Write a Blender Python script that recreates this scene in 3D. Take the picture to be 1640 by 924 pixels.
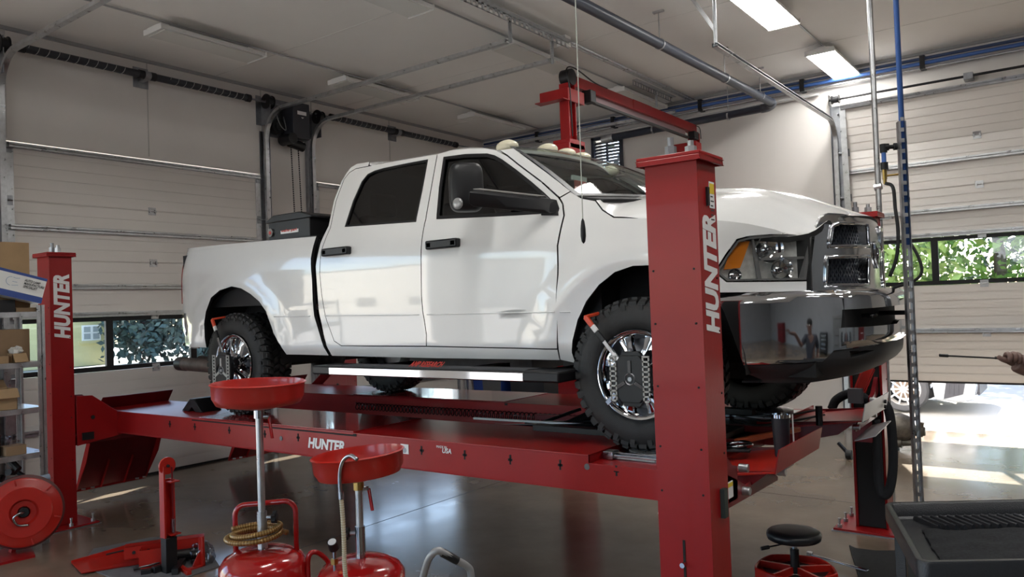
import bpy, bmesh, math, random
import numpy as np
from mathutils import Vector as V, Matrix, noise
from mathutils.geometry import tessellate_polygon
random.seed(7)
for o in list(bpy.data.objects): bpy.data.objects.remove(o)
scn = bpy.context.scene
COL = scn.collection
PI = math.pi
R_ = math.radians

# ------------------------------------------------------------ camera
YAW, PIT, ROL, FPX, CAMZ = R_(36.6823), R_(1.29809), R_(-2.03612), 1242.71, 1.82
def cam_axes():
    cy, sy, cp, sp = math.cos(YAW), math.sin(YAW), math.cos(PIT), math.sin(PIT)
    f = V((-sy*cp, cy*cp, sp)); r = V((cy, sy, 0)); u = r.cross(f)
    cr, sr = math.cos(ROL), math.sin(ROL)
    return cr*r + sr*u, -sr*r + cr*u, f
CR, CU, CF = cam_axes()
CAMP = V((0, 0, CAMZ))
cd = bpy.data.cameras.new('camera'); cam = bpy.data.objects.new('camera', cd); COL.objects.link(cam)
cam.matrix_world = Matrix((( CR.x, CU.x, -CF.x, 0), (CR.y, CU.y, -CF.y, 0), (CR.z, CU.z, -CF.z, CAMZ), (0, 0, 0, 1)))
cd.sensor_width = 36; cd.lens = FPX/1640*36; cd.clip_start = .05; cd.clip_end = 300
scn.camera = cam
def ray(x, y): return CR*((x-820)/FPX) - CU*((y-462)/FPX) + CF
def proj(P):
    q = V(P)-CAMP; d = q.dot(CF); return 820+FPX*q.dot(CR)/d, 462-FPX*q.dot(CU)/d
def refine(px, py, fn, a, b):              # parameters of the surface point seen at a pixel
    for _ in range(8):
        x, y = proj(fn(a, b)); e = 1e-3; xa, ya = proj(fn(a+e, b)); xb, yb = proj(fn(a, b+e))
        m = Matrix((((xa-x)/e, (xb-x)/e), ((ya-y)/e, (yb-y)/e)))
        if abs(m.determinant()) < 3e4: break
        d = m.inverted() @ V((px-x, py-y)); a += max(-.05, min(.05, d.x)); b += max(-.05, min(.05, d.y))
    return a, b
def at(x, y, X=None, Y=None, Z=None):          # photograph pixel -> point on a plane of the room
    d = ray(x, y)
    t = X/d.x if X is not None else (Y/d.y if Y is not None else (Z-CAMZ)/d.z)
    return CAMP + d*t

# ------------------------------------------------------------ world, sun, exposure
SUN_DIR = V((.43, -1.09, -1)).normalized()
w = bpy.data.worlds.new('world'); scn.world = w; w.use_nodes = True
nt = w.node_tree; nt.nodes.clear()
wo = nt.nodes.new('ShaderNodeOutputWorld'); bg = nt.nodes.new('ShaderNodeBackground')
sky = nt.nodes.new('ShaderNodeTexSky'); sky.sky_type = 'NISHITA'; sky.sun_disc = False
sky.sun_elevation = math.asin(-SUN_DIR.z); sky.sun_rotation = math.atan2(-SUN_DIR.x, -SUN_DIR.y)
sky.air_density = 1.0; sky.dust_density = .6
bg.inputs['Strength'].default_value = .36
nt.links.new(sky.outputs[0], bg.inputs[0]); nt.links.new(bg.outputs[0], wo.inputs[0])
sl = bpy.data.lights.new('sun', 'SUN'); sl.energy = 14; sl.angle = R_(.55); sl.color = (1, .95, .87)
so = bpy.data.objects.new('sun', sl); COL.objects.link(so)
so.rotation_euler = SUN_DIR.to_track_quat('-Z', 'Y').to_euler(); so.location = (-20, 40, 30)
vs = scn.view_settings; vs.view_transform = 'Standard'; vs.look = 'None'; vs.gamma = 1; vs.use_curve_mapping = False
vs.exposure = 1.25
try: scn.cycles.max_bounces = 8; scn.cycles.diffuse_bounces = 5; scn.cycles.glossy_bounces = 4; scn.cycles.transparent_max_bounces = 12
except Exception: pass
LAMP_STRENGTH = 14.0

# ------------------------------------------------------------ materials
MATS = {}
def mat(name, col, rough=.5, metal=0., noise_amt=0., nscale=8., bump=0., bscale=60., coat=0., emit=0., spec=.5, alpha=1., trans=0., rnoise=0., stretch=None):
    if name in MATS: return MATS[name]
    m = bpy.data.materials.new(name); m.use_nodes = True; n = m.node_tree; b = n.nodes['Principled BSDF']
    b.inputs['Base Color'].default_value = (*col, 1); b.inputs['Roughness'].default_value = rough
    b.inputs['Metallic'].default_value = metal; b.inputs['Specular IOR Level'].default_value = spec
    b.inputs['Coat Weight'].default_value = coat; b.inputs['Coat Roughness'].default_value = .04
    b.inputs['Transmission Weight'].default_value = trans; b.inputs['Alpha'].default_value = alpha
    if emit: b.inputs['Emission Color'].default_value = (*col, 1); b.inputs['Emission Strength'].default_value = emit
    tc = n.nodes.new('ShaderNodeTexCoord'); mp = n.nodes.new('ShaderNodeMapping'); n.links.new(tc.outputs['Object'], mp.inputs[0])
    if stretch: mp.inputs['Scale'].default_value = stretch
    if noise_amt or rnoise:
        t = n.nodes.new('ShaderNodeTexNoise'); t.inputs['Scale'].default_value = nscale; t.inputs['Detail'].default_value = 6; t.inputs['Roughness'].default_value = .6
        n.links.new(mp.outputs[0], t.inputs[0])
    if noise_amt:
        r = n.nodes.new('ShaderNodeValToRGB'); r.color_ramp.elements[0].position = .3; r.color_ramp.elements[1].position = .7
        lo = [max(0, c*(1-noise_amt)) for c in col]; hi = [min(1, c*(1+noise_amt)) for c in col]
        r.color_ramp.elements[0].color = (*lo, 1); r.color_ramp.elements[1].color = (*hi, 1)
        n.links.new(t.outputs['Fac'], r.inputs[0]); n.links.new(r.outputs[0], b.inputs['Base Color'])
    if rnoise:
        mr = n.nodes.new('ShaderNodeMapRange'); mr.inputs['From Min'].default_value = .3; mr.inputs['From Max'].default_value = .7
        mr.inputs['To Min'].default_value = max(.02, rough-rnoise); mr.inputs['To Max'].default_value = rough+rnoise
        n.links.new(t.outputs['Fac'], mr.inputs[0]); n.links.new(mr.outputs[0], b.inputs['Roughness'])
    if bump:
        t2 = n.nodes.new('ShaderNodeTexNoise'); t2.inputs['Scale'].default_value = bscale; t2.inputs['Detail'].default_value = 4
        n.links.new(mp.outputs[0], t2.inputs[0])
        bp = n.nodes.new('ShaderNodeBump'); bp.inputs['Strength'].default_value = bump; bp.inputs['Distance'].default_value = .01
        n.links.new(t2.outputs['Fac'], bp.inputs['Height']); n.links.new(bp.outputs[0], b.inputs['Normal'])
    MATS[name] = m; return m
def glass(name, tint, t_amt, rough=.0, gl=1.0):          # thin pane: fresnel reflection over tinted see-through
    if name in MATS: return MATS[name]
    m = bpy.data.materials.new(name); m.use_nodes = True; n = m.node_tree; n.nodes.clear()
    o = n.nodes.new('ShaderNodeOutputMaterial'); mx = n.nodes.new('ShaderNodeMixShader'); tr = n.nodes.new('ShaderNodeBsdfTransparent')
    g = n.nodes.new('ShaderNodeBsdfGlossy'); g.inputs['Roughness'].default_value = rough; g.inputs['Color'].default_value = (gl, gl, gl, 1)
    lw = n.nodes.new('ShaderNodeLayerWeight'); lw.inputs[0].default_value = .5
    pw = n.nodes.new('ShaderNodeMath'); pw.operation = 'POWER'; pw.inputs[1].default_value = 5; n.links.new(lw.outputs['Facing'], pw.inputs[0])
    f = n.nodes.new('ShaderNodeMath'); f.operation = 'MULTIPLY_ADD'; f.inputs[1].default_value = .95; f.inputs[2].default_value = .045; n.links.new(pw.outputs[0], f.inputs[0])
    tr.inputs[0].default_value = (*[c*t_amt for c in tint], 1)
    n.links.new(f.outputs[0], mx.inputs[0]); n.links.new(tr.outputs[0], mx.inputs[1]); n.links.new(g.outputs[0], mx.inputs[2]); n.links.new(mx.outputs[0], o.inputs[0])
    MATS[name] = m; return m
RED = mat('red_paint', (.29, .007, .008), .36, spec=.3, coat=.06, noise_amt=.10, nscale=3, bump=.04, bscale=40)
RED_DK = mat('dark_red_paint', (.15, .007, .011), .38, spec=.3, coat=.08, noise_amt=.15, nscale=5)
RED_BR = mat('bright_red_paint', (.40, .014, .008), .30, coat=.2, noise_amt=.06, nscale=6)
RED_TANK = mat('glossy_red_enamel', (.38, .008, .008), .16, coat=.6, noise_amt=.05, nscale=5)
WALL = mat('wall_paint', (.73, .70, .665), .75, noise_amt=.03, nscale=1.2, bump=.02, bscale=200)
CEIL = mat('ceiling_paint', (.82, .81, .785), .7, noise_amt=.03, nscale=.8)
DOORP = mat('door_panel_paint', (.75, .715, .675), .5, noise_amt=.02, nscale=2, bump=.05, bscale=160)
GALV = mat('galvanised_steel', (.50, .51, .52), .34, .9, noise_amt=.18, nscale=14, rnoise=.1)
GALV_DK = mat('dull_steel', (.30, .31, .33), .4, .85, noise_amt=.2, nscale=10)
CHROME = mat('chrome', (.62, .63, .65), .06, 1.)
CHROME_D = mat('satin_chrome', (.42, .43, .45), .20, 1., noise_amt=.2, nscale=12)
BLACK = mat('black_plastic', (.008, .008, .0095), .42, spec=.38, bump=.06, bscale=300)
BLACK_G = mat('glossy_black', (.010, .010, .012), .15)
BLACK_M = mat('matte_black', (.008, .008, .009), .8)
NAVYP = mat('dark_pipe_paint', (.035, .042, .062), .4)
BLUEP = mat('blue_pipe', (.055, .14, .42), .35)
RUBBER = mat('tyre_rubber', (.013, .013, .0135), .62, noise_amt=.3, nscale=20, bump=.15, bscale=200)
PAINT = mat('white_car_paint', (.74, .74, .73), .22, coat=1., noise_amt=.015, nscale=3)
WHITE = mat('white_enamel', (.80, .80, .78), .4)
WPRINT = mat('white_print', (.78, .78, .78), .5)
CARD = mat('cardboard', (.36, .235, .125), .85, noise_amt=.08, nscale=6, bump=.05, bscale=90)
CARD_D = mat('dark_cardboard', (.25, .16, .09), .85, noise_amt=.1, nscale=6)
BRASS = mat('brass', (.45, .30, .10), .3, 1., noise_amt=.2, nscale=20)
TEAL = mat('teal_bin', (.02, .06, .30), .5)

# ------------------------------------------------------------ mesh builder
WLOC = {}
def world_loc(o): return WLOC.get(o.name, V((0, 0, 0)))
def tag(o, label=None, cat=None, group=None, kind=None):
    if label: o['label'] = label
    if cat: o['category'] = cat
    if group: o['group'] = group
    if kind: o['kind'] = kind
    return o
def thing(name, label, cat, loc, group=None):
    o = bpy.data.objects.new(name, None); o.empty_display_size = .1; COL.objects.link(o)
    o.location = loc; WLOC[o.name] = V(loc); return tag(o, label, cat, group)
def link(name, me, m, parent, c):
    o = bpy.data.objects.new(name, me); COL.objects.link(o)
    if m is not None:
        for k in (m if isinstance(m, (list, tuple)) else [m]): me.materials.append(k)
    WLOC[o.name] = V(c)
    if parent is not None: o.parent = parent; o.location = V(c) - world_loc(parent)
    else: o.location = c
    return o
class MB:
    def __init__(s): s.v = []; s.f = []; s.mi = []; s.cur = 0
    def add(s, vs, fs):
        b = len(s.v); s.v += [V(p) for p in vs]; s.f += [tuple(i+b for i in f) for f in fs]; s.mi += [s.cur]*len(fs); return s
    def box(s, a, b):
        (x0, y0, z0), (x1, y1, z1) = a, b
        return s.add([(x0,y0,z0),(x1,y0,z0),(x1,y1,z0),(x0,y1,z0),(x0,y0,z1),(x1,y0,z1),(x1,y1,z1),(x0,y1,z1)],
                     [(0,3,2,1),(4,5,6,7),(0,1,5,4),(1,2,6,5),(2,3,7,6),(3,0,4,7)])
    def obox(s, o, a, b, c):
        o, a, b, c = V(o), V(a), V(b), V(c)
        return s.add([o,o+a,o+a+b,o+b,o+c,o+a+c,o+a+b+c,o+b+c], [(0,3,2,1),(4,5,6,7),(0,1,5,4),(1,2,6,5),(2,3,7,6),(3,0,4,7)])
    def bar(s, p, q, w, h, up=(0,0,1)):
        p, q = V(p), V(q); d = (q-p).normalized(); sd = d.cross(V(up))
        if sd.length < 1e-4: sd = d.cross(V((1,0,0)))
        sd.normalize(); u = sd.cross(d)
        return s.obox(p - sd*w/2 - u*h/2, q-p, sd*w, u*h)
    def cyl(s, p, q, r, r2=None, n=16, cap=True):
        p, q = V(p), V(q); r2 = r if r2 is None else r2; d = (q-p).normalized()
        a = d.cross(V((0,0,1)));  a = d.cross(V((1,0,0))) if a.length < 1e-3 else a
        a.normalize(); b = d.cross(a); vs = []
        for c, rr in ((p, r), (q, r2)):
            for i in range(n): t = 2*PI*i/n; vs.append(c + a*math.cos(t)*rr + b*math.sin(t)*rr)
        fs = [(i, (i+1) % n, n+(i+1) % n, n+i) for i in range(n)]
        if cap: fs += [tuple(range(n-1, -1, -1)), tuple(range(n, 2*n))]
        return s.add(vs, fs)
    def tube(s, pts, r, n=8, closed=False, cap=True):
        pts = [V(p) for p in pts]; N = len(pts); vs = []; a = None
        for i, p in enumerate(pts):
            d = (pts[(i+1) % N]-pts[i-1]) if closed else (pts[min(i+1, N-1)]-pts[max(i-1, 0)])
            d.normalize()
            if a is None:
                a = d.cross(V((0,0,1)));  a = d.cross(V((1,0,0))) if a.length < 1e-2 else a
            else: a = a - d*a.dot(d)
            a.normalize(); b = d.cross(a); rr = r[i] if isinstance(r, (list, tuple)) else r
            for k in range(n): t = 2*PI*k/n; vs.append(p + a*math.cos(t)*rr + b*math.sin(t)*rr)
        M = N if closed else N-1; fs = []
        for i in range(M):
            j = (i+1) % N
            for k in range(n): fs.append((i*n+k, i*n+(k+1) % n, j*n+(k+1) % n, j*n+k))
        if cap and not closed: fs += [tuple(range(n-1, -1, -1)), tuple((N-1)*n+k for k in range(n))]
        return s.add(vs, fs)
    def lathe(s, prof, o, axis=(0,0,1), n=32, closed=False):
        o = V(o); d = V(axis).normalized(); a = d.cross(V((0,0,1)));  a = d.cross(V((1,0,0))) if a.length < 1e-3 else a
        a.normalize(); b = d.cross(a); vs = []
        for r, h in prof:
            for i in range(n): t = 2*PI*i/n; vs.append(o + d*h + (a*math.cos(t)+b*math.sin(t))*max(r, 1e-5))
        m = len(prof); fs = []
        for j in range(m if closed else m-1):
            j2 = (j+1) % m
            for i in range(n): fs.append((j*n+i, j*n+(i+1) % n, j2*n+(i+1) % n, j2*n+i))
        return s.add(vs, fs)
    def prism(s, poly, vec):
        vec = V(vec); n = len(poly); vs = [V(p) for p in poly] + [V(p)+vec for p in poly]
        return s.add(vs, [tuple(range(n-1, -1, -1)), tuple(range(n, 2*n))] + [(i, (i+1) % n, n+(i+1) % n, n+i) for i in range(n)])
    def grid(s, rows, closed=False):
        n = len(rows[0]); vs = [p for r in rows for p in r]; fs = []
        for j in range(len(rows)-1):
            for i in range(n if closed else n-1): i2 = (i+1) % n; fs.append((j*n+i, j*n+i2, (j+1)*n+i2, (j+1)*n+i))
        return s.add(vs, fs)
    def slab(s, rows, t):                        # grid with thickness t (vector)
        t = V(t); n = len(rows[0]); m = len(rows); a = [V(p) for r in rows for p in r]; vs = a+[p+t for p in a]; N = n*m; fs = []
        for j in range(m-1):
            for i in range(n-1):
                q = (j*n+i, j*n+i+1, (j+1)*n+i+1, (j+1)*n+i); fs.append(q[::-1]); fs.append(tuple(k+N for k in q))
        ring = [i for i in range(n)]+[j*n+n-1 for j in range(1, m)]+[(m-1)*n+i for i in range(n-2, -1, -1)]+[j*n for j in range(m-2, 0, -1)]
        for k in range(len(ring)): p, q = ring[k], ring[(k+1) % len(ring)]; fs.append((p, q, q+N, p+N))
        return s.add(vs, fs)
    def sphere(s, c, r, sc=(1,1,1), n=16, m=10):
        c = V(c); rows = []
        for j in range(m+1):
            ph = -PI/2+PI*j/m; rows.append([c+V((math.cos(ph)*math.cos(2*PI*i/n)*r*sc[0], math.cos(ph)*math.sin(2*PI*i/n)*r*sc[1], math.sin(ph)*r*sc[2])) for i in range(n)])
        return s.grid(rows, True)
    def xform(s, M, start=0):
        for i in range(start, len(s.v)): s.v[i] = M @ s.v[i]
        return s
    def build(s, name, m, parent=None, bev=0., ang=35, flat=False, recalc=True, kind=None, label=None, smooth_all=False):
        xs = [p for p in s.v]; lo = V([min(p[i] for p in xs) for i in range(3)]); hi = V([max(p[i] for p in xs) for i in range(3)]); c = (lo+hi)/2
        me = bpy.data.meshes.new(name); me.from_pydata([p-c for p in s.v], [], s.f)
        if any(s.mi): me.polygons.foreach_set('material_index', s.mi)
        bm = bmesh.new(); bm.from_mesh(me); bmesh.ops.remove_doubles(bm, verts=bm.verts, dist=1e-5)
        if recalc: bmesh.ops.recalc_face_normals(bm, faces=bm.faces)
        bm.to_mesh(me); bm.free()
        if not flat:
            me.shade_smooth()
            if not smooth_all: me.set_sharp_from_angle(angle=R_(ang))
        o = link(name, me, m, parent, c)
        if bev:
            md = o.modifiers.new('bevel', 'BEVEL'); md.width = bev; md.segments = 2; md.limit_method = 'ANGLE'; md.angle_limit = R_(40); md.harden_normals = False
        if kind: o['kind'] = kind
        if label: o['label'] = label
        return o
def Bx(name, a, b, m, parent=None, bev=0., **k): return MB().box(a, b).build(name, m, parent, bev, **k)
def Tb(name, pts, r, m, parent=None, n=8, **k): return MB().tube(pts, r, n).build(name, m, parent, **k)
def arc(c, a, b, t0, t1, n):
    c, a, b = V(c), V(a), V(b); return [c + a*math.cos(t0+(t1-t0)*i/n) + b*math.sin(t0+(t1-t0)*i/n) for i in range(n+1)]
def spline(pts, k=6):                       # Catmull-Rom
    pts = [V(p) for p in pts]; P = [pts[0]*2-pts[1]]+pts+[pts[-1]*2-pts[-2]]; out = []
    for i in range(1, len(P)-2):
        for j in range(k):
            t = j/k; a, b, c, d = P[i-1:i+3]
            out.append(.5*((2*b)+(-a+c)*t+(2*a-5*b+4*c-d)*t*t+(-a+3*b-3*c+d)*t**3))
    return out+[pts[-1]]
def interp(x, tab):
    if x <= tab[0][0]: return tab[0][1]
    for (a, p), (b, q) in zip(tab, tab[1:]):
        if x <= b: return p+(q-p)*(x-a)/(b-a)
    return tab[-1][1]
def sstep(a, b, x): t = min(1, max(0, (x-a)/(b-a))); return t*t*(3-2*t)
def text(name, s, size, m, parent, o, xa, ya, bold=0., shear=0., sx=1., ext=.0015, label=None):
    cu = bpy.data.curves.new(name, 'FONT'); cu.body = s; cu.size = size; cu.offset = bold; cu.shear = shear; cu.extrude = ext; cu.resolution_u = 3
    t = bpy.data.objects.new(name, cu); COL.objects.link(t)
    me = bpy.data.meshes.new_from_object(t.evaluated_get(bpy.context.evaluated_depsgraph_get()))
    bpy.data.objects.remove(t); bpy.data.curves.remove(cu)
    xa, ya = V(xa).normalized(), V(ya).normalized(); za = xa.cross(ya)
    M = Matrix(((xa.x*sx, ya.x, za.x, 0), (xa.y*sx, ya.y, za.y, 0), (xa.z*sx, ya.z, za.z, 0), (0,0,0,1)))
    me.transform(M); me.materials.clear(); ob = link(name, me, m, parent, V(o))
    if label: ob['label'] = label
    return ob
def copy_tree(o, parent=None, dl=(0,0,0), top=True):
    c = o.copy(); COL.objects.link(c); c.parent = parent
    if top: c.location = V(o.location)+V(dl)
    for ch in [x for x in bpy.data.objects if x.parent == o and x != c]: copy_tree(ch, c, top=False)
    return c
def offset_poly(poly, d):                   # positive d shrinks a polygon given in any order
    n = len(poly); A = sum(poly[i][0]*poly[(i+1) % n][1]-poly[(i+1) % n][0]*poly[i][1] for i in range(n))
    sg = 1 if A > 0 else -1; out = []
    for i in range(n):
        p0, p1, p2 = np.array(poly[i-1]), np.array(poly[i]), np.array(poly[(i+1) % n])
        e1 = (p1-p0)/max(1e-9, np.linalg.norm(p1-p0)); e2 = (p2-p1)/max(1e-9, np.linalg.norm(p2-p1))
        n1 = np.array([-e1[1], e1[0]])*sg; n2 = np.array([-e2[1], e2[0]])*sg; b = n1+n2; L = np.linalg.norm(b)
        b = n1 if L < .3 else b/L
        out.append(tuple(p1+b*d/max(.45, float(b@n1))))
    return out
def trim(name, m, parent, outline, fn, du, dv, holes=(), depth=.02, out=None, label=None, kind=None):
    """surface fn(u,v) cut to an outline (with holes), smooth analytic normals, edges folded inwards by depth"""
    loops = [[V((p[0], p[1], 0)) for p in outline]]+[[V((p[0], p[1], 0)) for p in h] for h in holes]
    flat = [p for l in loops for p in l]; tris = tessellate_polygon(loops)
    bm = bmesh.new(); bv = [bm.verts.new(p) for p in flat]
    for t in tris:
        try: bm.faces.new([bv[i] for i in t])
        except ValueError: pass
    us = [p.x for p in flat]; vv = [p.y for p in flat]
    for ax, lo, hi, d in ((0, min(us), max(us), du), (1, min(vv), max(vv), dv)):
        k = math.floor(lo/d)+1
        while k*d < hi:
            co = V((k*d, 0, 0)) if ax == 0 else V((0, k*d, 0)); no = V((1,0,0)) if ax == 0 else V((0,1,0))
            bmesh.ops.bisect_plane(bm, geom=bm.verts[:]+bm.edges[:]+bm.faces[:], plane_co=co, plane_no=no); k += 1
    bmesh.ops.remove_doubles(bm, verts=bm.verts, dist=1e-5)
    bmesh.ops.recalc_face_normals(bm, faces=bm.faces)
    bm.verts.ensure_lookup_table(); e = 1e-3; P = []; N = []
    for v in bm.verts:
        u, q = v.co.x, v.co.y; p = fn(u, q); a = fn(u+e, q)-fn(u-e, q); b = fn(u, q+e)-fn(u, q-e); nn = a.cross(b); nn.normalize()
        if out is not None and nn.dot(out(p)) < 0: nn = -nn
        P.append(p); N.append(nn)
    faces = [tuple(v.index for v in f.verts) for f in bm.faces]; rim = [tuple(v.index for v in ed.verts) for ed in bm.edges if len(ed.link_faces) == 1]
    bm.free(); nf = []
    for f in faces:
        g = (P[f[1]]-P[f[0]]).cross(P[f[2]]-P[f[0]]); nf.append(f if g.dot(N[f[0]]) >= 0 else f[::-1])
    vs = list(P); fs = list(nf); nfront = len(nf)
    if depth:
        mp = {}
        for a, b in rim:
            for q in (a, b):
                if q not in mp: mp[q] = (len(vs), len(vs)+1); vs += [P[q].copy(), P[q]-N[q]*depth]
            fs.append((mp[a][0], mp[b][0], mp[b][1], mp[a][1]))
    c = sum(P, V((0,0,0)))/len(P); me = bpy.data.meshes.new(name); me.from_pydata([p-c for p in vs], [], fs)
    me.shade_smooth(); ln = []
    if isinstance(m, list) and len(m) > 1: me.polygons.foreach_set('material_index', [0]*nfront+[1]*(len(fs)-nfront))
    for i, f in enumerate(me.polygons):
        for vi in f.vertices: ln.append(tuple(N[vi]) if i < nfront else (0, 0, 0))
    me.normals_split_custom_set(ln)
    o = link(name, me, m, parent, c)
    if label: o['label'] = label
    if kind: o['kind'] = kind
    return o
# ============================================================ SETTING
XW, YW, ZC = -8.9, 11.2, 4.9            # left wall face, right wall face, ceiling
XE, YE = 6.5, -7.0
# floor: polished concrete with broad stains, a slab joint pattern cut in
fm = mat('polished_concrete', (.185, .142, .103), .19, noise_amt=.28, nscale=.9, rnoise=.09, bump=.03, bscale=3)
MB().box((XW-.2, YE-.2, -.15), (XE+.2, YW+.2, 0)).build('floor', fm, kind='structure')
JNT = mat('joint_line', (.05, .042, .035), .7)
mb = MB()
for y in (-1.5, 2.0, 7.2): mb.box((XW, y-.003, .0), (XE, y+.003, .0012))
for x in (-5.0, -.2, 3.5): mb.box((x-.003, YE, .0), (x+.003, YW, .0012))
mb.build('trim_1', JNT, kind='structure')
MB().box((XW-.2, YE-.2, ZC), (XE+.2, YW+.2, ZC+.2)).build('ceiling', CEIL, kind='structure')
mb = MB()
for k in range(9): mb.box((XW, YE+2.2+k*2.1, ZC-.003), (XE, YE+2.212+k*2.1, ZC+.01))
mb.build('trim_2', mat('ceiling_seam', (.72,.71,.69), .8), kind='structure')
DH, DW = 3.66, 3.06
def wall_with_openings(name, axis, c, a0, a1, ops, t=.2):        # ops: (lo, hi, zlo, zhi)
    mb = MB()
    def bx(u0, u1, z0, z1):
        if u1-u0 < 1e-3 or z1-z0 < 1e-3: return
        if axis == 'x': mb.box((min(c, c+t), u0, z0), (max(c, c+t), u1, z1))
        else: mb.box((u0, min(c, c+t), z0), (u1, max(c, c+t), z1))
    u = a0
    for lo, hi, z0, z1 in sorted(ops):
        bx(u, lo, 0, ZC); bx(lo, hi, 0, z0); bx(lo, hi, z1, ZC); u = hi
    bx(u, a1, 0, ZC)
    return mb.build(name, WALL if name in ('wall_left', 'wall_right') else mat('grey_wall_paint', (.26, .275, .30), .7, noise_amt=.05, nscale=2), kind='structure', flat=True)
L_DOORS = [3.29, 7.27]
wall_with_openings('wall_left', 'x', XW, YE, YW, [(3.29, 6.35, 0, 3.72), (7.27, 10.33, 0, 3.72), (-1.9, 1.15, 0, 3.6), (-6.2, -3.2, 0, 3.6)], -.2)
wall_with_openings('wall_right', 'y', YW, XW, XE, [(-2.6, .46, 0, 3.72), (-6.5, -6.04, 4.0, 4.52)], .2)
wall_with_openings('wall_near', 'y', YE, XW, XE, [(-7.5, -4.4, 0, 3.6), (-2.5, .6, 0, 3.6)], -.2)
wall_with_openings('wall_end', 'x', XE, YE, YW, [], .2)
# painted piers / drywall joints on the left wall above the doors
mb = MB()
for y in (4.82, 6.40, 7.25, 8.8): mb.box((XW, y-.006, 3.75), (XW+.006, y+.006, ZC))
mb.box((XW, 3.27, 3.74), (XW+.012, 3.31, ZC)); mb.build('trim_3', mat('wall_seam', (.50,.485,.46), .7), kind='structure')

# ---------------- sectional doors
def sectional(prefix, idx, org, ua, na, lift, wins=True, label=None):
    """org: lower-left inner corner on floor, ua along the door, na into the room"""
    org, ua, na = V(org), V(ua), V(na); up = V((0,0,1)); t = thing(f'door_{idx}', None, None, org+ua*DW/2); t['kind'] = 'structure'
    zk = lift+5*.615
    def lean(z): return max(0, z-zk)*(.36 if lift > .3 else 0)      # raised door: top section already follows the track curve
    def bx(mb, u0, u1, z0, z1, d0, d1): mb.obox(org+ua*u0+up*z0+na*(d0+lean(z0)), ua*(u1-u0), na*(d1-d0), up*(z1-z0)+na*(lean(z1)-lean(z0)))
    nw = 3
    for s in range(6):
        z0, z1 = lift+s*.615+.004, lift+(s+1)*.615-.004
        mb = MB()
        if s == 2 and wins:                  # glazed section: dark frame and three panes
            f = MB(); bx(f, 0, DW, z0, z0+.05, 0, .045); bx(f, 0, DW, z1-.045, z1, 0, .045)
            pw = DW/nw
            for k in range(nw+1):
                c = k*pw; bx(f, max(0, c-.04), min(DW, c+.04), z0+.05, z1-.045, 0, .045)
            f.build('window_frame', BLACK, t, bev=.003)
            for k in range(nw):
                p = MB(); bx(p, k*pw+.03, (k+1)*pw-.03, z0+.045, z1-.04, .018, .024); p.build('pane', glass('pane_glass', (.93,.96,.97), .94), t)
            continue
        bx(mb, 0, DW, z0-.0045, z1+.0045, 0, .028); bx(mb, 0, DW, z0, z1, .028, .038)       # body, then raised ribs so grooves are real
        ribs = 5 if lift < .3 else 6; h = (z1-z0)/ribs
        for r in range(ribs): bx(mb, .002, DW-.002, z0+r*h+.008, z0+(r+1)*h-.008, .036, .0455)
        mb.build('panel', DOORP, t, ang=20)
    for s, dz in ((6, -.03), (4, .5), (4, -.31), (3, -.0), (2, -.22), (1, .1), (0, .33)):   # horizontal struts
        pass
    for z in (3.69-.04, 3.09-.29+.0, 2.49-.31, 1.87, .65):
        mb = MB(); zz = lift+z
        bx(mb, .02, DW-.02, zz-.028, zz+.028, .045, .052); bx(mb, .02, DW-.02, zz+.018, zz+.026, .052, .095); bx(mb, .02, DW-.02, zz-.026, zz-.018, .052, .095)
        bx(mb, .02, DW-.02, zz+.005, zz+.026, .090, .097); bx(mb, .02, DW-.02, zz-.026, zz-.005, .090, .097)
        mb.build('strut', GALV, t)
    for s in range(1, 6):                    # centre hinges
        if s in (3,): pass
        for u in (DW/2+.02,):
            mb = MB(); zz = lift+s*.615
            bx(mb, u-.045, u+.045, zz-.045, zz-.008, .044, .050); bx(mb, u-.045, u+.045, zz+.008, zz+.045, .044, .050)
            bx(mb, u-.04, u-.025, zz-.02, zz+.02, .05, .066); bx(mb, u+.025, u+.04, zz-.02, zz+.02, .05, .066); mb.cyl(org+ua*(u-.05)+up*zz+na*.058, org+ua*(u+.05)+up*zz+na*.058, .007, n=8)
            mb.build('hinge', GALV, t)
    for side in (0, 1):
        u0 = .0 if side == 0 else DW-.075
        mb = MB(); bx(mb, u0, u0+.075, lift+.01, lift+6*.615-.01, .045, .05)
        mb.build('end_stile', GALV, t)
        for s in range(0, 7):
            mb = MB(); zz = lift+min(max(s*.615, .06), 3.62); ue = u0+(.0 if side == 0 else .075)
            bx(mb, min(ue, ue+(.06 if side == 0 else -.06)), max(ue, ue+(.06 if side == 0 else -.06)), zz-.05, zz+.05, .05, .056)
            mb.cyl(org+ua*(ue+(.05 if side == 0 else -.05))+up*zz+na*.075, org+ua*(ue-(.07 if side == 0 else -.07))+up*zz+na*.075, .008, n=8)
            mb.cyl(org+ua*(ue-(.045 if side == 0 else -.045))+up*zz+na*.075, org+ua*(ue-(.07 if side == 0 else -.07))+up*zz+na*.075, .024, n=12)
            mb.build('roller', GALV_DK, t)
    mb = MB(); bx(mb, 0, DW, lift-.02, lift+.004, .0, .04); mb.build('bottom_seal', BLACK_M, t)
    return t
sectional('L', 1, (XW-.04, 3.29, 0), (0,1,0), (1,0,0), .02)
sectional('L', 2, (XW-.04, 7.27, 0), (0,1,0), (1,0,0), .02)
sectional('R', 3, (-2.6, YW+.04, 0), (1,0,0), (0,-1,0), .665)
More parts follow.
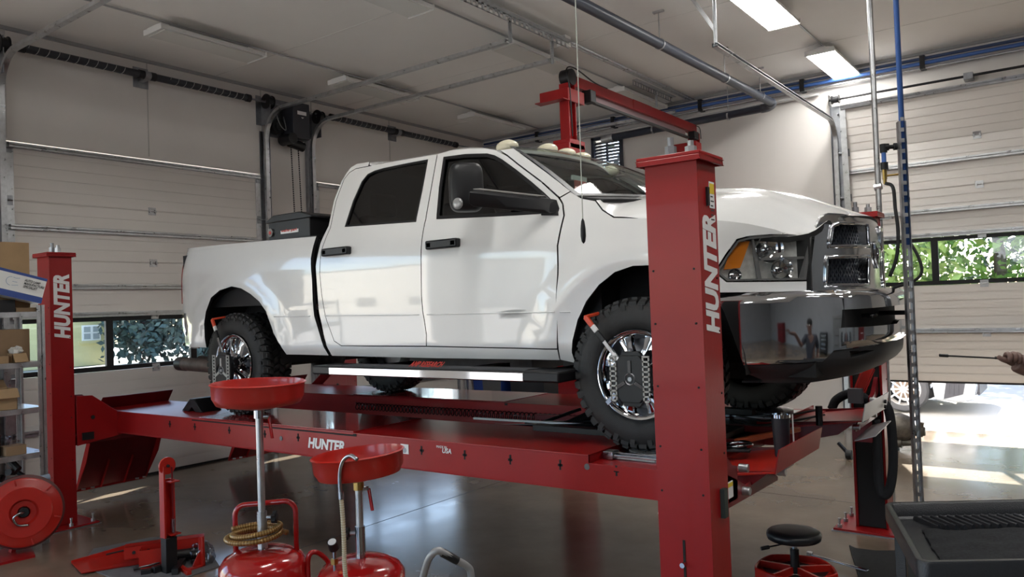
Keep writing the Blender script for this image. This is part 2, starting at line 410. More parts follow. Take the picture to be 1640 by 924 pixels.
def track(u, na_axis, wallc, z_top, end, zst=0., name='trim_4', rad=.38, z0=.05):
    """vertical door track with curve into the horizontal run"""
    pts = []
    def P(d, z): return V((wallc+d, u, z)) if na_axis == 'x' else V((u, wallc-d, z))
    d0 = .075; pts = [(d0, z0), (d0, z_top-rad)]+[(d0+rad-rad*math.cos(a), z_top-rad+rad*math.sin(a)) for a in [PI/2*i/10 for i in range(1, 11)]]+[(end, z_top)]
    mb = MB(); W = V((0,1,0)) if na_axis == 'x' else V((1,0,0))
    rows = []
    for i, (d, z) in enumerate(pts):
        a = pts[max(0, i-1)]; b = pts[min(len(pts)-1, i+1)]; dx, dz = b[0]-a[0], b[1]-a[1]; L = math.hypot(dx, dz); nx, nz = -dz/L, dx/L
        r = []
        for w_, h_ in ((-.028,-.020),(.028,-.020),(.028,-.012),(-.018,-.014),(-.018,.014),(.028,.012),(.028,.020),(-.028,.020)):
            c = P(d+nx*h_, z+nz*h_)+W*w_; r.append(c)
        rows.append(r)
    mb.grid(rows, True)
    return mb.build(name, GALV, kind='structure')
track(3.24, 'x', XW, 4.56, 4.2, name='trim_4')
track(6.42, 'x', XW, 4.56, 4.17, name='trim_5')
track(7.20, 'x', XW, 4.54, 4.20, name='trim_6')
track(10.42, 'x', XW, 4.54, 4.20, name='trim_7')
DE = at(1145, 72, X=-2.70)
track(-2.70, 'y', YW, DE.z, YW-DE.y, name='trim_8', rad=.30)
track(.54, 'y', YW, 4.62, 4.0, name='trim_9')
for i, (ax, u0, u1) in enumerate((('x', 3.16, 3.285), ('x', 6.36, 6.48), ('x', 7.12, 7.265), ('y', -2.76, -2.61))):     # jamb angles beside the tracks
    mb = MB()
    if ax == 'x': mb.box((XW, u0, 0), (XW+.006, u1, 4.3)); s_ = u1 if i == 1 else u0; mb.box((XW, s_-.004, 0), (XW+.07, s_+.004, 4.3))
    else: mb.box((u0, YW-.006, 0), (u1, YW, 4.4)); mb.box((u0, YW-.07, 0), (u0+.006, YW, 4.4))
    mb.build(f'trim_{10+i}', GALV_DK, kind='structure')
# sloping galvanised side plate of the right door (upper left corner)
if 0: mb = MB(); mb.prism([(-2.60, YW-.01, 4.42), (-2.52, YW-.01, 4.42), (-2.46, YW-.01, 3.85), (-2.60, YW-.01, 3.75)], (0, -.06, 0)); mb.build('trim_14', GALV_DK, kind='structure')
# lower skirting: dark threshold line under left doors
Bx('trim_15', (XW-.04, 3.29, 0), (XW+.03, 6.35, .012), BLACK_M, kind='structure')
Bx('trim_16', (XW-.04, 7.27, 0), (XW+.03, 10.33, .012), BLACK_M, kind='structure')
Bx('baseboard_right', (XW, YW-.012, 0), (-2.76, YW, .1), mat('baseboard', (.08,.08,.085), .5), kind='structure')
# ceiling corner trims
Bx('trim_17', (XW, YE, ZC-.035), (XW+.035, YW, ZC), mat('trim_grey', (.33,.33,.33), .5), kind='structure')
Bx('trim_18', (XW, YW-.035, ZC-.035), (XE, YW, ZC), mat('trim_grey', (.33,.33,.33), .5), kind='structure')
# door frames of the open bays
mb = MB()
for (y0, y1) in ((-1.9, 1.15), (-6.2, -3.2)):
    mb.box((XW-.05, y0-.08, 0), (XW+.02, y0, 3.68)); mb.box((XW-.05, y1, 0), (XW+.02, y1+.08, 3.68)); mb.box((XW-.05, y0-.08, 3.6), (XW+.02, y1+.08, 3.68))
for (x0, x1) in ((-7.5, -4.4), (-2.5, .6)):
    mb.box((x0-.08, YE-.02, 0), (x0, YE+.05, 3.68)); mb.box((x1, YE-.02, 0), (x1+.08, YE+.05, 3.68)); mb.box((x0-.08, YE-.02, 3.6), (x1+.08, YE+.05, 3.68))
mb.build('trim_19', GALV_DK, kind='structure')

# ---------------- torsion springs, drums, operator on the left wall
def torsion(y0, ym, y1, z, n, where):
    t = thing('torsion_spring_shaft', f'dark torsion spring shaft with pale spiral stripe above {where}', 'spring', (XW+.15, ym, z))
    X = XW+.15
    MB().cyl((X, y0-.3, z), (X, y1+.5, z), .013, n=10).build('shaft', GALV_DK, t)
    for a, b in ((y0, ym-.07), (ym+.07, y1)):
        MB().cyl((X, a, z), (X, b, z), .042, n=20).build('spring', mat('spring_steel', (.022,.024,.032), .45, noise_amt=.2, nscale=30), t)
        c = []; L = b-a-.25; turns = 11*L/1.1; N = int(turns*14)
        s0 = a+(.05 if a == y0 else .2)
        for i in range(N+1): th = 2*PI*turns*i/N; c.append((X+math.cos(th)*.0435, s0+L*i/N, z+math.sin(th)*.0435))
        MB().tube(c, .0035, 4).build('stripe', mat('spring_stripe', (.45,.45,.43), .6), t)
        for e in (a, b): MB().cyl((X, e-.03, z), (X, e+.03, z), .05, n=16).build('spring_cone', BLACK, t)
    MB().box((XW, ym-.09, z-.12), (XW+.01, ym+.09, z+.12)).box((XW+.01, ym-.03, z-.05), (X, ym+.03, z-.03)).box((XW+.01, ym-.03, z+.03), (X, ym+.03, z+.05)).cyl((X, ym-.035, z), (X, ym+.035, z), .05, n=16).build('centre_bracket', GALV_DK, t)
torsion(3.41, 4.74, 6.10, 4.67, 0, 'the nearer left garage door')
torsion(7.50, 8.86, 10.25, 4.66, 0, 'the farther left garage door')
def drum(y, z, lab):
    t = thing('cable_drum', lab, 'cable drum', (XW+.15, y, z), 'cable drums above the left doors'); X = XW+.15
    MB().lathe([(.013,-.05),(.10,-.05),(.10,-.04),(.075,-.035),(.075,.03),(.09,.035),(.09,.045),(.013,.045)], (X, y, z), (0,1,0), 28).build('drum', BLACK, t)
    MB().box((XW, y-.1, z-.3), (XW+.008, y-.02, z+.1)).box((XW, y-.024, z-.3), (X+.06, y-.016, z+.08)).build('bearing_plate', GALV_DK, t)
drum(6.30+.12, 4.68, 'black cable drum left of the wall-mounted door operator')
drum(7.27, 4.62, 'black cable drum right of the wall-mounted door operator')
drum(3.24, 4.66, 'black cable drum at the far left edge above the door track')
t = thing('door_operator', 'dark wall-mounted garage door operator with gears and hand chain', 'motor', (XW+.2, 6.8, 4.4))
MB().box((XW+.05, 6.70, 4.22), (XW+.3, 6.98, 4.72)).build('housing', mat('operator_grey', (.03,.032,.042), .45), t, bev=.012)
MB().box((XW, 6.50, 4.25), (XW+.02, 7.02, 4.78)).build('back_plate', GALV_DK, t)
MB().cyl((XW+.06, 6.58, 4.38), (XW+.14, 6.58, 4.38), .10, n=24).cyl((XW+.14, 6.58, 4.38), (XW+.16, 6.58, 4.38), .05, n=20).build('sprocket', BLACK, t)
MB().cyl((XW+.1, 6.66, 4.20), (XW+.34, 6.66, 4.20), .075, n=20).cyl((XW+.2, 6.70, 4.17), (XW+.2, 6.93, 4.13), .065, n=20).build('motor_body', BLACK, t)
Tb('cable', spline([(XW+.2, 6.56, 4.6), (XW+.24, 6.48, 4.5), (XW+.26, 6.52, 4.36), (XW+.24, 6.62, 4.32), (XW+.22, 6.6, 4.5)]), .006, mat('grey_cable', (.2,.2,.2), .5), t)
MB().box((XW+.301, 6.77, 4.55), (XW+.303, 6.92, 4.60)).build('rating_label', WPRINT, t)
MB().prism([(XW+.301, 6.83, 4.52), (XW+.301, 6.88, 4.52), (XW+.301, 6.855, 4.50)], (.002,0,0)).build('arrow_label', WPRINT, t)
for yy_ in (6.74, 6.86):
    mb = MB()
    for i in range(70):
        z = 4.15-i*.03; a = (i % 2)*PI/2
        mb.obox((XW+.18-.006, yy_-.006+.06*i/70, z), (.012, 0, 0), (0, .012, 0), (0, 0, .022))
    mb.build('hand_chain', BLACK, t, flat=True)

# ---------------- louvre window of the right wall
t = thing('window_1', None, None, (-6.27, YW-.05, 4.25)); t['kind'] = 'structure'
mb = MB(); x0, x1, z0, z1 = -6.56, -5.99, 3.90, 4.56
mb.box((x0, YW-.05, z0), (x1, YW, z0+.05)).box((x0, YW-.05, z1-.05), (x1, YW, z1)).box((x0, YW-.05, z0), (x0+.05, YW, z1)).box((x1-.05, YW-.05, z0), (x1, YW, z1)).box((-6.29, YW-.04, z0), (-6.26, YW, z1))
mb.build('louvre_frame', NAVYP, t, bev=.003)
for k in range(10):
    z = z0+.06+k*.053
    MB().obox((x0+.05, YW-.03, z), (x1-x0-.1, 0, 0), (0, .045, .050), (0, .003, -.004)).build('louvre_slat', NAVYP, t)
# ---------------- ceiling fixtures
LENS_OFF = mat('diffuser_off', (.66, .66, .63), .45)
LENS_ON = mat('diffuser_lit', (1.0, .985, .95), .5, emit=LAMP_STRENGTH)
def fixture(x, y0, y1, on, lab):
    t = thing('ceiling_light', lab, 'light', (x, (y0+y1)/2, ZC), 'long ceiling light fixtures'); z = ZC-.14
    w2 = .175
    MB().prism([(x-w2, y0, z), (x+w2, y0, z), (x+w2-.015, y0, z+.045), (x+.10, y0, z+.06), (x-.10, y0, z+.06), (x-w2+.015, y0, z+.045)], (0, y1-y0, 0)).build('housing', WHITE, t, bev=.004)
    MB().box((x-w2+.02, y0+.04, z-.012), (x+w2-.02, y1-.04, z+.001)).build('diffuser', LENS_ON if on else LENS_OFF, t, bev=.004)
    for e in (y0, y1): MB().box((x-w2, e-.008, z-.012), (x+w2, e+.008, z+.05)).build('end_cap', WHITE, t, bev=.004)
    for e in (y0+.12, y1-.12): MB().box((x-.05, e-.03, z+.06), (x+.05, e+.03, z+.1)).cyl((x, e, z+.09), (x, e, ZC), .012, n=8).build('hanger', WHITE, t)
for x, y0, y1, on, lab in (
    (-7.58, 4.18, 5.42, 0, 'unlit long ceiling light nearest the upper left corner'),
    (-7.60, 6.62, 7.95, 0, 'unlit ceiling light crossed by the two left door tracks'),
    (-7.60, 9.18, 10.5, 0, 'unlit ceiling light farthest back above the truck roof'),
    (-5.22, 4.30, 5.66, 0, 'unlit ceiling light cut by the top edge left of centre'),
    (-5.22, 6.95, 8.29, 0, 'unlit ceiling light at the ends of the two door tracks'),
    (-5.22, 9.55, 10.9, 0, 'unlit ceiling light behind the red overhead beam'),
    (-2.52, 9.80, 11.13, 1, 'lit ceiling light above the right garage door'),
    (-2.56, 7.25, 8.57, 1, 'lit ceiling light cut by the top edge of the frame'),
    (-2.56, 4.6, 5.9, 1, 'lit ceiling light out of view over the truck bonnet'),
    (-2.56, 1.6, 2.9, 1, 'lit ceiling light out of view before the lift'),
    (0.5, 1.6, 2.9, 1, 'lit ceiling light out of view above the photographer'),
    (0.5, 4.6, 5.9, 1, 'lit ceiling light out of view beside the utility cart'),
    (0.5, -2.4, -1.1, 1, 'lit ceiling light out of view behind the photographer'),
    (3.5, 2.6, 3.9, 1, 'lit ceiling light out of view to the far right')):
    fixture(x, y0, y1, on, lab)
COND = mat('conduit', (.42, .42, .43), .35, .7)
for x, a, b, lab in ((-7.58, 2.0, 11.1, 'thin conduit linking the far left row of ceiling lights'), (-5.22, 2.0, 11.1, 'thin conduit linking the middle row of ceiling lights'), (-2.54, 0.5, 10.0, 'thin conduit linking the lit ceiling lights')):
    tag(Tb('light_conduit', [(x+.03, a, ZC-.02), (x+.03, b, ZC-.02)], .011, COND), lab, 'conduit', 'conduits between ceiling lights')
p1 = at(905, 68, Z=ZC-.05); p2 = at(1135, 168, Z=ZC-.05)
for k, dx in enumerate((0, .055)):
    tag(Tb('ceiling_pipe', [(p1.x+dx, 3.5, ZC-.05), (p1.x+dx, YW-.1, ZC-.05)], .016, GALV), ('left' if k == 0 else 'right')+' one of the twin steel pipes along the ceiling centre', 'pipe', 'twin ceiling pipes')
JB = at(903, 70, Z=ZC-.08)
tag(Bx('junction_box', (JB.x-.06, JB.y-.06, ZC-.12), (JB.x+.06, JB.y+.06, ZC-.0), WHITE, bev=.005), 'small pale junction box on the twin ceiling pipes', 'junction box')
# blue air line and conduits along right wall
def wallpipe(name, z, y, x0, x1, r, m, lab, cat='pipe'): return tag(Tb(name, [(x0, y, z), (x1, y, z)], r, m, n=12), lab, cat)
wallpipe('blue_air_pipe', 4.735, YW-.10, XW+.1, XE-.1, .024, BLUEP, 'blue compressed-air pipe running under the ceiling along the right wall')
wallpipe('dark_blue_pipe', 4.80, YW-.08, XW+.1, XE-.1, .020, mat('navy_pipe', (.04,.07,.16), .4), 'darker blue pipe just above the blue air pipe on right wall')
wallpipe('steel_wall_conduit', 4.675, YW-.08, XW+.1, XE-.1, .016, GALV, 'thin steel conduit just below the blue air pipe')
wallpipe('pale_wall_conduit', 4.59, YW-.06, XW+.1, -2.9, .022, mat('pale_conduit', (.5,.5,.5), .4), 'pale conduit along right wall behind the red beam')
for i in range(5):
    x = -7.6+i*1.5
    tag(MB().box((x-.03, YW-.13, 4.66), (x+.03, YW, 4.68)).box((x-.03, YW-.13, 4.80), (x+.03, YW, 4.83)).box((x-.03, YW-.135, 4.66), (x+.03, YW-.125, 4.83)).build('pipe_clip', BLACK, None), 'small black clip holding the blue wall pipes, '+('behind the left door tracks', 'behind the two-post lift beam', 'just right of the louvre window', 'above the bend of the dark pipe', 'above the lit ceiling light end')[i], 'pipe clip', 'clips on the blue wall pipes')
t = thing('door_shaft', 'black torsion shaft with small drum above the right garage door', 'shaft', (-1, YW-.12, 4.44))
MB().cyl((-2.75, YW-.14, 4.46), (.6, YW-.14, 4.46), .016, n=12).build('shaft', BLACK, t)
for x in (-2.66, .48): MB().lathe([(.016,-.05),(.06,-.05),(.06,-.04),(.045,-.03),(.045,.03),(.06,.04),(.06,.05),(.016,.05)], (x, YW-.14, 4.46), (1,0,0), 20).box((x-.10, YW-.12, 4.40), (x-.09, YW, 4.54)).build('drum', BLACK, t)
MB().box((-1.15, YW-.16, 4.42), (-1.05, YW, 4.50)).build('centre_bracket', GALV_DK, t)
# big dark pipe: along the ceiling, elbow, along the right wall to the louvre
pz = 4.56
t = thing('dark_ceiling_pipe', 'thick dark grey pipe hung below ceiling, turning along the right wall to the louvre', 'pipe', (-3.6, 8, pz))
pts = [(-3.95, -3.0, pz+.03), (-3.62, 5.9, pz), (-3.46, 10.0, pz-.04), (-3.42, 10.72, pz-.06)]
e = arc((-3.60, 10.72, pz-.06), (.18, 0, 0), (0, .18, -.02), 0, PI/2, 8)
MB().tube(pts+e[1:]+[(-6.15, 10.90, 4.45)], .055, 16).build('pipe', NAVYP, t, smooth_all=True)
MB().tube(arc((-3.60, 10.72, pz-.06), (.18, 0, 0), (0, .18, -.02), -.1, PI/2+.1, 8), .064, 16).build('elbow', mat('elbow_steel', (.09,.10,.12), .45, .5), t, smooth_all=True)
MB().cyl((-6.2, 10.9, 4.45), (-6.0, 10.9, 4.455), .06, n=16).build('band', GALV, t)
for y in (2.9, 5.2, 7.55, 9.22, 10.35):
    x = interp(y, [(-3, -3.95), (5.9, -3.62), (10, -3.46), (10.7, -3.42)]); zz = interp(y, [(5.9, pz), (10, pz-.04)])
    MB().cyl((x, y, zz+.05), (x, y, ZC-.02), .006, n=6).box((x-.06, y-.02, ZC-.02), (x+.06, y+.02, ZC)).lathe([(.057,-.012),(.062,-.012),(.062,.012),(.057,.012)], (x, y, zz), (0,1,0), 16).build('pipe_hanger', GALV, t)
for x in (-4.1, -5.3):
    MB().cyl((x, 10.9, 4.5), (x, 10.9, ZC), .005, n=6).lathe([(.057,-.012),(.062,-.012),(.062,.012),(.057,.012)], (x, 10.9, 4.46), (1,0,0), 16).build('pipe_hanger', GALV, t)
# perforated angle that carries the two track ends, and the one of the next track
def perforated(name, lab, p, q, w_=.06, up=(0,0,1), slots=22, legs=()):
    p, q = V(p), V(q); t = thing(name, lab, 'angle bracket', p); d = (q-p).normalized(); u = V(up).normalized(); sd = d.cross(u).normalized(); L = (q-p).length
    mb = MB()
    mb.obox(p-u*w_, q-p, sd*.003, u*.012).obox(p-u*.012, q-p, sd*.003, u*.012).obox(p, q-p, sd*w_, u*.003)
    st = L/slots
    for i in range(slots): mb.obox(p-u*w_+d*(i*st), d*st*.42, sd*.003, u*w_)
    mb.build('slotted_angle', GALV, t, flat=True)
    for a, b in legs: MB().bar(a, b, .035, .004).bar(V(a)+V((0,.02,0)), V(b)+V((0,.02,0)), .004, .035).build('hanger_strap', GALV, t)
    return t
a = at(742, 16, X=-4.60); b = at(900, 88, X=-4.66)
perforated('track_hanger', 'perforated steel angle holding the ends of both left door tracks', (-4.66, a.y, 4.80), (-4.66, 7.5, 4.80), .07, legs=[((-4.70, 6.42, 4.80), (-4.70, 6.42, 4.54)), ((-4.70, 7.20, 4.80), (-4.70, 7.20, 4.50))])
c = at(1055, 148, Z=4.80)
perforated('track_hanger', 'short perforated angle right of the red overhead beam, under the ceiling', (c.x-.05, c.y-.7, 4.84), (c.x-.05, c.y+.55, 4.84), .07, slots=16, legs=[((c.x-.05, c.y, 4.84), (c.x-.05, c.y, 4.60))])
d_ = at(1145, 72, X=-2.70)
perforated('track_hanger', 'perforated angle with diagonal brace at the end of right door track', (-3.35, d_.y+.02, ZC-.05), (-2.3, d_.y-.1, ZC-.05), .06, slots=18, legs=[((-2.70, d_.y, ZC-.06), (-2.70, d_.y, d_.z)), ((-3.0, d_.y, ZC-.08), (-2.71, d_.y+.03, d_.z+.15))])
# ============================================================ FOUR-POST LIFT
LIFT = thing('four_post_lift', 'red four-post alignment lift with the pickup truck parked on its raised runways', 'vehicle lift', (-4.5, 4.84, 0))
HT = 2.44
def rz(x): return .985+.006*(x+4.5)              # runway top, very slightly rising to the front
def post(x0, x1, y0, y1, inner, txt):
    """channel column; inner: y sign of its open side facing the truck"""
    mb = MB(); t = .012; r = .02
    yo, yi = (y0, y1) if inner > 0 else (y1, y0)
    mb.box((x0, min(yo, yo+inner*t), .02), (x1, max(yo, yo+inner*t), HT)); mb.box((x0, y0, .02), (x0+t, y1, HT)); mb.box((x1-t, y0, .02), (x1, y1, HT))
    mb.box((x0, min(yi, yi-inner*t), .02), (x0+.018, max(yi, yi-inner*t), HT)); mb.box((x1-.018, min(yi, yi-inner*t), .02), (x1, max(yi, yi-inner*t), HT))
    p = mb.build('post', RED, LIFT, bev=.008)
    c = MB(); c.box((x0-.028, y0-.028, HT-.012), (x1+.028, y1+.028, HT+.004)); c.box((x0-.028, y0-.028, HT-.035), (x1+.028, y0-.018, HT-.01)); c.box((x1+.018, y0-.028, HT-.035), (x1+.028, y1+.028, HT-.01)); c.box((x0-.028, y0-.028, HT-.035), (x0-.018, y1+.028, HT-.01)); c.box((x0-.028, y1+.018, HT-.035), (x1+.028, y1+.028, HT-.01))
    c.build('cap', RED, p, bev=.004)
    Bx('dark_lining', (x0+.018, y0+.012, .03), (x1-.018, y1-.012, HT-.04), BLACK_M, p)
    xm, ym = (x0+x1)/2, (y0+y1)/2
    n1 = MB(); n1.cyl((xm-.04, ym, HT), (xm-.04, ym, HT+.06), .026, n=6).cyl((xm-.04, ym, HT+.06), (xm-.04, ym, HT+.10), .014, n=12); n1.build('rod_nut', GALV_DK, p)
    n2 = MB(); n2.cyl((xm+.05, ym+.01, HT), (xm+.05, ym+.01, HT+.05), .026, n=6).cyl((xm+.05, ym+.01, HT+.05), (xm+.05, ym+.01, HT+.075), .014, n=12); n2.build('rod_nut', GALV, p)
    bp = MB().box((x0-.14, y0-.13, 0), (x1+.14, y1+.13, .022)); bp.build('base_plate', RED, p, bev=.002)
    Bx('shim_plate', (x0-.15, y0-.14, -.002), (x1+.15, y1+.14, .008), GALV_DK, p)
    for bx_, by_ in ((x0-.10, y0-.09), (x1+.10, y0-.09), (x0-.10, y1+.09), (x1+.10, y1+.09), (x0-.10, ym), (x1+.10, ym)):
        MB().cyl((bx_, by_, .02), (bx_, by_, .09), .008, n=8).cyl((bx_, by_, .022), (bx_, by_, .045), .018, n=6).cyl((bx_, by_, .082), (bx_, by_, .092), .011, n=8).build('anchor_bolt', GALV, p)
    h = MB()
    for z in (.45, .62, 1.0, 1.19, 1.45, 1.72, 1.95):
        for xx_ in (x0+.022, x1-.03): h.cyl((xx_, y0+.002, z), (xx_, y0-.002, z), .005, n=8)
        h.cyl((x1-.002, y1-.03, z-.04), (x1+.003, y1-.03, z-.04), .005, n=8)
    h.build('rivets', BLACK_M, p)
    if txt:      # lettering up the front face of the column
        L = text('lettering', 'HUNTER', .20, WPRINT, p, (x1+.002, y1-.022, txt), (0,0,1), (0,-1,0), bold=.009, shear=.22, sx=1.04, ext=.0008)
    return p
NP = post(-1.545, -1.305, 3.08, 3.28, 1, 0); RP = post(-7.62, -7.38, 3.06, 3.25, 1, 0)
FP = post(-1.53, -1.30, 6.41, 6.60, -1, 0); post(-7.62, -7.38, 6.41, 6.60, -1, 0)
def letters(p, x1, y0, y1, zb, zt):              # HUNTER up the +X face, fitted between zb and zt
    o = text('lettering', 'HUNTER', .2, WPRINT, p, (x1+.0015, y1-.022, zb), (0,0,1), (0,-1,0), bold=.0095, shear=.2, ext=.0006)
    co = [v.co for v in o.data.vertices]; z0, z1 = min(c.z for c in co), max(c.z for c in co); a0, a1 = min(c.y for c in co), max(c.y for c in co)
    W = (y1-y0)*.72
    for v in o.data.vertices: v.co.z = (v.co.z-z0)/(z1-z0)*(zt-zb); v.co.y = (v.co.y-a1)/(a1-a0)*W
za, zb_ = at(1127, 537, X=-1.305).z, at(1122, 340, X=-1.305).z; letters(NP, -1.305, 3.08, 3.28, za, zb_)
za, zb_ = at(93, 543, X=-7.38).z, at(93, 439, X=-7.38).z; letters(RP, -7.38, 3.06, 3.25, za, zb_)
# warning label, slot with knob, rubber guard on the near post
Bx('warning_label', (-1.304, 3.20, at(1125, 330, X=-1.3).z), (-1.3025, 3.255, at(1125, 287, X=-1.3).z), WPRINT, NP)
lz = at(1125, 290, X=-1.3).z
Bx('warning_triangle', (-1.3024, 3.203, lz-.045), (-1.3015, 3.252, lz-.0), mat('label_yellow', (.75,.55,.03), .5), NP)
mb = MB()
for k in range(6): mb.box((-1.3024, 3.21, lz-.060-k*.020), (-1.3018, 3.235+.01*(k % 2), lz-.054-k*.020))
mb.build('label_lines', mat('print_dark', (.05,.05,.05), .6), NP)
MB().box((-1.306, 3.165, lz-.10), (-1.295, 3.185, lz-.02)).build('magnet_clip', BLACK, NP)
mb = MB().box((-1.435, 3.076, .62), (-1.425, 3.081, .80)); mb.build('lock_slot', BLACK_M, NP)
MB().cyl((-1.43, 3.082, .70), (-1.43, 3.05, .70), .011, n=12).build('lock_knob', CHROME, NP)
# runways
def runway(y0, y1, near):
    ya, yb = y0, y1; X0, X1 = -7.75, -1.62; xn = -2.22
    side = ya if near else yb
    t = MB(); thick = .004
    # flanged C section built as deck + two side plates + inner ribs
    def deck(x0, x1, dz, y0=ya, y1=yb): t.prism([(x0, y0, rz(x0)+dz-.008), (x1, y0, rz(x1)+dz-.008), (x1, y0, rz(x1)+dz), (x0, y0, rz(x0)+dz)], (0, y1-y0, 0))
    deck(X0, xn, 0); deck(xn, X1, -.045)
    t.box((xn-.004, ya, rz(xn)-.05), (xn, yb, rz(xn)-.001))
    for yy_ in (ya, yb-.01):
        t.prism([(X0, yy_, rz(X0)-.20), (X1, yy_, rz(X1)-.20), (X1, yy_, rz(X1)-.045), (xn, yy_, rz(xn)-.045), (xn, yy_, rz(xn)), (X0, yy_, rz(X0))], (0, .01, 0))
    for yy_ in (ya, yb-.06): t.prism([(X0, yy_, rz(X0)-.2), (X1, yy_, rz(X1)-.2), (X1, yy_, rz(X1)-.19), (X0, yy_, rz(X0)-.19)], (0, .06, 0))
    for x in np.linspace(X0+.1, X1-.1, 9): t.box((x, ya+.01, rz(x)-.15), (x+.01, yb-.01, rz(x)-.01))
    r = t.build('runway', RED, LIFT, bev=.003)
    # slip plate, recessed seam lines
    s = MB(); xa, xb = -6.05, -4.12
    s.prism([(xa, ya+.02, rz(xa)), (xb, ya+.02, rz(xb)), (xb, ya+.02, rz(xb)+.007), (xa, ya+.02, rz(xa)+.007)], (0, yb-ya-.04, 0)); s.build('slip_plate', mat('slip_plate_paint', (.27,.014,.016), .16, coat=.5, noise_amt=.12, nscale=4), r, bev=.001)
    g = MB(); ys = ya-.0015 if near else yb+.0015
    g.prism([(xa-.05, min(ys, ys), rz(xa)-.022), (xb+.02, ys, rz(xb)-.022), (xb+.02, ys, rz(xb)-.012), (xa-.05, ys, rz(xa)-.012)], (0, .003 if near else -.003, 0)).box((xb+.02, ya-.002, rz(xb)-.022), (xb+.05, ya+.001, rz(xb)-.004)); g.build('slip_plate_gap', BLACK_M, r)
    return r
RN = runway(3.62, 4.34, True); RF = runway(5.34, 6.06, False)
def cross_hole(x):
    z = at(0, 0, Y=3.62).z if False else rz(x)-.07
    y = 3.6185; MB().box((x-.006, y, z-.028), (x+.006, y+.003, z+.028)).box((x-.016, y, z-.008), (x+.016, y+.003, z+.006)).build('keyhole', BLACK_M, RN)
for x in (-6.45, -6.06, -5.565, -5.10, -4.70, -3.461, -3.101, -2.753, -2.405, -2.05): cross_hole(x)
MB().cyl((-2.231, 3.6175, rz(-2.2)-.065), (-2.231, 3.6215, rz(-2.2)-.065), .017, n=20).build('plug', mat('plug_grey', (.12,.12,.13), .5), RN)
MB().cyl((-4.9, 3.6175, rz(-4.9)-.09), (-4.9, 3.6215, rz(-4.9)-.09), .017, n=20).build('plug', mat('plug_grey', (.12,.12,.13), .5), RN)
a = at(493, 716, Y=3.618); b = at(493, 702, Y=3.618)
o = text('lettering', 'HUNTER', .10, WPRINT, RN, (a.x, 3.6185, a.z), (1,0,0), (0,0,1), bold=.004, shear=.2, ext=.0006)
a = at(642, 726, Y=3.618); b = at(654, 712, Y=3.618); Bx('white_label', (a.x, 3.6175, a.z), (b.x, 3.6195, b.z), WPRINT, RN)
MB().cyl(((a.x+b.x)/2, 3.6165, (a.z+b.z)/2-.008), ((a.x+b.x)/2, 3.6178, (a.z+b.z)/2-.008), .018, n=16).build('label_ring', mat('label_grey', (.35,.36,.4), .5), RN)
a = at(699, 724, Y=3.618); text('lettering', 'MADE IN', .022, WPRINT, RN, (a.x, 3.6185, a.z+.028), (1,0,0), (0,0,1), ext=.0005); text('lettering', 'USA', .042, WPRINT, RN, (a.x+.045, 3.6185, a.z), (1,0,0), (0,0,1), bold=.001, shear=.2, ext=.0005)
# cross beams with end plates
for x0, x1, fr in ((-7.62, -7.38, 0), (-1.60, -1.34, 1)):
    mb = MB(); z0, z1 = (.70, .785) if not fr else (.60, .80)
    mb.box((x0+.03, 3.25, z0), (x1-.03, 6.44, z1)) if not fr else mb.box((-2.10, 3.66, .79), (-1.86, 6.02, .88)); c = mb.build('cross_beam', RED_DK, LIFT, bev=.004)
    for s in (0, 1):
        ye0, ye1 = (3.29, 3.62) if s == 0 else (6.06, 6.40)
        f = (lambda y: y) if s == 0 else (lambda y: 9.68-y)
        if fr:
            XG = -1.33; P_ = lambda L: [V((XG, f(q.y), q.z)) for q in [at(*p, X=XG) for p in L]]
            MB().prism(P_([(1150,752),(1165,760),(1182,769),(1195,777),(1231,752),(1246,763),(1246,769),(1166,815),(1150,822)]), (-.010, 0, 0)).build('gusset_plate', RED_DK, c, bev=.001)
            MB().prism(P_([(1146,705),(1173,745),(1181,746),(1182,798),(1160,812),(1146,815)]), (-.03, 0, 0)).build('end_plate', RED_DK, c, bev=.002)
            MB().box((-1.50, min(f(3.28), f(3.40)), .70), (-1.36, max(f(3.28), f(3.40)), .92)).build('column_carriage', RED_DK, c)
            for p in ((1187,749),(1190,785.5),(1248,756)): q = at(*p, X=XG); MB().cyl((XG-.01, f(q.y), q.z), (XG+.035, f(q.y), q.z), .019, n=18).build('bolt', GALV, c, bev=.003)
            continue
        else: poly = [(x1, f(3.26), .70), (x1, f(3.66), .745), (x1, f(3.66), rz(-7.4)-.02), (x1, f(3.60), .985), (x1, f(3.40), 1.14), (x1, f(3.26), 1.15)]
        MB().prism(poly, (.012, 0, 0)).build('end_plate', RED, c, bev=.002)
        MB().prism([(p[0]-.2, p[1], p[2]) for p in poly], (.012, 0, 0)).build('end_plate', RED_DK, c, bev=.002)
        if 1:
            MB().cyl((x1+.01, f(3.40), .94), (x1+.016, f(3.40), .94), .018, n=16).build('pin_hole', BLACK_M, c); MB().box((x1+.012, min(f(3.30), f(3.40)), .745), (x1+.03, max(f(3.30), f(3.40)), .81)).build('latch_block', BLACK, c)
a, b = at(1162, 788, X=-1.3), at(1176, 772, X=-1.3)
Bx('warning_label', (-1.322, a.y-.005, a.z-.05), (-1.318, b.y+.03, b.z), WPRINT, LIFT); Bx('warning_stripe', (-1.3178, a.y+.004, b.z-.022), (-1.3168, b.y+.026, b.z-.004), MATS['label_yellow'], LIFT)
Bx('rubber_guard', (-1.32, a.y-.05, a.z-.10), (-1.285, a.y-.012, b.z), mat('green_rubber', (.02,.035,.03), .5), LIFT)
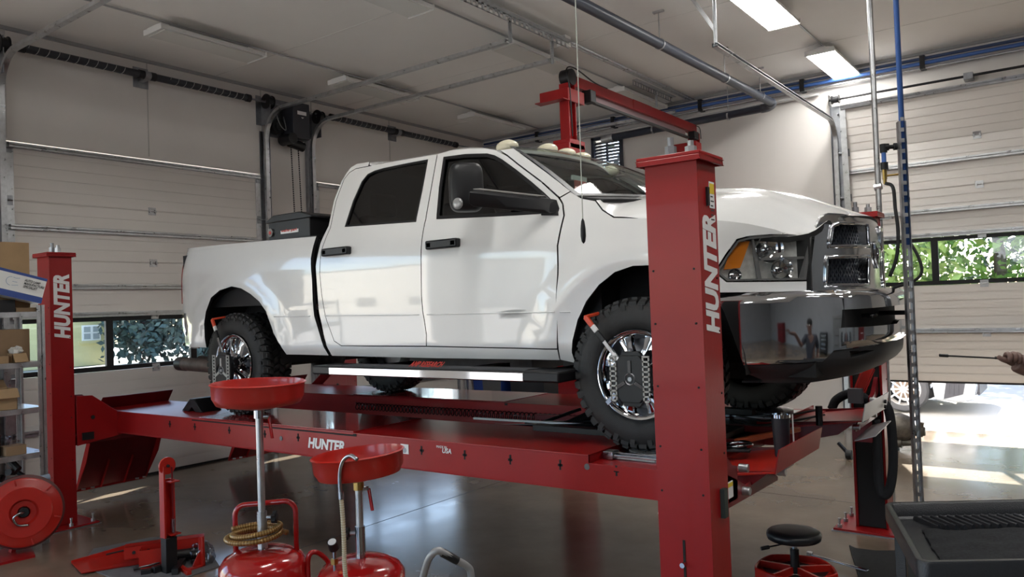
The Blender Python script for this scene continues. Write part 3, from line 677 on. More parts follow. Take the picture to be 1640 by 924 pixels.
# rear: raised stop flap, hanging drive-on ramp; front: raised stop flap
for ya, yb, near in ((3.62, 4.34, 1), (5.34, 6.06, 0)):
    X = -7.75; z = rz(X)
    MB().slab([[(X, ya, z-.005), (X, yb, z-.005)], [(X+.10, ya+.01, z+.115), (X+.10, yb, z+.115)]], (-.008, 0, .002)).build('stop_flap', RED_DK, LIFT)
    r = MB(); A, B = V((X-.12, ya-.02, .77)), V((X-.12, yb+.0, .77)); C_, D = V((X-.50, yb, .13)), V((X-.50, ya, .13))
    r.slab([[A, B], [D, C_]], (.012, 0, -.006))
    rp = r.build('drive_on_ramp', RED_DK, LIFT)
    dn = (D-A).normalized(); nrm = V((.86, 0, -.5)).normalized()
    MB().prism([A, A+nrm*.05, A+dn*.35+nrm*.075, D+nrm*.02, D], (0, .008, 0)).build('side_flange', RED, rp); MB().prism([B, B+nrm*.05, B+dn*.35+nrm*.075, C_+nrm*.02, C_], (0, -.008, 0)).build('side_flange', RED, rp)
    for y in (ya+.24, ya+.48): MB().bar(A+dn*.40+V((0, y-A.y, 0))+nrm*.02, D+V((0, y-D.y, 0))+nrm*.02, .008, .035).build('stiffener', RED, rp)
    MB().bar(D+nrm*.015, C_+nrm*.015, .012, .02).build('lip', RED, rp)
    for y in (ya+.05, ya+.14, yb-.12, yb-.04): MB().cyl((D.x+.01, y, D.z), (D.x+.01, y+.04, D.z-.005), .012, n=10).build('ramp_roller', GALV, rp)
    MB().box((X-.14, ya, .74), (X, ya+.012, z-.01)).box((X-.14, yb-.012, .74), (X, yb, z-.01)).box((X-.10, ya, .76), (X-.01, yb, .80)).build('ramp_hinge', RED_DK, LIFT)
    # front extension with ramp and flap
    X1 = -1.62; XF = -1.215
    MB().prism([(X1-.02, ya, rz(X1)-.055), (XF, ya, rz(XF)-.0), (XF, ya, rz(XF)-.008), (X1-.02, ya, rz(X1)-.07)], (0, yb-ya, 0)).build('front_deck', RED_BR if near else RED, LIFT, bev=.001)
    MB().slab([[(XF, ya, rz(XF)-.01), (XF, yb, rz(XF)-.01)], [(XF+.022, ya+.005, rz(XF)+.105), (XF+.022, yb, rz(XF)+.105)]], (.006, 0, 0)).build('stop_flap', RED if near else mat('sunlit_flap', (.55,.55,.57), .45, .3), LIFT)  # far flap: sunlight is put into its pale colour
    MB().prism([(X1-.1, ya+.012, rz(X1)-.19), (XF-.15, ya+.012, rz(X1)-.10), (XF-.02, ya+.012, rz(X1)-.0), (X1-.1, ya+.012, rz(X1)-.04)], (0, .01, 0)).build('flap_gusset', RED_DK, LIFT)
    MB().prism([(X1-.1, yb-.022, rz(X1)-.19), (XF-.15, yb-.022, rz(X1)-.10), (XF-.02, yb-.022, rz(X1)-.0), (X1-.1, yb-.022, rz(X1)-.04)], (0, .01, 0)).build('flap_gusset', RED_DK, LIFT)
    MB().cyl((-1.30, ya+.4, rz(X1)-.05), (-1.30, ya+.52, rz(X1)-.05), .022, n=14).build('bolt', GALV, LIFT)
for y, z in ((5.95, 1.055), (5.95, .99+.03)): MB().cyl((-1.199, y, z), (-1.185, y, z), .014, n=16).build('flap_hole', BLACK_M, LIFT)
MB().prism([(-1.30, 5.50, .84), (-1.30, 6.0, .87), (-1.17, 6.0, .91), (-1.17, 5.50, .88)], (0,0,.006)).build('sunlit_bracket', MATS['sunlit_flap'], LIFT)  # pale colour stands in for sun falling on this bracket
# rolling air jack bridging the runways, its hose coil and rails
JK = thing('rolling_jack', 'black rolling air jack bridging the gap between the lift runways', 'jack', (-2.6, 4.84, .95))
mb = MB(); mb.box((-3.0, 4.30, .90), (-2.7, 5.38, .96)).box((-2.15, 4.30, .90), (-1.9, 5.38, .96)).box((-3.0, 4.5, .86), (-1.9, 5.18, .93)); mb.build('beam', BLACK, JK, bev=.004)
for i, (x, z, dx) in enumerate(((-3.5, .985, 1.3), (-3.3, 1.0, 1.2), (-2.9, .99, .9))):
    MB().bar((x, 4.42+i*.12, z-.03), (x+dx, 4.5+i*.13, z+.05), .035, .03).build('lift_arm', BLACK_G, JK, bev=.003)
for (xa, ya, Ya), (xb, yb, Yb), w_ in (((884,691,4.42), (975,657,4.75), .035), ((892,684,4.46), (968,650,4.80), .028), ((900,693,4.44), (1010,672,4.62), .03), ((870,676,4.60), (930,655,4.85), .025)):
    MB().bar(at(xa, ya, Y=Ya), at(xb, yb, Y=Yb), w_, w_*.8).build('lift_arm', BLACK, JK, bev=.003)
MB().cyl((-2.55, 4.84, .93), (-2.55, 4.84, 1.04), .09, n=24).build('air_bag', BLACK, JK)
MB().bar((-3.7, 4.44, 1.0), (-2.2, 4.50, 1.01), .02, .015).build('slide_rail', GALV_DK, JK)
for y in (4.24, 5.44): MB().box((-3.0, y-.04, .985), (-1.95, y+.04, 1.03)).build('roller_carriage', BLACK, JK, bev=.003)
for y in (4.55, 5.1): MB().bar((-3.6, y, .93), (-1.7, y+.03, .945), .05, .04).build('cross_rail', RED_DK, JK)
c = []; N = 64*14
for i in range(N+1):
    f = i/N; x = -5.95+f*3.0; th = 2*PI*64*f; rr = .033
    c.append((x, 5.295+math.sin(th)*.030, .875+.02*f+rr*math.cos(th)))
tag(MB().tube(c, .0045, 5).build('coiled_air_hose', BLACK_G, None), 'thin black coiled air hose stretched beside the far runway', 'hose')
# wheel chock on the rear of the near runway
x, y, z = -6.52, 3.93, rz(-6.5)
mb = MB(); mb.prism([(x-.17, y-.06, z), (x-.05, y-.06, z), (x, y-.06, z+.04), (x+.05, y-.06, z), (x+.16, y-.06, z), (x+.03, y-.06, z+.115), (x-.03, y-.06, z+.115)], (0, .20, 0)); mb.build('wheel_chock', BLACK, None, bev=.006)
tag(bpy.data.objects['wheel_chock'], 'black rubber wheel chock on the near runway behind the rear wheel', 'wheel chock')
# turn plates under the front wheels
for yc, lab in ((3.98, 'steel turn plate under the near front wheel'), (5.70, 'steel turn plate under the far front wheel')):
    t = thing('turn_plate', lab, 'turn plate', (-1.95, yc, rz(-2)-.045)); zb = rz(-2)-.045
    MB().box((-2.16, yc-.20, zb), (-1.74, yc+.24, zb+.012)).build('base', GALV, t, bev=.002); MB().cyl((-1.95, yc, zb+.012), (-1.95, yc, zb+.040), .19, n=48).build('disc', GALV, t, bev=.003)
    MB().box((-2.20, yc-.24, zb+.002), (-2.14, yc-.16, zb+.045)).box((-2.14, yc-.23, zb+.018), (-1.70, yc-.205, zb+.030)).box((-2.20, yc-.20, zb+.03), (-1.72, yc-.18, zb+.038)).build('lock_bar', CHROME_D, t, bev=.003)
# ============================================================ TWO-POST LIFT BEHIND
T2 = thing('two_post_lift', 'red two-post lift with overhead beam standing behind the truck', 'vehicle lift', (-4.5, 9.0, 0))
X = -4.5
L0 = at(912, 240, X=X); L1 = at(915, 145, X=X); B0 = at(927, 140, X=X); B1 = at(1112, 206, X=X); yL, yR = L0.y, at(1112, 240, X=X).y
zt = B0.z
for y, s in ((yL, 1), (yR, -1)):
    MB().box((X-.16, y-.16, 0), (X+.10, y+.16, 3.56)).build('column', RED, T2, bev=.01)
    MB().box((X-.28, y-.26, 0), (X+.28, y+.26, .02)).build('base_plate', RED, T2, bev=.002)
    e = MB(); e.box((X-.06, y-.075, 3.5), (X+.06, y-.06, zt-.02)).box((X-.06, y+.06, 3.5), (X+.06, y+.075, zt-.02)).box((X+.0, y-.075, 3.5), (X+.012, y+.075, zt-.02)); e.build('extension', RED, T2, bev=.004)
    e = MB().box((X-.12, y-.14, 3.50), (X+.10, y+.17, 3.60)); e.build('extension_foot', RED, T2, bev=.006)
    z_ = zt-.22 if s > 0 else zt-.30
    e = MB().box((X+.06, y-.09, z_), (X+.07, y+.24*(1 if s > 0 else .4), z_+.14)).box((X-.3, y-.10, z_), (X+.07, y-.09, z_+.14)).box((X-.3, y-.20, z_), (X+.07, y-.09, z_+.01)).box((X-.05, y+.09, z_), (X+.07, y+.22, z_+.012)); e.build('beam_bracket', RED, T2, bev=.003)
bm_ = MB(); bm_.box((X-.05, yL-.02, zt-.03), (X+.05, yR-.0, zt+.09)).box((X+.05, (yL+yR)/2-.25, zt-.035), (X+.056, (yL+yR)/2+.25, zt+.09)); bm_.build('overhead_beam', RED, T2, bev=.006)
MB().box((X+.02, yL+.42, zt-.15), (X+.06, yR-.30, zt-.12)).build('safety_bar', BLACK, T2, bev=.004)
MB().box((X-.005, yL+.42, zt-.12), (X+.005, yR-.30, zt-.03)).build('bar_web', mat('web_mauve', (.30,.19,.20), .4), T2)
MB().box((X+.0, yL+.30, zt-.17), (X+.12, yL+.42, zt-.03)).build('limit_switch', BLACK, T2, bev=.008)
MB().box((X+.0, yR-.2, zt-.14), (X+.10, yR-.05, zt-.03)).build('limit_switch', BLACK, T2, bev=.008)
MB().cyl((X-.06, yL+.02, zt+.06), (X+.06, yL+.02, zt+.06), .09, n=20).build('pulley', BLACK, T2)
Tb('control_cable', spline([(X+.06, yL-.02, zt-.6), (X+.07, yL-.06, zt-.1), (X+.05, yL-.08, zt+.12), (X+.05, yL+.1, zt+.17), (X+.05, yL+.5, zt+.1), (X+.05, yL+.8, zt+.09)]), .008, BLACK, T2)
Tb('control_cable', spline([(X+.06, yR-.05, zt+.07), (X+.07, yR+.06, zt+.05), (X+.07, yR+.09, zt-.1)]), .006, BLACK, T2)
for y, s in ((yL, 1), (yR, -1)):                   # folded swing arms low on the columns
    MB().bar((X, y, .20), (X-.9, y+s*.5, .20), .1, .08).build('swing_arm', RED_DK, T2, bev=.006); MB().bar((X, y, .20), (X-.9+.1, y+s*.15, .20), .1, .08).build('swing_arm', RED_DK, T2, bev=.006)
# ============================================================ PICKUP TRUCK
YC = 4.86; YS = 3.86
PAINT2 = [PAINT, BLACK_M]  # second slot blackens folded panel edges, painting in the shade of the gaps
TR = thing('pickup_truck', 'white crew-cab pickup truck with chrome bumpers raised on the red four-post lift', 'truck', (-3.9, YC, .985))
def nose_d(x, xc=-1.9, a=.9, n=2.3):
    q = min(.9999, max(0, (x-xc)/a)); return 1-(1-q**n)**(1/n)
HUBS = [(-5.83, 1.415), (-2.03, 1.415)]
def S(x, z):
    d = 0.
    if z < 1.60: d += .05*((1.60-z)/.13)**2
    if z < 1.785: d += -.010*sstep(1.785, 1.775, z)*0 + .004
    d += .012*sstep(1.9, 1.55, z)
    if z > 2.12: d += .055*(min(z, 2.43)-2.12)**2/.31**2
    if z > 2.40: d += .40*(z-2.43) if z > 2.46 else .40*.5*(z-2.40)**2/.06
    d += nose_d(x)
    if x < -6.45: d += .16*((-6.45-x)/.42)**2
    for hx, hz in HUBS:
        r = math.hypot((x-hx), (z-hz)*.96)
        if z > 1.3: d -= .030*math.exp(-((r-.64)/.10)**2)*sstep(1.35, 1.6, z)
    return YS+d
def march(px, py, f, t0=1.5, t1=9., n=700):
    d = ray(px, py); a = t0; fa = f(CAMP+d*a); best = (-9e9, None)
    for i in range(1, n+1):
        b = t0+(t1-t0)*i/n; fb = f(CAMP+d*b)
        if fa < 0 <= fb:
            for _ in range(25):
                m = (a+b)/2
                if f(CAMP+d*m) < 0: a = m
                else: b = m
            return CAMP+d*b
        if fb > best[0]: best = (fb, CAMP+d*b)
        a, fa = b, fb
    return best[1]                       # grazing point of the silhouette
def side(px, py):
    P = march(px, py, lambda P: P.y-S(P.x, P.z)); return (P.x, P.z)
def Xf(y, z=0): return -1.9+.9*max(0, 1-min(1, abs(y-YC))**2.3)**(1/2.3)
def fgr(y, z): return V((Xf(y)-.015+.025*sstep(YC-.62, YC-.48, y)-.02*sstep(2.19, 2.26, z), y, z))
def front(px, py):
    P = march(px, py, lambda P: Xf(P.y)-P.x if P.y > 3.9 else -1.); return refine(px, py, fgr, P.y, P.z)
fs_r = lambda u, v: V((u, S(u, v), v)); fs_l = lambda u, v: V((u, 2*YC-S(u, v), v))
out_r = lambda p: V((.05, -1, .1)); out_l = lambda p: V((.05, 1, .1))
if False: pass
def both(name, m, parent_r, parent_l, poly, holes=(), gap=.0035, du=.12, dv=.06, depth=.03, off=0., **k):
    P = offset_poly(poly, gap) if gap else poly
    fr = fs_r if not off else (lambda u, v: V((u, S(u, v)+off, v))); fl = fs_l if not off else (lambda u, v: V((u, 2*YC-S(u, v)-off, v)))
    a = trim(name, m, parent_r, P, fr, du, dv, holes, depth, lambda p: V((0, -1, 0)) if p.x < -1.5 else V((.6, -.8, 0)), **k)
    b = trim(name, m, parent_l, P, fl, du, dv, holes, depth, lambda p: V((0, 1, 0)) if p.x < -1.5 else V((.6, .8, 0)), **k)
    return a, b
pl = lambda pts: [side(*p) for p in pts]
SEAM = [(700.5,246.6),(682,351),(676,382),(674.5,430),(675,473),(677,498),(683,537),(683,554.5)]
RD_BACK = [(547,554),(535,546),(523,513),(515,471),(512,440),(514.5,402),(529,365),(538,322),(551,287),(560,276),(570,270)]
DRIP_R = [(590,266),(600,264),(640,257)]
DRIP_F = [(710,244),(722,240.5),(751,237.8),(776,237.3),(795,240.5),(812,249),(832,265),(868,292),(895,317)]
FD_FRONT = [(901,327),(903,345),(892.5,394),(893,440),(893,500),(893,559)]
# doors
RW = pl([(553,362.5),(566,322),(580,291),(589,279.5),(600,274),(614,270),(650,262.5),(685,256),(676,305),(666,354.5),(610,358.5)])
rdp = pl(SEAM[::-1]+DRIP_R[::-1]+RD_BACK[::-1])
fdp = pl(SEAM+[(740,555.8),(800,557)]+FD_FRONT[::-1]+DRIP_F[::-1])
FW = pl([(700,350),(704,300),(711,252),(745,247.5),(780,246.5),(792,249.5),(804,256),(826,272),(850,291),(872,310),(889,326),(892,340),(800,345.5)])
rdr, rdl = both('rear_door', PAINT2, TR, TR, rdp, [RW]); fdr, fdl = both('front_door', PAINT2, TR, TR, fdp, [FW])
TINT = glass('tinted_glass', (.5,.5,.5), .05, .0); TINT2 = glass('front_side_glass', (.6,.65,.62), .30)
both('window_glass', TINT, rdr, rdl, RW, gap=-.004, depth=0, off=.012); both('window_glass', TINT, fdr, fdl, FW, gap=-.004, depth=0, off=.018)
# rubber seal frame around the windows
def frame_strip(poly, w): return poly, [offset_poly(poly, w)]
for W_, (a, b), w in ((RW, (rdr, rdl), .014), (FW, (fdr, fdl), .022)):
    o, h = frame_strip(offset_poly(W_, -.004), w); both('window_seal', BLACK, a, b, o, h, gap=0, depth=.01, off=-.002)
def handle(px0, px1, prn, mir):
    (x0, z0), (x1, z1) = side(*px0), side(*px1); ym = S((x0+x1)/2, (z0+z1)/2)
    for k, pr in ((0, prn), (1, mir)):
        y = ym-.045 if k == 0 else 2*YC-ym+.045; sg = 1 if k == 0 else -1; zc = (z0+z1)/2
        MB().box((x0, min(y, y+sg*.052), zc-.030), (x1, max(y, y+sg*.052), zc+.030)).box((x0+.005, min(y, y+sg*.05), zc-.024), (x0+.06, max(y, y+sg*.05), zc+.024)).box((x1-.06, min(y, y+sg*.05), zc-.024), (x1-.005, max(y, y+sg*.05), zc+.024)).build('door_handle', BLACK, pr, bev=.010)
handle((522,399), (562,407), rdr, rdl); handle((688,386), (737,396), fdr, fdl)
# cab side around the doors: rear pillar, rocker, door-frame rail
cab = pl([(532,570),(518,534.5),(510.6,499),(505.5,426),(513.6,388),(526,362),(535,320),(547,290),(555,277),(562,268),(572,262),(592,259)]) + pl(DRIP_R[:1]+RD_BACK[::-1]+[(600,554.6),(683,555),(740,556.3),(800,557.5),(893,559.6),(897,577),(700,574)])
both('cab_side', PAINT2, TR, TR, cab, gap=.002)
both('a_pillar', PAINT2, TR, TR, pl([(800,240.5),(812,248),(832,264),(868,291),(896,316),(914,306),(880,279.5),(844,253),(822,237)]), gap=.002, du=.05)
# fender
hx, hz = HUBS[1]
ARCH_F = [(1144,470),(1130,452),(1110,439),(1080,430),(1047,426),(1014,427),(985,437),(960,457),(940,483),(926,513),(918,545),(917,565),(924,583)]
HOOD_E = [(954,321),(965,336),(983,347.6),(1047,348.8),(1139,350.6),(1170,353),(1200,357),(1242,366),(1260,372.5)]
HL = [(1260,373.5),(1200,379),(1181,384),(1163,408),(1146,434.5),(1155,443),(1164,450.5),(1230,450),(1294,449)]
HLX = HL+[(1299,412),(1303,378)]
fen = pl([(895.5,317),(914,306),(932,317)]+HOOD_E+HL+[(1294,467),(1220,469)]+ARCH_F+[(897,577),(893.5,559),(893.5,440),(893,394),(903.5,345),(901.5,327)])
both('front_fender', PAINT2, TR, TR, fen, gap=.005, du=.07, dv=.05)
# bed side
ARCH_R = [(459,568),(449,553),(438,534),(426,499),(415,483),(401,471),(386,462),(371,459),(352,465),(338,477),(330,499),(327,520),(328,540),(331,557)]
bed = pl([(283,398.5),(355,391.5),(427,385),(507,378),(501,398),(498,414),(500,450),(501,480),(504.5,510),(513.6,540.6),(527,569.5)]+ARCH_R+[(296,553),(286,530),(279.5,504),(279.5,487),(276,445),(273,424),(277,405)])
both('bed_side', PAINT2, TR, TR, bed, gap=.002, du=.08, dv=.06)
tl = pl([(273,424),(276,445),(279.5,487),(272,487),(268,455),(267.5,430)])
TAIL = mat('tail_light_red', (.30, .01, .012), .12, coat=.6); both('tail_light', TAIL, TR, TR, tl, gap=.0, du=.03, depth=.04, off=-.006)
(rx0, rz0), (rx1, rz1) = side(283, 398.5), side(507, 378)
for sg in (1, -1):
    f = (lambda y: y) if sg > 0 else (lambda y: 2*YC-y)
    MB().prism([(rx0, f(S(rx0, rz0)+.0), rz0-.004), (rx1, f(S(rx1, rz1)), rz1-.004), (rx1, f(S(rx1, rz1)+.09), rz1+.006), (rx0+.02, f(S(rx0, rz0)+.09), rz0+.006)], (0, 0, .012)).build('bed_rail_cap', BLACK, TR, bev=.004)
# shallow groove along the body (lower feature line)
for sg in (1, -1):
    for a, b in (((439,507),(497,506)), ((520,505.6),(672,504)), ((684,503.7),(888,499.6)), ((897,499.5),(914,499.3))):
        (xa, z0), (xb, z1) = side(*a), side(*b); pts = []
        for i in range(13):
            x = xa+(xb-xa)*i/12; z = z0+(z1-z0)*i/12; y = S(x, z)-.001; pts.append((x, y if sg > 0 else 2*YC-y, z))
        Tb('feature_line', pts, .0045, PAINT, TR, n=8, smooth_all=True)
# roof
RT = [side(*p) for p in ([(562,268),(572,262.5),(592,260)]+DRIP_R[1:]+[(700,247)]+DRIP_F[1:5])]
RT = sorted(RT); xa, xb = RT[0][0], RT[-1][0]; rows = []
def roofP(x, t):
    zd = interp(x, RT); ye = S(x, zd)+.003; hh = .085*sstep(xa-.25, xa+.5, x)+.0
    k = sstep(xb-.5, xb, x); xx = x+.185*(1-t*t)*k; zc = zd+hh*(1-abs(t)**3.4); ze = zd+(2.874+.014*(1-t*t)-zd)*(1-abs(t)**8)
    return V((xx, YC+t*(YC-ye), zc*(1-k)+ze*k))
for i in range(41):
    x = xa+(xb-xa)*i/40; rows.append([roofP(x, -1+2*j/40) for j in range(41)])
MB().slab(rows, (0, 0, -.02)).build('roof', PAINT, TR, smooth_all=False, ang=50)
# back of the cab
zb0 = 2.40
mb = MB(); rows = []
for j in range(21):
    t = -1+j/10; top = roofP(xa, t); rows.append([V((xa-.12*(1-k/8), YC+t*((YC-S(-4.6, zb0+(top.z-zb0)*k/8))), zb0-.9+(top.z-zb0+.9)*k/8)) for k in range(9)])
MB().slab(rows, (.02, 0, 0)).build('cab_back', PAINT, TR, ang=50)
Bx('rear_window', (xa-.11, 4.15, 2.46), (xa-.075, 5.57, 2.83), BLACK_G, TR)
# windshield
def wtop(q): return V((-3.045+.165*(1-q*q), YC+q*.745, 2.868+.014*(1-q*q)))
def wbot(q): return V((-2.46+.32*(1-q*q), YC+q*.905, 2.470+.008*(1-q*q)))
WE = []
for p_ in ((919,312),(900,296),(880,279.5),(862,266),(844,253),(829,243),(815,235)):
    x_, z_ = side(*p_); WE.append(V((x_, S(x_, z_)+.004, z_)))
def wsh(u, v, o=0.):
    q = min(5.999, max(0, v*6)); i = int(q); E_ = WE[i].lerp(WE[i+1], q-i)
    if v > 1: E_ = WE[6]+(WE[6]-WE[5])*(v-1)*6
    if v < 0: E_ = WE[0]+(WE[0]-WE[1])*(-v)*6
    C_ = wbot(0).lerp(wtop(0), v)+V((.6, 0, .8))*.045*math.sin(PI*min(1, max(0, v)))
    y = YC+u*(YC-E_.y); return V((C_.x+(E_.x-C_.x)*u*u, y, C_.z+(E_.z-C_.z)*u*u))+V((.6, 0, .8))*o
rows = [[wsh(-1+2*i/24, j/12) for i in range(25)] for j in range(13)]
MB().grid(rows).build('windshield', glass('windshield_glass', (.80,.93,.88), .75), TR, smooth_all=True)
for q0, q1, v0, v1, nm in ((-1.0,-.965,0,1,'windshield_trim'),(.965,1.0,0,1,'windshield_trim'),(-1,1,.972,1.01,'windshield_trim'),(-1,1,-.02,.02,'windshield_trim')):
    rows = [[wsh(q0+(q1-q0)*i/16, v0+(v1-v0)*j/8, .004) for i in range(17)] for j in range(9)]; MB().grid(rows).build(nm, BLACK, TR, smooth_all=True)
rows = [[wbot(-1+2*i/24)+V((.10*j, 0, -.004-.02*j)) for i in range(25)] for j in range(3)]; MB().slab(rows, (0,0,-.02)).build('cowl', BLACK, TR)
for q in (-.5, .35): MB().bar(wsh(q, .0, .02), wsh(q+.42, .10, .02), .012, .012).build('wiper', BLACK_M, TR)
# hood
he = sorted([side(*p) for p in HOOD_E[:]]); he_x = [(p[0], p[1]) for p in he]
zC = [(-2.3, 2.50), (-1.87, 2.485), (-1.55, 2.45), (-1.3, 2.41), (-1.1, 2.36), (-.95, 2.33)]
def Hz(x, y):
    y = min(y, 2*YC-y); zE = interp(x, he_x+[(-1.10, 2.13)]); yE = S(min(x, -1.08), zE)
    t = min(1, max(0, (y-yE)/max(.05, YC-yE))); zb = zE+(interp(x, zC)-zE)*(1-(1-t)**3.0)
    zb += .022*sstep(YC-.50, YC-.40, y)*sstep(-1.2, -1.6, x)
    HN = interp(y, [(4.12, 2.13), (4.22, 2.15), (4.27, 2.185), (4.33, 2.225), (4.45, 2.245), (4.86, 2.265)])
    q = min(1, max(0, (Xf(y)+.0-x)/.50)); return HN+(zb-HN)*(1-(1-q)**2.6)
edge = [(p[0], S(p[0], p[1])+.006) for p in he]
nose = [(Xf(YC-d)-.004, YC-d) for d in (.70, .66, .6, .5, .4, .3, .2, .1, 0)]
cowl = [(wbot(-1+i/6).x+.10, wbot(-1+i/6).y) for i in range(0, 7)]
half = [e for e in edge if e[0] > cowl[0][0]-.02]+nose
outl = half+[(x, 2*YC-y) for x, y in half[::-1][1:]]+[(x, 2*YC-y) for x, y in cowl[1:-1]]+[(x, y) for x, y in cowl[::-1][:-1]]
trim('hood', PAINT2, TR, outl, lambda x, y: V((x, y, Hz(x, y))), .05, .05, (), .03, lambda p: V((0,0,1)))
# grille: chrome surround with four openings, honeycomb inserts
CHROME_G = mat('smudged_chrome', (.60, .61, .62), .16, 1., rnoise=.08, nscale=7)
go = [front(*p) for p in [(1305,377),(1308,361),(1314,349),(1326,341),(1350,342.5)]]+[(YC-.2, 2.245), (YC, 2.25), (YC, 1.845), (YC-.2, 1.845)]+[front(1294.5,466)]
o1 = [front(*p) for p in [(1331,362),(1343,357),(1385,359),(1387,395),(1326,395)]]; o2 = [front(*p) for p in [(1322,412),(1387,411),(1386,457),(1321,457)]]
fg = lambda y, z: V((Xf(y)+.004+.035*sstep(0, .10, min(abs(y-go[0][0]-.0), .1)+.0), y, z)) if y <= YC else V((0,0,0))
def fgl(y, z): p = fgr(2*YC-y, z); p.y = y; return p
mir = lambda P: [(2*YC-y, z) for y, z in P]
gr = trim('grille', CHROME_G, TR, go, fgr, .05, .06, [o1, o2], .07, lambda p: V((1,0,0)))
trim('grille', CHROME_G, TR, mir(go)[::-1], fgl, .05, .06, [mir(o1)[::-1], mir(o2)[::-1]], .07, lambda p: V((1,0,0)))
for O in (o1, o2):
    for s_ in (1, -1):
        pts = []
        for i in range(len(O)):
            (ya, za), (yb, zb_) = O[i], O[(i+1) % len(O)]
            for k in range(5): y, z = ya+(yb-ya)*k/5, za+(zb_-za)*k/5; p = fgr(y, z); pts.append((p.x+.004, y if s_ > 0 else 2*YC-y, z))
        MB().tube(pts, .011, 8, closed=True).build('opening_frame', CHROME, TR, smooth_all=True)
GM = mat('grille_mesh_paint', (.035, .040, .052), .3)
def honey(O, mirror, name):
    y0, y1 = min(p[0] for p in O)-.01, max(p[0] for p in O)+.01; z0, z1 = min(p[1] for p in O)-.01, max(p[1] for p in O)+.01; mb = MB(); s = .034
    for i in range(int((y1-y0)/s)+1):
        for j in range(int((z1-z0)/(s*.6))+1):
            y = y0+i*s+(s/2 if j % 2 else 0); z = z0+j*s*.6
            for dy, dz in ((s*.5, s*.3), (s*.5, -s*.3)):
                a = V((Xf(y)-.045, y-dy*.5, z-dz)); b = V((Xf(y)-.045, y+dy*.5, z+dz))
                a.y = y; b.y = y+dy; a.z = z; b.z = z+dz*2
                if mirror: a.y, b.y = 2*YC-a.y, 2*YC-b.y
                if z0 < min(a.z, b.z)+.02 and max(a.z, b.z) < z1+.01 and b.y*(1 if not mirror else -1) < (y1+.02)*(1 if not mirror else -1)+(0 if not mirror else 0)+(9.72*0): mb.bar(a, b, .006, .012, (1,0,0))
    mb.build(name, GM, TR, flat=True, kind='stuff')
for O in (o1, o2): honey(O, False, 'grille_mesh')
def honey_l(O):
    y0, y1 = 2*YC-max(p[0] for p in O), 2*YC-min(p[0] for p in O); z0, z1 = min(p[1] for p in O), max(p[1] for p in O); mb = MB(); s = .034
    for k in range(-12, 24):
        for sg in (1, -1):
            pts = []
            for i in range(20):
                y = y0+(y1-y0)*i/19; z = z0+k*s+sg*(y-y0)*1.2
                if z0 < z < z1: pts.append((Xf(2*YC-y)-.045, y, z))
            if len(pts) > 1: mb.bar(pts[0], pts[-1], .006, .012, (1,0,0))
    mb.build('grille_mesh', GM, TR, flat=True, kind='stuff')
for O in (o1, o2): honey_l(O)
MB().box((-1.45, 4.2, 1.82), (Xf(4.3)-.06, 5.52, 2.12)).build('grille_backing', BLACK_M, TR)
# emblem shield with horns at the crossing of the bars
e0 = V((Xf(YC)+.010, YC, 2.045))
mb = MB().prism([e0+V((0, y, z)) for y, z in ((-.055,.06),(-.03,.075),(0,.068),(.03,.075),(.055,.06),(.045,-.03),(0,-.085),(-.045,-.03))], (.016, 0, 0)); em = mb.build('emblem', CHROME_D, TR, bev=.004)
MB().prism([e0+V((.0165, y*.72, z*.72)) for y, z in ((-.055,.06),(-.03,.075),(0,.068),(.03,.075),(.055,.06),(.045,-.03),(0,-.085),(-.045,-.03))], (.002, 0, 0)).build('shield_field', BLACK_G, em)
for s in (1, -1): MB().tube([e0+V((.02, s*(.012+.02*math.sin(t)), .03-.028*(1-math.cos(t)))) for t in [i*.4 for i in range(9)]], [.006*(1-i/12) for i in range(9)], 6).build('horn', CHROME, em)
MB().prism([e0+V((.018, y, z)) for y, z in ((-.01,.03),(.01,.03),(.006,-.03),(-.006,-.03))], (.006,0,0)).build('muzzle', CHROME, em)
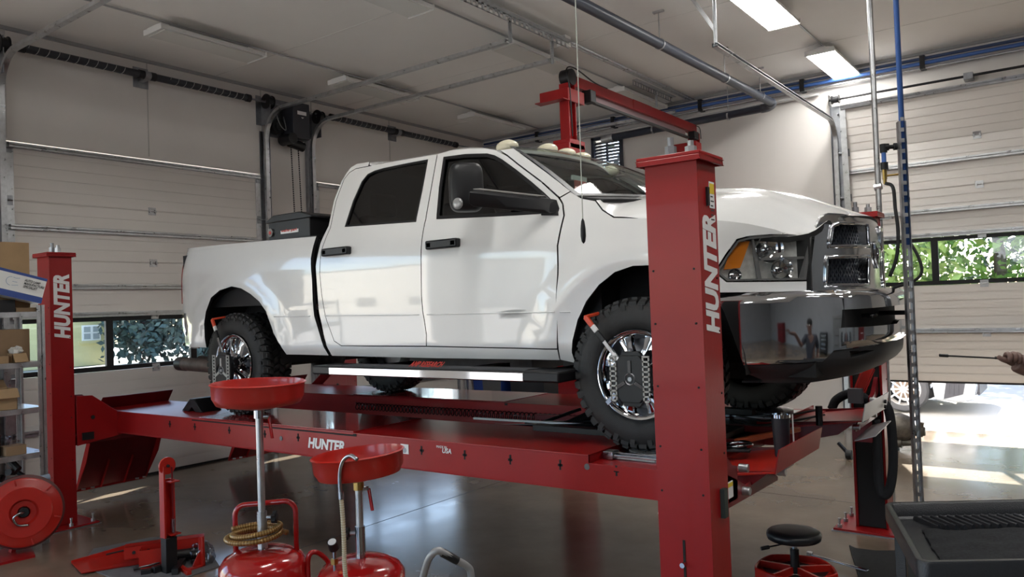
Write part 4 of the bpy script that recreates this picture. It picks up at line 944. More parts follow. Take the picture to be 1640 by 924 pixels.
# headlamps
def sideN(x, z, o, sgn=1):
    e = 1e-3; a = V((2*e, S(x+e, z)-S(x-e, z), 0)); b = V((0, S(x, z+e)-S(x, z-e), 2*e)); n = a.cross(b).normalized()
    if n.y > 0: n = -n
    p = V((x, S(x, z), z))-n*o; return p if sgn > 0 else V((p.x, 2*YC-p.y, p.z))
hl = pl(HLX); AMB = mat('amber_lens', (.75, .22, .01), .25, coat=.5); REFL = mat('lamp_reflector', (.75, .75, .73), .35, .1, noise_amt=.35, nscale=14); LGRY = mat('lamp_bezel', (.17, .17, .175), .3)
for sg in (1, -1):
    outv = (lambda p: V((.6, -1, 0))) if sg > 0 else (lambda p: V((.6, 1, 0)))
    mir2 = lambda px: pl(px)
    h = trim('headlight', REFL, TR, offset_poly(hl, .004), lambda u, v: sideN(u, v, .055, sg), .04, .04, (), .0, outv)
    trim('lens', glass('lamp_lens', (.92, .92, .9), .92, .02), h, offset_poly(hl, .003), lambda u, v: sideN(u, v, -.004, sg), .04, .04, (), .05, outv)
    trim('bezel', LGRY, h, offset_poly(hl, .003), lambda u, v: sideN(u, v, .008, sg), .04, .04, [offset_poly(hl, .013)], .045, outv)
    trim('turn_lens', AMB, h, pl([(1183,387),(1203,385),(1187,428),(1160,430),(1166,412)]), lambda u, v: sideN(u, v, .030, sg), .03, .03, (), .02, outv)
    for (cx, cy, rr) in ((1235, 398, .075), (1255, 432, .062), (1178, 440, .035)):
        x, z = side(cx, cy); c = sideN(x, z, .052, 1); n = (sideN(x, z, -.1, 1)-c).normalized()
        if sg < 0: c = V((c.x, 2*YC-c.y, c.z)); n = V((n.x, -n.y, n.z))
        MB().lathe([(rr*.18, .004), (rr*.2, .03), (rr*.12, .038), (.0, .04)], c, n, 20).lathe([(rr*.2, -.02+.024), (rr*.7, .012), (rr, .036)], c, n, 28).build('reflector_bowl', CHROME, h, smooth_all=False)
    trim('divider', LGRY, h, pl([(1205,383),(1209,383),(1222,447),(1216,447)]), lambda u, v: sideN(u, v, .02, sg), .04, .04, (), .03, outv)
    trim('divider', LGRY, h, pl([(1213,413),(1292,410),(1292,414),(1214,417)]), lambda u, v: sideN(u, v, .02, sg), .04, .04, (), .03, outv)
# front bumper as a wrapped sheet: s along the plan curve, z up
BT = []
for i in range(801):
    th = PI/2*i/800; BT.append((-1.9+1.0*math.cos(th)**(2/2.6), YC-1.0*math.sin(th)**(2/2.6)))
BL = [0.]
for a, b in zip(BT, BT[1:]): BL.append(BL[-1]+math.hypot(b[0]-a[0], b[1]-a[1]))
def bplan(s):
    sg = 1 if s >= 0 else -1; s = abs(s); i = int(np.searchsorted(BL, s)); i = min(max(1, i), 800); k = (s-BL[i-1])/(BL[i]-BL[i-1]+1e-9)
    a, b = BT[i-1], BT[i]; x, y = a[0]+(b[0]-a[0])*k, a[1]+(b[1]-a[1])*k; i0, i1 = max(0, i-6), min(800, i+6)
    tx, ty = BT[i1][0]-BT[i0][0], BT[i1][1]-BT[i0][1]; L = math.hypot(tx, ty); nx, ny = -ty/L, tx/L
    if s < .02: nx, ny = 1, 0
    if nx < 0 and ny > 0: nx, ny = -nx, -ny
    return (x, y, nx, ny) if sg > 0 else (x, 2*YC-y, nx, -ny)
def bpt(s, z, extra=0.):
    x, y, nx, ny = bplan(s); o = extra-.045*sstep(1.815, 1.86, z)+.012*math.sin(min(1, max(0, (z-1.45)/.4))*PI)
    o -= .03*sstep(1.50, 1.42, z)+.10*sstep(1.46, 1.36, z)
    o += .028*(1-sstep(.60, .66, abs(s)))*sstep(1.55, 1.58, z)
    return V((x+nx*o, y+ny*o, z))
def bum(px, py):
    P = march(px, py, lambda P: 1-((max(0, P.x+1.9)/1.0)**2.6+(min(1.5, abs(P.y-YC)))**2.6) if P.x > -1.9 else P.y-YS)
    j = min(range(801), key=lambda k: (BT[k][0]-P.x)**2+(BT[k][1]-P.y)**2); return refine(px, py, bpt, BL[j], P.z)
b1 = [bum(*p) for p in [(1146,471),(1160,500),(1175,540),(1190.6,584),(1250,583),(1318,579),(1327,570),(1336,561)]]
cut = [bum(1347,525), bum(1349,496)]
ob = b1+[(.15, 1.555), (0, 1.55), (0, 1.665), (.10, 1.665), (.16, 1.648), cut[0], cut[1], (0, 1.750), (0, 1.845)]+[bum(1294,470.5)]
ob[-1] = (ob[-1][0], 1.845); s0 = ob[0][0]; ob[0] = (s0, 1.845)
for sg, nm in ((1, 'a'), (-1, 'b')):
    P = [(sg*s, z) for s, z in ob]
    fb = trim('front_bumper', CHROME, TR, P, bpt, .05, .035, (), .03, lambda p: V((1, (p.y-YC), 0)))
    top = MB(); rows = []
    for i in range(31): s = sg*s0*i/30; a = bpt(s, 1.845); x, y, nx, ny = bplan(s); rows.append([a, a-V((nx*.10, ny*.10, -.004))])
    top.slab(rows, (0,0,-.006)).build('bumper_top', CHROME, TR)
    low = [(b1[3][0], b1[3][1]-.004)]+[(s, z-.004) for s, z in b1[4:]]+[(.15, 1.551), (0, 1.546), (0, 1.40), (.5, 1.375), (.8, 1.36), (1.1, 1.37), (b1[3][0]-.10, 1.385), (b1[3][0]-.02, 1.42)]
    slot = [bum(1362,562), bum(1400,552), bum(1402,561), bum(1365,573)]
    trim('lower_valance', mat('dark_grey_plastic', (.028, .028, .030), .62), TR, [(sg*s, z) for s, z in low], lambda s, z: bpt(s, z, -.006), .06, .04, [[(sg*s, z) for s, z in slot]], .04, lambda p: V((1, (p.y-YC), 0)))
    rows = [[bpt(sg*s0*.92*i/24, 1.365, -.05-.3*j) for i in range(25)] for j in range(2)]; MB().slab(rows, (0,0,.01)).build('air_dam_floor', BLACK, TR)
MB().box((-1.35, 4.22, 1.60), (-1.02, 5.5, 1.80)).build('bumper_backing', BLACK_M, TR); MB().box((-1.4, 4.1, 1.40), (-1.14, 5.6, 1.56)).build('bumper_backing', BLACK_M, TR)
MB().cyl((-1.05, 5.05, 1.70), (-.86, 5.05, 1.70), .014, n=10).build('tow_hook', BLACK, TR)
MB().tube(arc((-1.0, 4.55, 1.70), (.06, 0, 0), (0, .045, 0), -PI/2, PI/2, 10), .012, 8).build('tow_hook', BLACK_G, TR)
# rear bumper
def rb(t, z):
    th = PI/2*t; x = -6.52-.41*math.cos(th)**(2/3); y = YC-.985*math.sin(th)**(2/3); k = sstep(1.75, 1.53, z); return V((x+.06*k, y+.035*k, z))
for sg in (1, -1):
    rows = []
    for j in range(9):
        z = 1.86-.32*j/8; r = []
        for i in range(25):
            p = rb(i/24, z); r.append(p if sg > 0 else V((p.x, 2*YC-p.y, p.z)))
        rows.append(r)
    MB().slab(rows, (.03, 0, 0)).build('rear_bumper', CHROME, TR, smooth_all=False, ang=60)
# tailgate, bed floor, bulkhead, tailgate
MB().box((-6.80, 4.06, 1.86), (-6.74, 5.66, 2.43)).build('tailgate', PAINT, TR, bev=.02)
MB().box((-6.75, 3.98, 1.92), (-4.75, 5.74, 1.96)).box((-4.79, 3.95, 1.9), (-4.75, 5.77, 2.38)).build('bed_liner', BLACK, TR)
for sg in (1, -1):
    y0, y1 = (3.93, 3.97) if sg > 0 else (5.75, 5.79); MB().box((-6.7, y0, 1.9), (-4.76, y1, 2.39)).build('bed_inner_side', BLACK, TR)
# wheel wells, underbody, cab innards
for hx, hz in HUBS:
    for sg in (1, -1):
        f = (lambda y: y) if sg > 0 else (lambda y: 2*YC-y); rr = .60; rows = []
        for i in range(19):
            th = -.05+(PI-.12)*i/18; c = V((hx+rr*math.cos(th), 0, hz+.04+rr*math.sin(th))); rows.append([V((c.x, f(YS+.035), c.z)), V((c.x, f(YS+.42), c.z))])
        MB().grid(rows).build('wheel_well', BLACK_M, TR)
        MB().prism([(hx+.62*math.cos(PI*i/16), f(YS+.42), hz+.04+.62*math.sin(PI*i/16)) for i in range(17)], (0, .01 if sg > 0 else -.01, 0)).build('wheel_well', BLACK_M, TR)
DKB = mat('underbody', (.02, .02, .022), .6, noise_amt=.4, nscale=9)
MB().box((-6.6, 4.35, 1.46), (-1.2, 4.47, 1.60)).box((-6.6, 5.25, 1.46), (-1.2, 5.37, 1.60)).box((-4.6, 4.0, 1.52), (-2.55, 5.72, 1.58)).box((-4.4, 4.5, 1.36), (-3.2, 5.2, 1.52)).box((-3.0, 4.6, 1.33), (-1.6, 5.1, 1.52)).build('chassis', DKB, TR)
for hx, hz in HUBS: MB().cyl((hx, 4.0, hz-.0), (hx, 5.72, hz), .06, n=14).sphere((hx, 4.86, hz), .17).build('axle', DKB, TR)
MB().cyl((-5.7, 4.25, 1.30), (-6.82, 4.15, 1.40), .055, n=18).build('exhaust_pipe', mat('rusty_steel', (.10, .07, .06), .6, .4, noise_amt=.4, nscale=12), TR); a = at(293, 582, Y=4.05)
MB().cyl((-6.05, 3.92, a.z-.005), (a.x, 4.02, a.z), .062, n=20).build('exhaust_tip', mat('rusty_steel', (.10, .07, .06), .6), TR); MB().cyl((a.x, 4.02, a.z), (a.x+.12, 4.01, a.z-.001), .066, n=20).build('exhaust_end', BLACK, TR)
SEAT = mat('seat_cloth', (.06, .06, .065), .85); INT = mat('cab_trim', (.025, .026, .03), .6)
MB().box((-4.55, 4.02, 1.60), (-2.4, 5.70, 1.72)).box((-2.75, 4.05, 1.7), (-2.35, 5.67, 2.40)).build('cab_floor', INT, TR)
rows = [[V((-2.80+.45*j, YC+q*.8, 2.36+.08*j)) for q in (-1, -.5, 0, .5, 1)] for j in (0, 1)]; MB().slab(rows, (0,0,-.15)).build('dashboard', INT, TR)
for x in (-3.55, -4.45):
    for y in (4.42, 5.30):
        s = MB(); s.box((x, y-.25, 1.85), (x+.5, y+.25, 2.0)); s.obox((x-.05, y-.24, 1.95), (0, .48, 0), (.13, 0, 0), (-.12, 0, .62)); s.box((x-.15, y-.12, 2.58), (x-.06, y+.12, 2.76)); s.build('car_seat', SEAT, TR, bev=.03)
MB().lathe([(.185, -.012), (.20, 0), (.185, .012), (.172, 0)], (-2.83, 5.30, 2.35), (-.85, 0, .5), 28, True).build('steering_wheel', INT, TR)
c0 = at(930, 297, X=-2.62); MB().box((-2.63, c0.y-.07, c0.z-.05), (-2.615, c0.y+.07, c0.z+.03)).build('red_card', mat('red_card', (.5, .06, .05), .5), TR, bev=.01); MB().box((-2.635, c0.y-.09, c0.z+.03), (-2.62, c0.y+.08, c0.z+.06)).build('white_card', WPRINT, TR)
# added unseen block in the engine bay keeps light from leaking through the shell
MB().box((-2.35, 4.3, 1.65), (-1.35, 5.42, 2.10)).build('bay_light_block', BLACK_M, TR)
# towing mirrors
for sg in (1, -1):
    f = (lambda p: V(p)) if sg > 0 else (lambda p: V((p[0], 2*YC-p[1], p[2])))
    Ya = 3.60; a0 = at(888, 332, Y=3.90); 
    st = MB(); root = [at(864,314,Y=3.88), at(890,322,Y=3.90), at(892,342,Y=3.90), at(868,343,Y=3.88)]; tip = [at(757,305,Y=Ya), at(770,303,Y=Ya), at(770,331,Y=Ya), at(757,330,Y=Ya)]
    r0 = [f(p) for p in root]; 
    A = [at(758,304,Y=Ya), at(758,331,Y=Ya+.02)]; B = [at(875,317,Y=3.87), at(880,343,Y=3.87)]
    rows = []
    for k in range(7):
        q = k/6; u, l = A[0].lerp(B[0], q), A[1].lerp(B[1], q); w_ = V((.5, .3, 0)).normalized()*(.05+.02*q)
        rows.append([f(u), f(u+w_*.9-V((0,0,.012))), f(l+w_+V((0,0,.01))), f(l), f(l-V((.012,.03,0))+V((0,0,.02))), f(u-V((.012,.03,0))-V((0,0,.015)))])
    arm = MB().grid(rows, True); arm.add([r for r in rows[0]], [tuple(range(6))]); arm.add([r for r in rows[-1]], [tuple(range(6))])
    am = arm.build('towing_mirror', BLACK, TR, bev=.006)
    rows2 = [[f(A[0].lerp(B[0], k/8)+V((.5,.3,0)).normalized()*j*.045+V((0,0,.003))) for j in (0, 1)] for k in range(8)]; MB().slab(rows2, (0,0,.004)).build('arm_top', mat('arm_top_grey', (.42,.41,.39), .5), am)  # paler grey strip along the top of the arm
    # head: rounded shell, glass on the back
    c = at(747, 300, Y=Ya+.08); hw = (at(773, 300, Y=Ya+.08).x-at(721, 300, Y=Ya+.08).x)/2; z1, z0 = at(747, 260, Y=Ya+.08).z, at(745, 339, Y=Ya+.08).z; hh = (z1-z0)/2; cz = (z0+z1)/2
    ax = V((.86, .5, 0)) if True else 0; rows = []
    for j in range(9):
        dd = j/8; sc = [0.02, .55, .80, .92, .98, 1, 1, 1, .97][j]; dep = [-.055, -.052, -.045, -.034, -.018, .0, .03, .055, .06][j]; r = []
        for i in range(32):
            t = 2*PI*i/32; ct, st_ = math.cos(t), math.sin(t); e = 2/4.5
            u = math.copysign(abs(ct)**e, ct)*hw*.82*sc; v = math.copysign(abs(st_)**e, st_)*hh*sc
            p = V((c.x, Ya+.08, cz))+V((.35, -.93, 0)).normalized()*(-dep)*-1*0+V((.70, -.71, 0))*(-dep)+V((.71, .70, 0))*u*1.0+V((0,0,v)); r.append(f(p))
        rows.append(r)
    hd = MB().grid(rows, True); hd.add(rows[-1], [tuple(range(32))]); hd.add(rows[0], [tuple(range(32))]); h = hd.build('mirror_head', BLACK, am, ang=50)
    q = at(733, 326, Y=Ya-.005); MB().sphere(f((q.x, q.y, q.z)), .045, (.9, .35, .8)).build('turn_signal', mat('clear_lamp', (.30,.30,.30), .2, .3), am)
    MB().prism([f(at(866,308,Y=3.93)), f(at(892,330,Y=3.90)), f(at(893,345,Y=3.88)), f(at(866,345,Y=3.88))], V((0, .02*sg, 0))).build('mirror_patch', BLACK, TR, bev=.004)
# cab clearance lights
for i, (px, py) in enumerate(((812, 228.5), (876, 234), (905.5, 241.5), (930, 248))):
    P = at(px, py, X=-3.10); zz = P.z-.030
    MB().sphere((P.x, P.y, zz), .058, (1.5, .95, .85), 20, 12).build('roof_light', mat('cream_lens', (.60,.56,.42), .25, coat=.5), TR)
P5 = (-3.10, 2*YC-at(812, 228.5, X=-3.10).y, at(812, 228.5, X=-3.1).z-.030); MB().sphere(P5, .058, (1.5,.95,.85), 20, 12).build('roof_light', MATS['cream_lens'], TR)
# antenna puck on far fender, running boards
P = at(1147, 304, Y=5.45); zh = Hz(P.x, 5.45)
MB().prism([(P.x-.09, P.y-.02, zh-.01), (P.x+.07, P.y-.02, zh-.01), (P.x+.02, P.y-.01, zh+.075), (P.x-.03, P.y-.01, zh+.06)], (0, .04, 0)).build('antenna_base', BLACK, TR)
for sg in (1, -1):
    f = (lambda y: y) if sg > 0 else (lambda y: 2*YC-y)
    ya, yb = 3.70, 3.95; x0, x1 = at(503, 590, Y=3.72).x, at(900, 590, Y=3.74).x; z = 1.40; xs0, xs1 = at(527, 595, Y=3.70).x, at(838, 600, Y=3.70).x
    r = MB().box((x0, min(f(ya), f(yb)), z-.03), (x1, max(f(ya), f(yb)), z+.035)).build('running_board', BLACK, TR, bev=.012)
    MB().box((xs0, min(f(ya-.004), f(ya+.01)), z-.026), (xs1, max(f(ya-.004), f(ya+.01)), z+.026)).build('chrome_strip', CHROME, r, bev=.004)
    MB().box((xs0+.1, min(f(ya+.03), f(yb-.07)), z+.035), (xs1, max(f(ya+.03), f(yb-.07)), z+.040)).build('tread_pad', mat('tread_pad', (.05,.05,.055), .7, bump=.3, bscale=120), r)
    for x in (-4.3, -3.4, -2.75): MB().box((x, min(f(3.85), f(4.4)), z-.02), (x+.08, max(f(3.85), f(4.4)), z+.02)).build('step_bracket', BLACK, r)
    if sg > 0: xl = at(655, 588, Y=3.76).x; text('step_lettering', 'AMP RESEARCH', .075, mat('red_print', (.45,.03,.02), .5), r, (xl, 3.76, z+.041), (1,0,0), (0,.82,.57), sx=.55, bold=.002, ext=.0006)
# tow hooks / far details; tool box in the bed
TBX = thing('truck_tool_box', 'black crossover tool box with hinged lid in the truck bed', 'tool box', (-5.1, YC, 2.42))
a = at(428, 382, Y=3.93); b = at(497, 378, Y=3.93)
zl = at(428, 357, Y=3.93).z; zt_ = at(440, 350, Y=4.0).z
x0, x1 = a.x, -4.86
MB().box((x0+.02, 3.93, 2.405), (x1-.02, 5.79, zl)).build('box_body', BLACK, TBX, bev=.006)
MB().prism([(x0-.005, 3.92, zl-.008), (x0-.005, 3.92, zl+.012), (x0+.10, 3.92, zl+.052), (x1-.14, 3.92, zl+.052), (x1+.01, 3.92, zl+.012), (x1+.01, 3.92, zl-.008)], (0, 1.88, 0)).build('lid', BLACK, TBX, bev=.008)
a = at(434, 373, Y=3.925); MB().cyl((a.x, 3.93, a.z), (a.x, 3.915, a.z), .034, n=20).build('lock', CHROME, TBX); MB().cyl((a.x, 3.916, a.z), (a.x, 3.912, a.z), .014, n=16).build('lock_core', mat('red_card', (.5,.06,.05), .5), TBX)
a = at(450, 375, Y=3.928); b = at(478, 366, Y=3.928); MB().box((a.x, 3.925, a.z), (b.x, 3.932, b.z)).build('name_plate', WPRINT, TBX)
text('plate_lettering', 'weather guard', (b.z-a.z)*1.05, mat('red_print', (.45,.03,.02), .5), TBX, (a.x+.008, 3.9245, a.z+.015), (1,0,0), (0,0,1), bold=.0008, sx=(b.x-a.x)/((b.z-a.z)*1.05*6.6), ext=.0005)
# wheels
def wheel(hx, side_s, hz=1.415, R=.432):
    sg = side_s; yo = YS-.005 if sg < 0 else 2*YC-YS+.005        # outer face
    d = V((0, -1, 0)) if sg < 0 else V((0, 1, 0)); C0 = V((hx, yo, hz)); T = .285
    wt = MB().lathe([(.245, -.02), (.262, .0), (.30, .012), (.36, .010), (.395, -.012), (.406, -.035), (.411, -.09), (.412, -T/2), (.411, -T+.09), (.406, -T+.035), (.395, -T+.012), (.36, -T), (.26, -T), (.245, -T+.02)], C0, d, 72)
    tire = wt.build('wheel', RUBBER, TR, ang=60)
    tr = MB(); n = 44
    ez = lambda th: (V((math.cos(th), 0, math.sin(th))), V((-math.sin(th), 0, math.cos(th))))
    for i in range(n):
        th = 2*PI*i/n
        for (off_, w_, L_, dth, sk) in ((-.055, .055, .036, 0, .012), (-.115, .045, .04, .5, -.012), (-.17, .045, .04, .1, .012), (-.23, .055, .036, .6, -.012)):
            e, t = ez(th+dth*2*PI/n); c = C0+d*(off_)+e*.409
            tr.obox(c-t*L_/2-d*w_/2+d*0-t*sk, t*L_, d*w_+t*sk*2, e*.022)
        for s_, o_ in ((1, -.004), (-1, -T+.004)):                 # shoulder lugs wrapping over the sidewall
            e, t = ez(th+(.25 if s_ > 0 else .6)*2*PI/n); c = C0+d*(o_-s_*.028)+e*.398; L_ = .047 if i % 2 else .040
            tr.obox(c-t*L_/2-d*s_*.018, t*L_, d*s_*.045+e*-.026, e*.034)
            if i % 2 == 0: c2 = C0+d*(o_+s_*.008)+e*.352; tr.obox(c2-t*.014, t*.028, d*s_*.006, e*.038)
    tr.build('tread_blocks', RUBBER, tire, flat=True, kind='stuff')
    rim = MB().lathe([(.252, .005), (.247, .012), (.238, .010), (.225, -.005), (.218, -.03), (.20, -.055), (.20, -.22), (.245, -.25)], C0, d, 64).build('rim', CHROME, tire, ang=40)
    MB().cyl(C0-d*.12, C0-d*.13, .20, n=40).build('brake_disc', GALV_DK, tire)
    sp = MB()
    for k in range(8):
        th = 2*PI*(k+.5)/8; e, t = ez(th)
        rows = []
        for r_, w_, h_ in ((.055, .040, -.018), (.10, .034, -.012), (.16, .032, -.020), (.205, .046, -.028), (.222, .058, -.030)):
            p = C0+e*r_+d*h_; rows.append([p-t*w_-d*.022, p-t*w_*.8, p-t*w_*.15+d*.006, p+t*w_*.15+d*.006, p+t*w_*.8, p+t*w_-d*.022])
        sp.grid(rows)
    sp.lathe([(.0, .035), (.045, .033), (.055, .012), (.075, -.008), (.09, -.03)], C0, d, 36)
    sp.build('spokes', CHROME, tire, ang=30)
    nt = MB()
    for k in range(8):
        e, t = ez(2*PI*k/8); c = C0+e*.082-d*.012; nt.cyl(c-d*.01, c+d*.02, .011, n=6)
    nt.build('lug_nuts', CHROME_D, tire)
    return C0
WR = wheel(-5.83, -1); WF = wheel(-2.03, -1); wheel(-5.83, 1); wheel(-2.03, 1)
# wheel-mounted alignment targets
STRIP = mat('target_strip', (.42,.42,.40), .5)
def target(C0, lab, armdir, tilt, ctr):
    t = thing('alignment_target', lab, 'wheel clamp', C0, 'alignment targets clamped on the near wheels')
    yc = C0.y-.11; c = V(ctr)
    def plate(name, poly, y0, y1, m, par=t, bev=.003):
        return MB().prism([V((c.x+u, y0, c.z+v)) for u, v in poly], (0, y1-y0, 0)).build(name, m, par, bev=bev)
    oct_ = [(.135*math.cos(a)+0, .135*math.sin(a)) for a in [PI/8+i*PI/4 for i in range(8)]]
    plate('target_plate', oct_, yc-.06, yc-.045, BLACK)
    plate('target_rim', [(u*.9, v*1.18) for u, v in oct_], yc-.045, yc-.015, BLACK)
    MB().cyl((c.x, yc-.02, c.z), (C0.x, C0.y-.035, C0.z), .075, n=24).box((C0.x-.10, C0.y-.075, C0.z-.045), (C0.x+.10, C0.y-.03, C0.z+.045)).cyl((C0.x+.06, C0.y-.09, C0.z+.02), (C0.x+.06, C0.y-.02, C0.z+.02), .04, n=16).build('mount_hub', BLACK_G, t)
    MB().lathe([(.026, 0), (.030, .004), (.034, 0)], (c.x, yc-.061, c.z), (0,-1,0), 24, False).cyl((c.x, yc-.060, c.z), (c.x, yc-.064, c.z), .012, n=16).build('centre_ring', GALV_DK, t)
    for s in (-1, 1):                          # ladder strips with square windows
        mb = MB(); u = s*.098
        mb.box((c.x+u-.021, yc-.066, c.z-.12), (c.x+u-.013, yc-.060, c.z+.12)).box((c.x+u+.013, yc-.066, c.z-.12), (c.x+u+.021, yc-.060, c.z+.12))
        for k in range(10): z = c.z-.12+k*.0262; mb.box((c.x+u-.021, yc-.066, z), (c.x+u+.021, yc-.060, z+.009))
        mb.build('target_strip', STRIP, t, flat=True)
    mb = MB()
    for a in (PI/2, PI/2+2*PI/3, PI/2-2*PI/3): mb.bar((c.x+.035*math.cos(a), yc-.062, c.z+.035*math.sin(a)), (c.x+.10*math.cos(a), yc-.062, c.z+.10*math.sin(a)), .018, .008, (0,1,0))
    mb.build('target_web', STRIP if tilt else BLACK_G, t)
    L = V(armdir); p0 = V((c.x, yc-.0, c.z))+L*.25; p0 = V((C0.x, C0.y-.07, C0.z))+L*.06; p1 = p0+L*.19; p2 = p0+L*.26; p3 = p0+L*.37
    MB().bar(p0, p1, .024, .018, (0,1,0)).build('clamp_arm', CHROME_D, t, bev=.003); MB().bar(p1, p2, .026, .016, (0,1,0)).build('arm_sleeve', BLACK, t, bev=.003)
    MB().bar(p2, p2.lerp(p3, .4), .028, .018, (0,1,0)).build('arm_white_band', WPRINT, t, bev=.003)
    MB().bar(p2.lerp(p3, .35), p3+V((0, .0, 0)), .028, .018, (0,1,0)).bar(p3, p3+V((.03, .14, .02)), .028, .016).build('arm_hook', mat('orange_red', (.62,.06,.02), .4), t, bev=.003)
    for a in (-.5, -2.4): q = V((math.cos(a), 0, math.sin(a))); MB().bar(V((C0.x, C0.y-.05, C0.z))+q*.05, V((C0.x, C0.y-.03, C0.z))+q*.24, .03, .02, (0,1,0)).build('clamp_arm', CHROME_D, t, bev=.003)
c = at(1011, 607, Y=3.70); a = at(948, 524, Y=3.77); v = (V((a.x, 0, a.z))-V((WF.x, 0, WF.z))).normalized()
target(WF, 'black wheel alignment target clamped on the near front wheel', v, 0, c)
c = at(357, 593, Y=3.70); a = at(340, 531, Y=3.75); v = (V((a.x, 0, a.z))-V((WR.x, 0, WR.z))).normalized()
target(WR, 'black wheel alignment target with grey Y web clamped on the near rear wheel', v, 1, c)
# ============================================================ SMALLER THINGS
def one(o, label, cat, group=None): return tag(o, label, cat, group)
# black cable sleeve and red brace on the far front post
t = thing('cable_sleeve', 'thick black fabric cable sleeve looping over and down the far front lift post', 'cable', (-1.4, 6.35, 1.2))
pp = [at(x, y, Y=6.33) for x, y in ((1332,655),(1340,640),(1362,630),(1383,636),(1398,648),(1414,645),(1424,660),(1429,700),(1430,750),(1424,785),(1414,793),(1408,775),(1406,740),(1404,700),(1402,672))]
MB().tube(spline([p for p in pp], 6), .034, 12).build('sleeve', mat('black_fabric', (.010,.011,.014), .9, bump=.4, bscale=60), t, smooth_all=True)
a = at(1374, 632, Y=6.30); MB().box((a.x-.06, 6.24, a.z-.06), (a.x+.04, 6.30, a.z+.05)).build('clip_plate', mat('clip_grey', (.10,.10,.11), .5), t)
a, b = at(1392, 588, Y=6.36), at(1374, 634, Y=6.36)
MB().bar(a, b, .09, .02, (0,1,0)).bar(a+V((-.035,-.02,0)), b+V((-.035,-.02,0)), .008, .05, (0,1,0)).bar(a+V((.035,-.02,0)), b+V((.035,-.02,0)), .008, .05, (0,1,0)).build('brace_channel', RED_BR, LIFT)
# perforated strut post with blue air drop
SX, SY = -.81, 4.75
s0 = at(1449, 195, Y=SY); ST = thing('strut_post', 'galvanised slotted strut post standing right of the truck front', 'post', (SX, SY, 0))
rows = []; mb = MB(); w_ = .0205; z0, z1 = 0, s0.z; 
sd = V((.9, .43, 0)).normalized(); fw = V((.43, -.9, 0)).normalized(); c = V((SX, SY, 0))
mb.obox(c-sd*w_, sd*.003, fw*.041, V((0,0,z1))); mb.obox(c+sd*(w_-.003), sd*.003, fw*.041, V((0,0,z1)))
mb.obox(c-sd*w_+fw*.038, sd*.012, fw*.003, V((0,0,z1))); mb.obox(c+sd*(w_-.012), sd*.012, fw*.003, V((0,0,z1)))
n = int(z1/.058)
for i in range(n+1):
    z = i*z1/n; mb.obox(c-sd*.0085+fw*.038+V((0,0,z)), sd*.017, fw*.003, V((0,0,z1/n*.36)))
mb.build('slotted_strut', GALV, ST, flat=True)
MB().box((SX-.08, SY-.08, 0), (SX+.08, SY+.08, .006)).build('foot_plate', GALV_DK, ST)
t = thing('air_drop_pipe', 'bright blue vertical air pipe clipped to the slotted strut post', 'pipe', (SX, SY, 2))
pc = c-fw*.005
MB().tube([(pc.x+.01, pc.y, at(1455,395,Y=SY).z), (pc.x+.01, pc.y, ZC-.1), (pc.x+.3, pc.y, ZC-.08), (XE-.1, pc.y, ZC-.08)], .0145, 14).build('pipe', BLUEP, t, smooth_all=True)
zf = at(1449, 233, Y=SY).z; e1 = V((pc.x, pc.y, zf)); dirx = -sd
MB().cyl(e1, e1+dirx*.085, .012, n=12).build('branch', BLACK, t)
for k, (u, dz, r) in enumerate(((.025, 0, .02), (.075, 0, .02))): q = e1+dirx*u; MB().cyl(q-dirx*.012, q+dirx*.012, r, n=14).build('fitting', BLACK, t)
q = e1+dirx*.09; MB().cyl(q+V((0,0,.018)), q-V((0,0,.03)), .019, n=14).build('fitting', BLACK, t)
MB().cyl(q-V((0,0,.03)), q-V((0,0,.10)), .012, n=12).build('blue_stub', BLUEP, t); MB().cyl(q-V((0,0,.085)), q-V((0,0,.125)), .020, n=14).build('fitting', BLACK, t)
MB().cyl(q-V((0,0,.125)), q-V((0,0,.18)), .012, n=8).cyl(q-V((0,0,.16)), q-V((0,0,.155))-dirx*.085, .006, n=8).cyl(q-V((0,0,.18)), q-V((0,0,.205)), .009, n=8).build('brass_valve', BRASS, t)
hp = [q-V((0,0,.20))]+[at(x, y, Y=q.y) for x, y in ((1430,300),(1434,335),(1438,365),(1438,395),(1434,420),(1425,443))]
one(MB().tube(spline(hp, 6), .0095, 10).build('rubber_hose', RUBBER, None, smooth_all=True), 'black rubber air hose hanging from the brass valve beside the blue pipe', 'hose')
hp = [at(x, y, Y=SY+.12) for x, y in ((1455,385),(1466,402),(1474,420),(1476,436),(1468,447),(1450,455),(1432,461),(1419,470))]
one(MB().tube(spline(hp, 6), .0085, 10).build('rubber_hose', RUBBER, None, smooth_all=True), 'short curved black hose behind the slotted strut post', 'hose')
# steel conduit pole
t = thing('conduit_pole', 'slim steel conduit standing left of the slotted strut, from floor to ceiling', 'pole', (-1.42, 7.2, 0))
a, b = at(1397, 0, Y=7.2), at(1413, 440, Y=7.2); MB().cyl((b.x, 7.2, 0), (b.x, 7.2, ZC), .0225, n=14).build('pole', GALV, t, smooth_all=False)
zc = at(1412, 346, Y=7.2).z; MB().box((b.x-.06, 7.16, zc-.03), (b.x+.10, 7.24, zc-.02)).box((b.x-.06, 7.17, zc), (b.x+.14, 7.18, zc+.008)).build('clamp', GALV_DK, t); MB().cyl((b.x-.03, 7.2, at(1408,300,Y=7.2).z), (b.x+.03, 7.2, at(1408,300,Y=7.2).z+.01), .03, n=10).build('coupling', GALV, t)
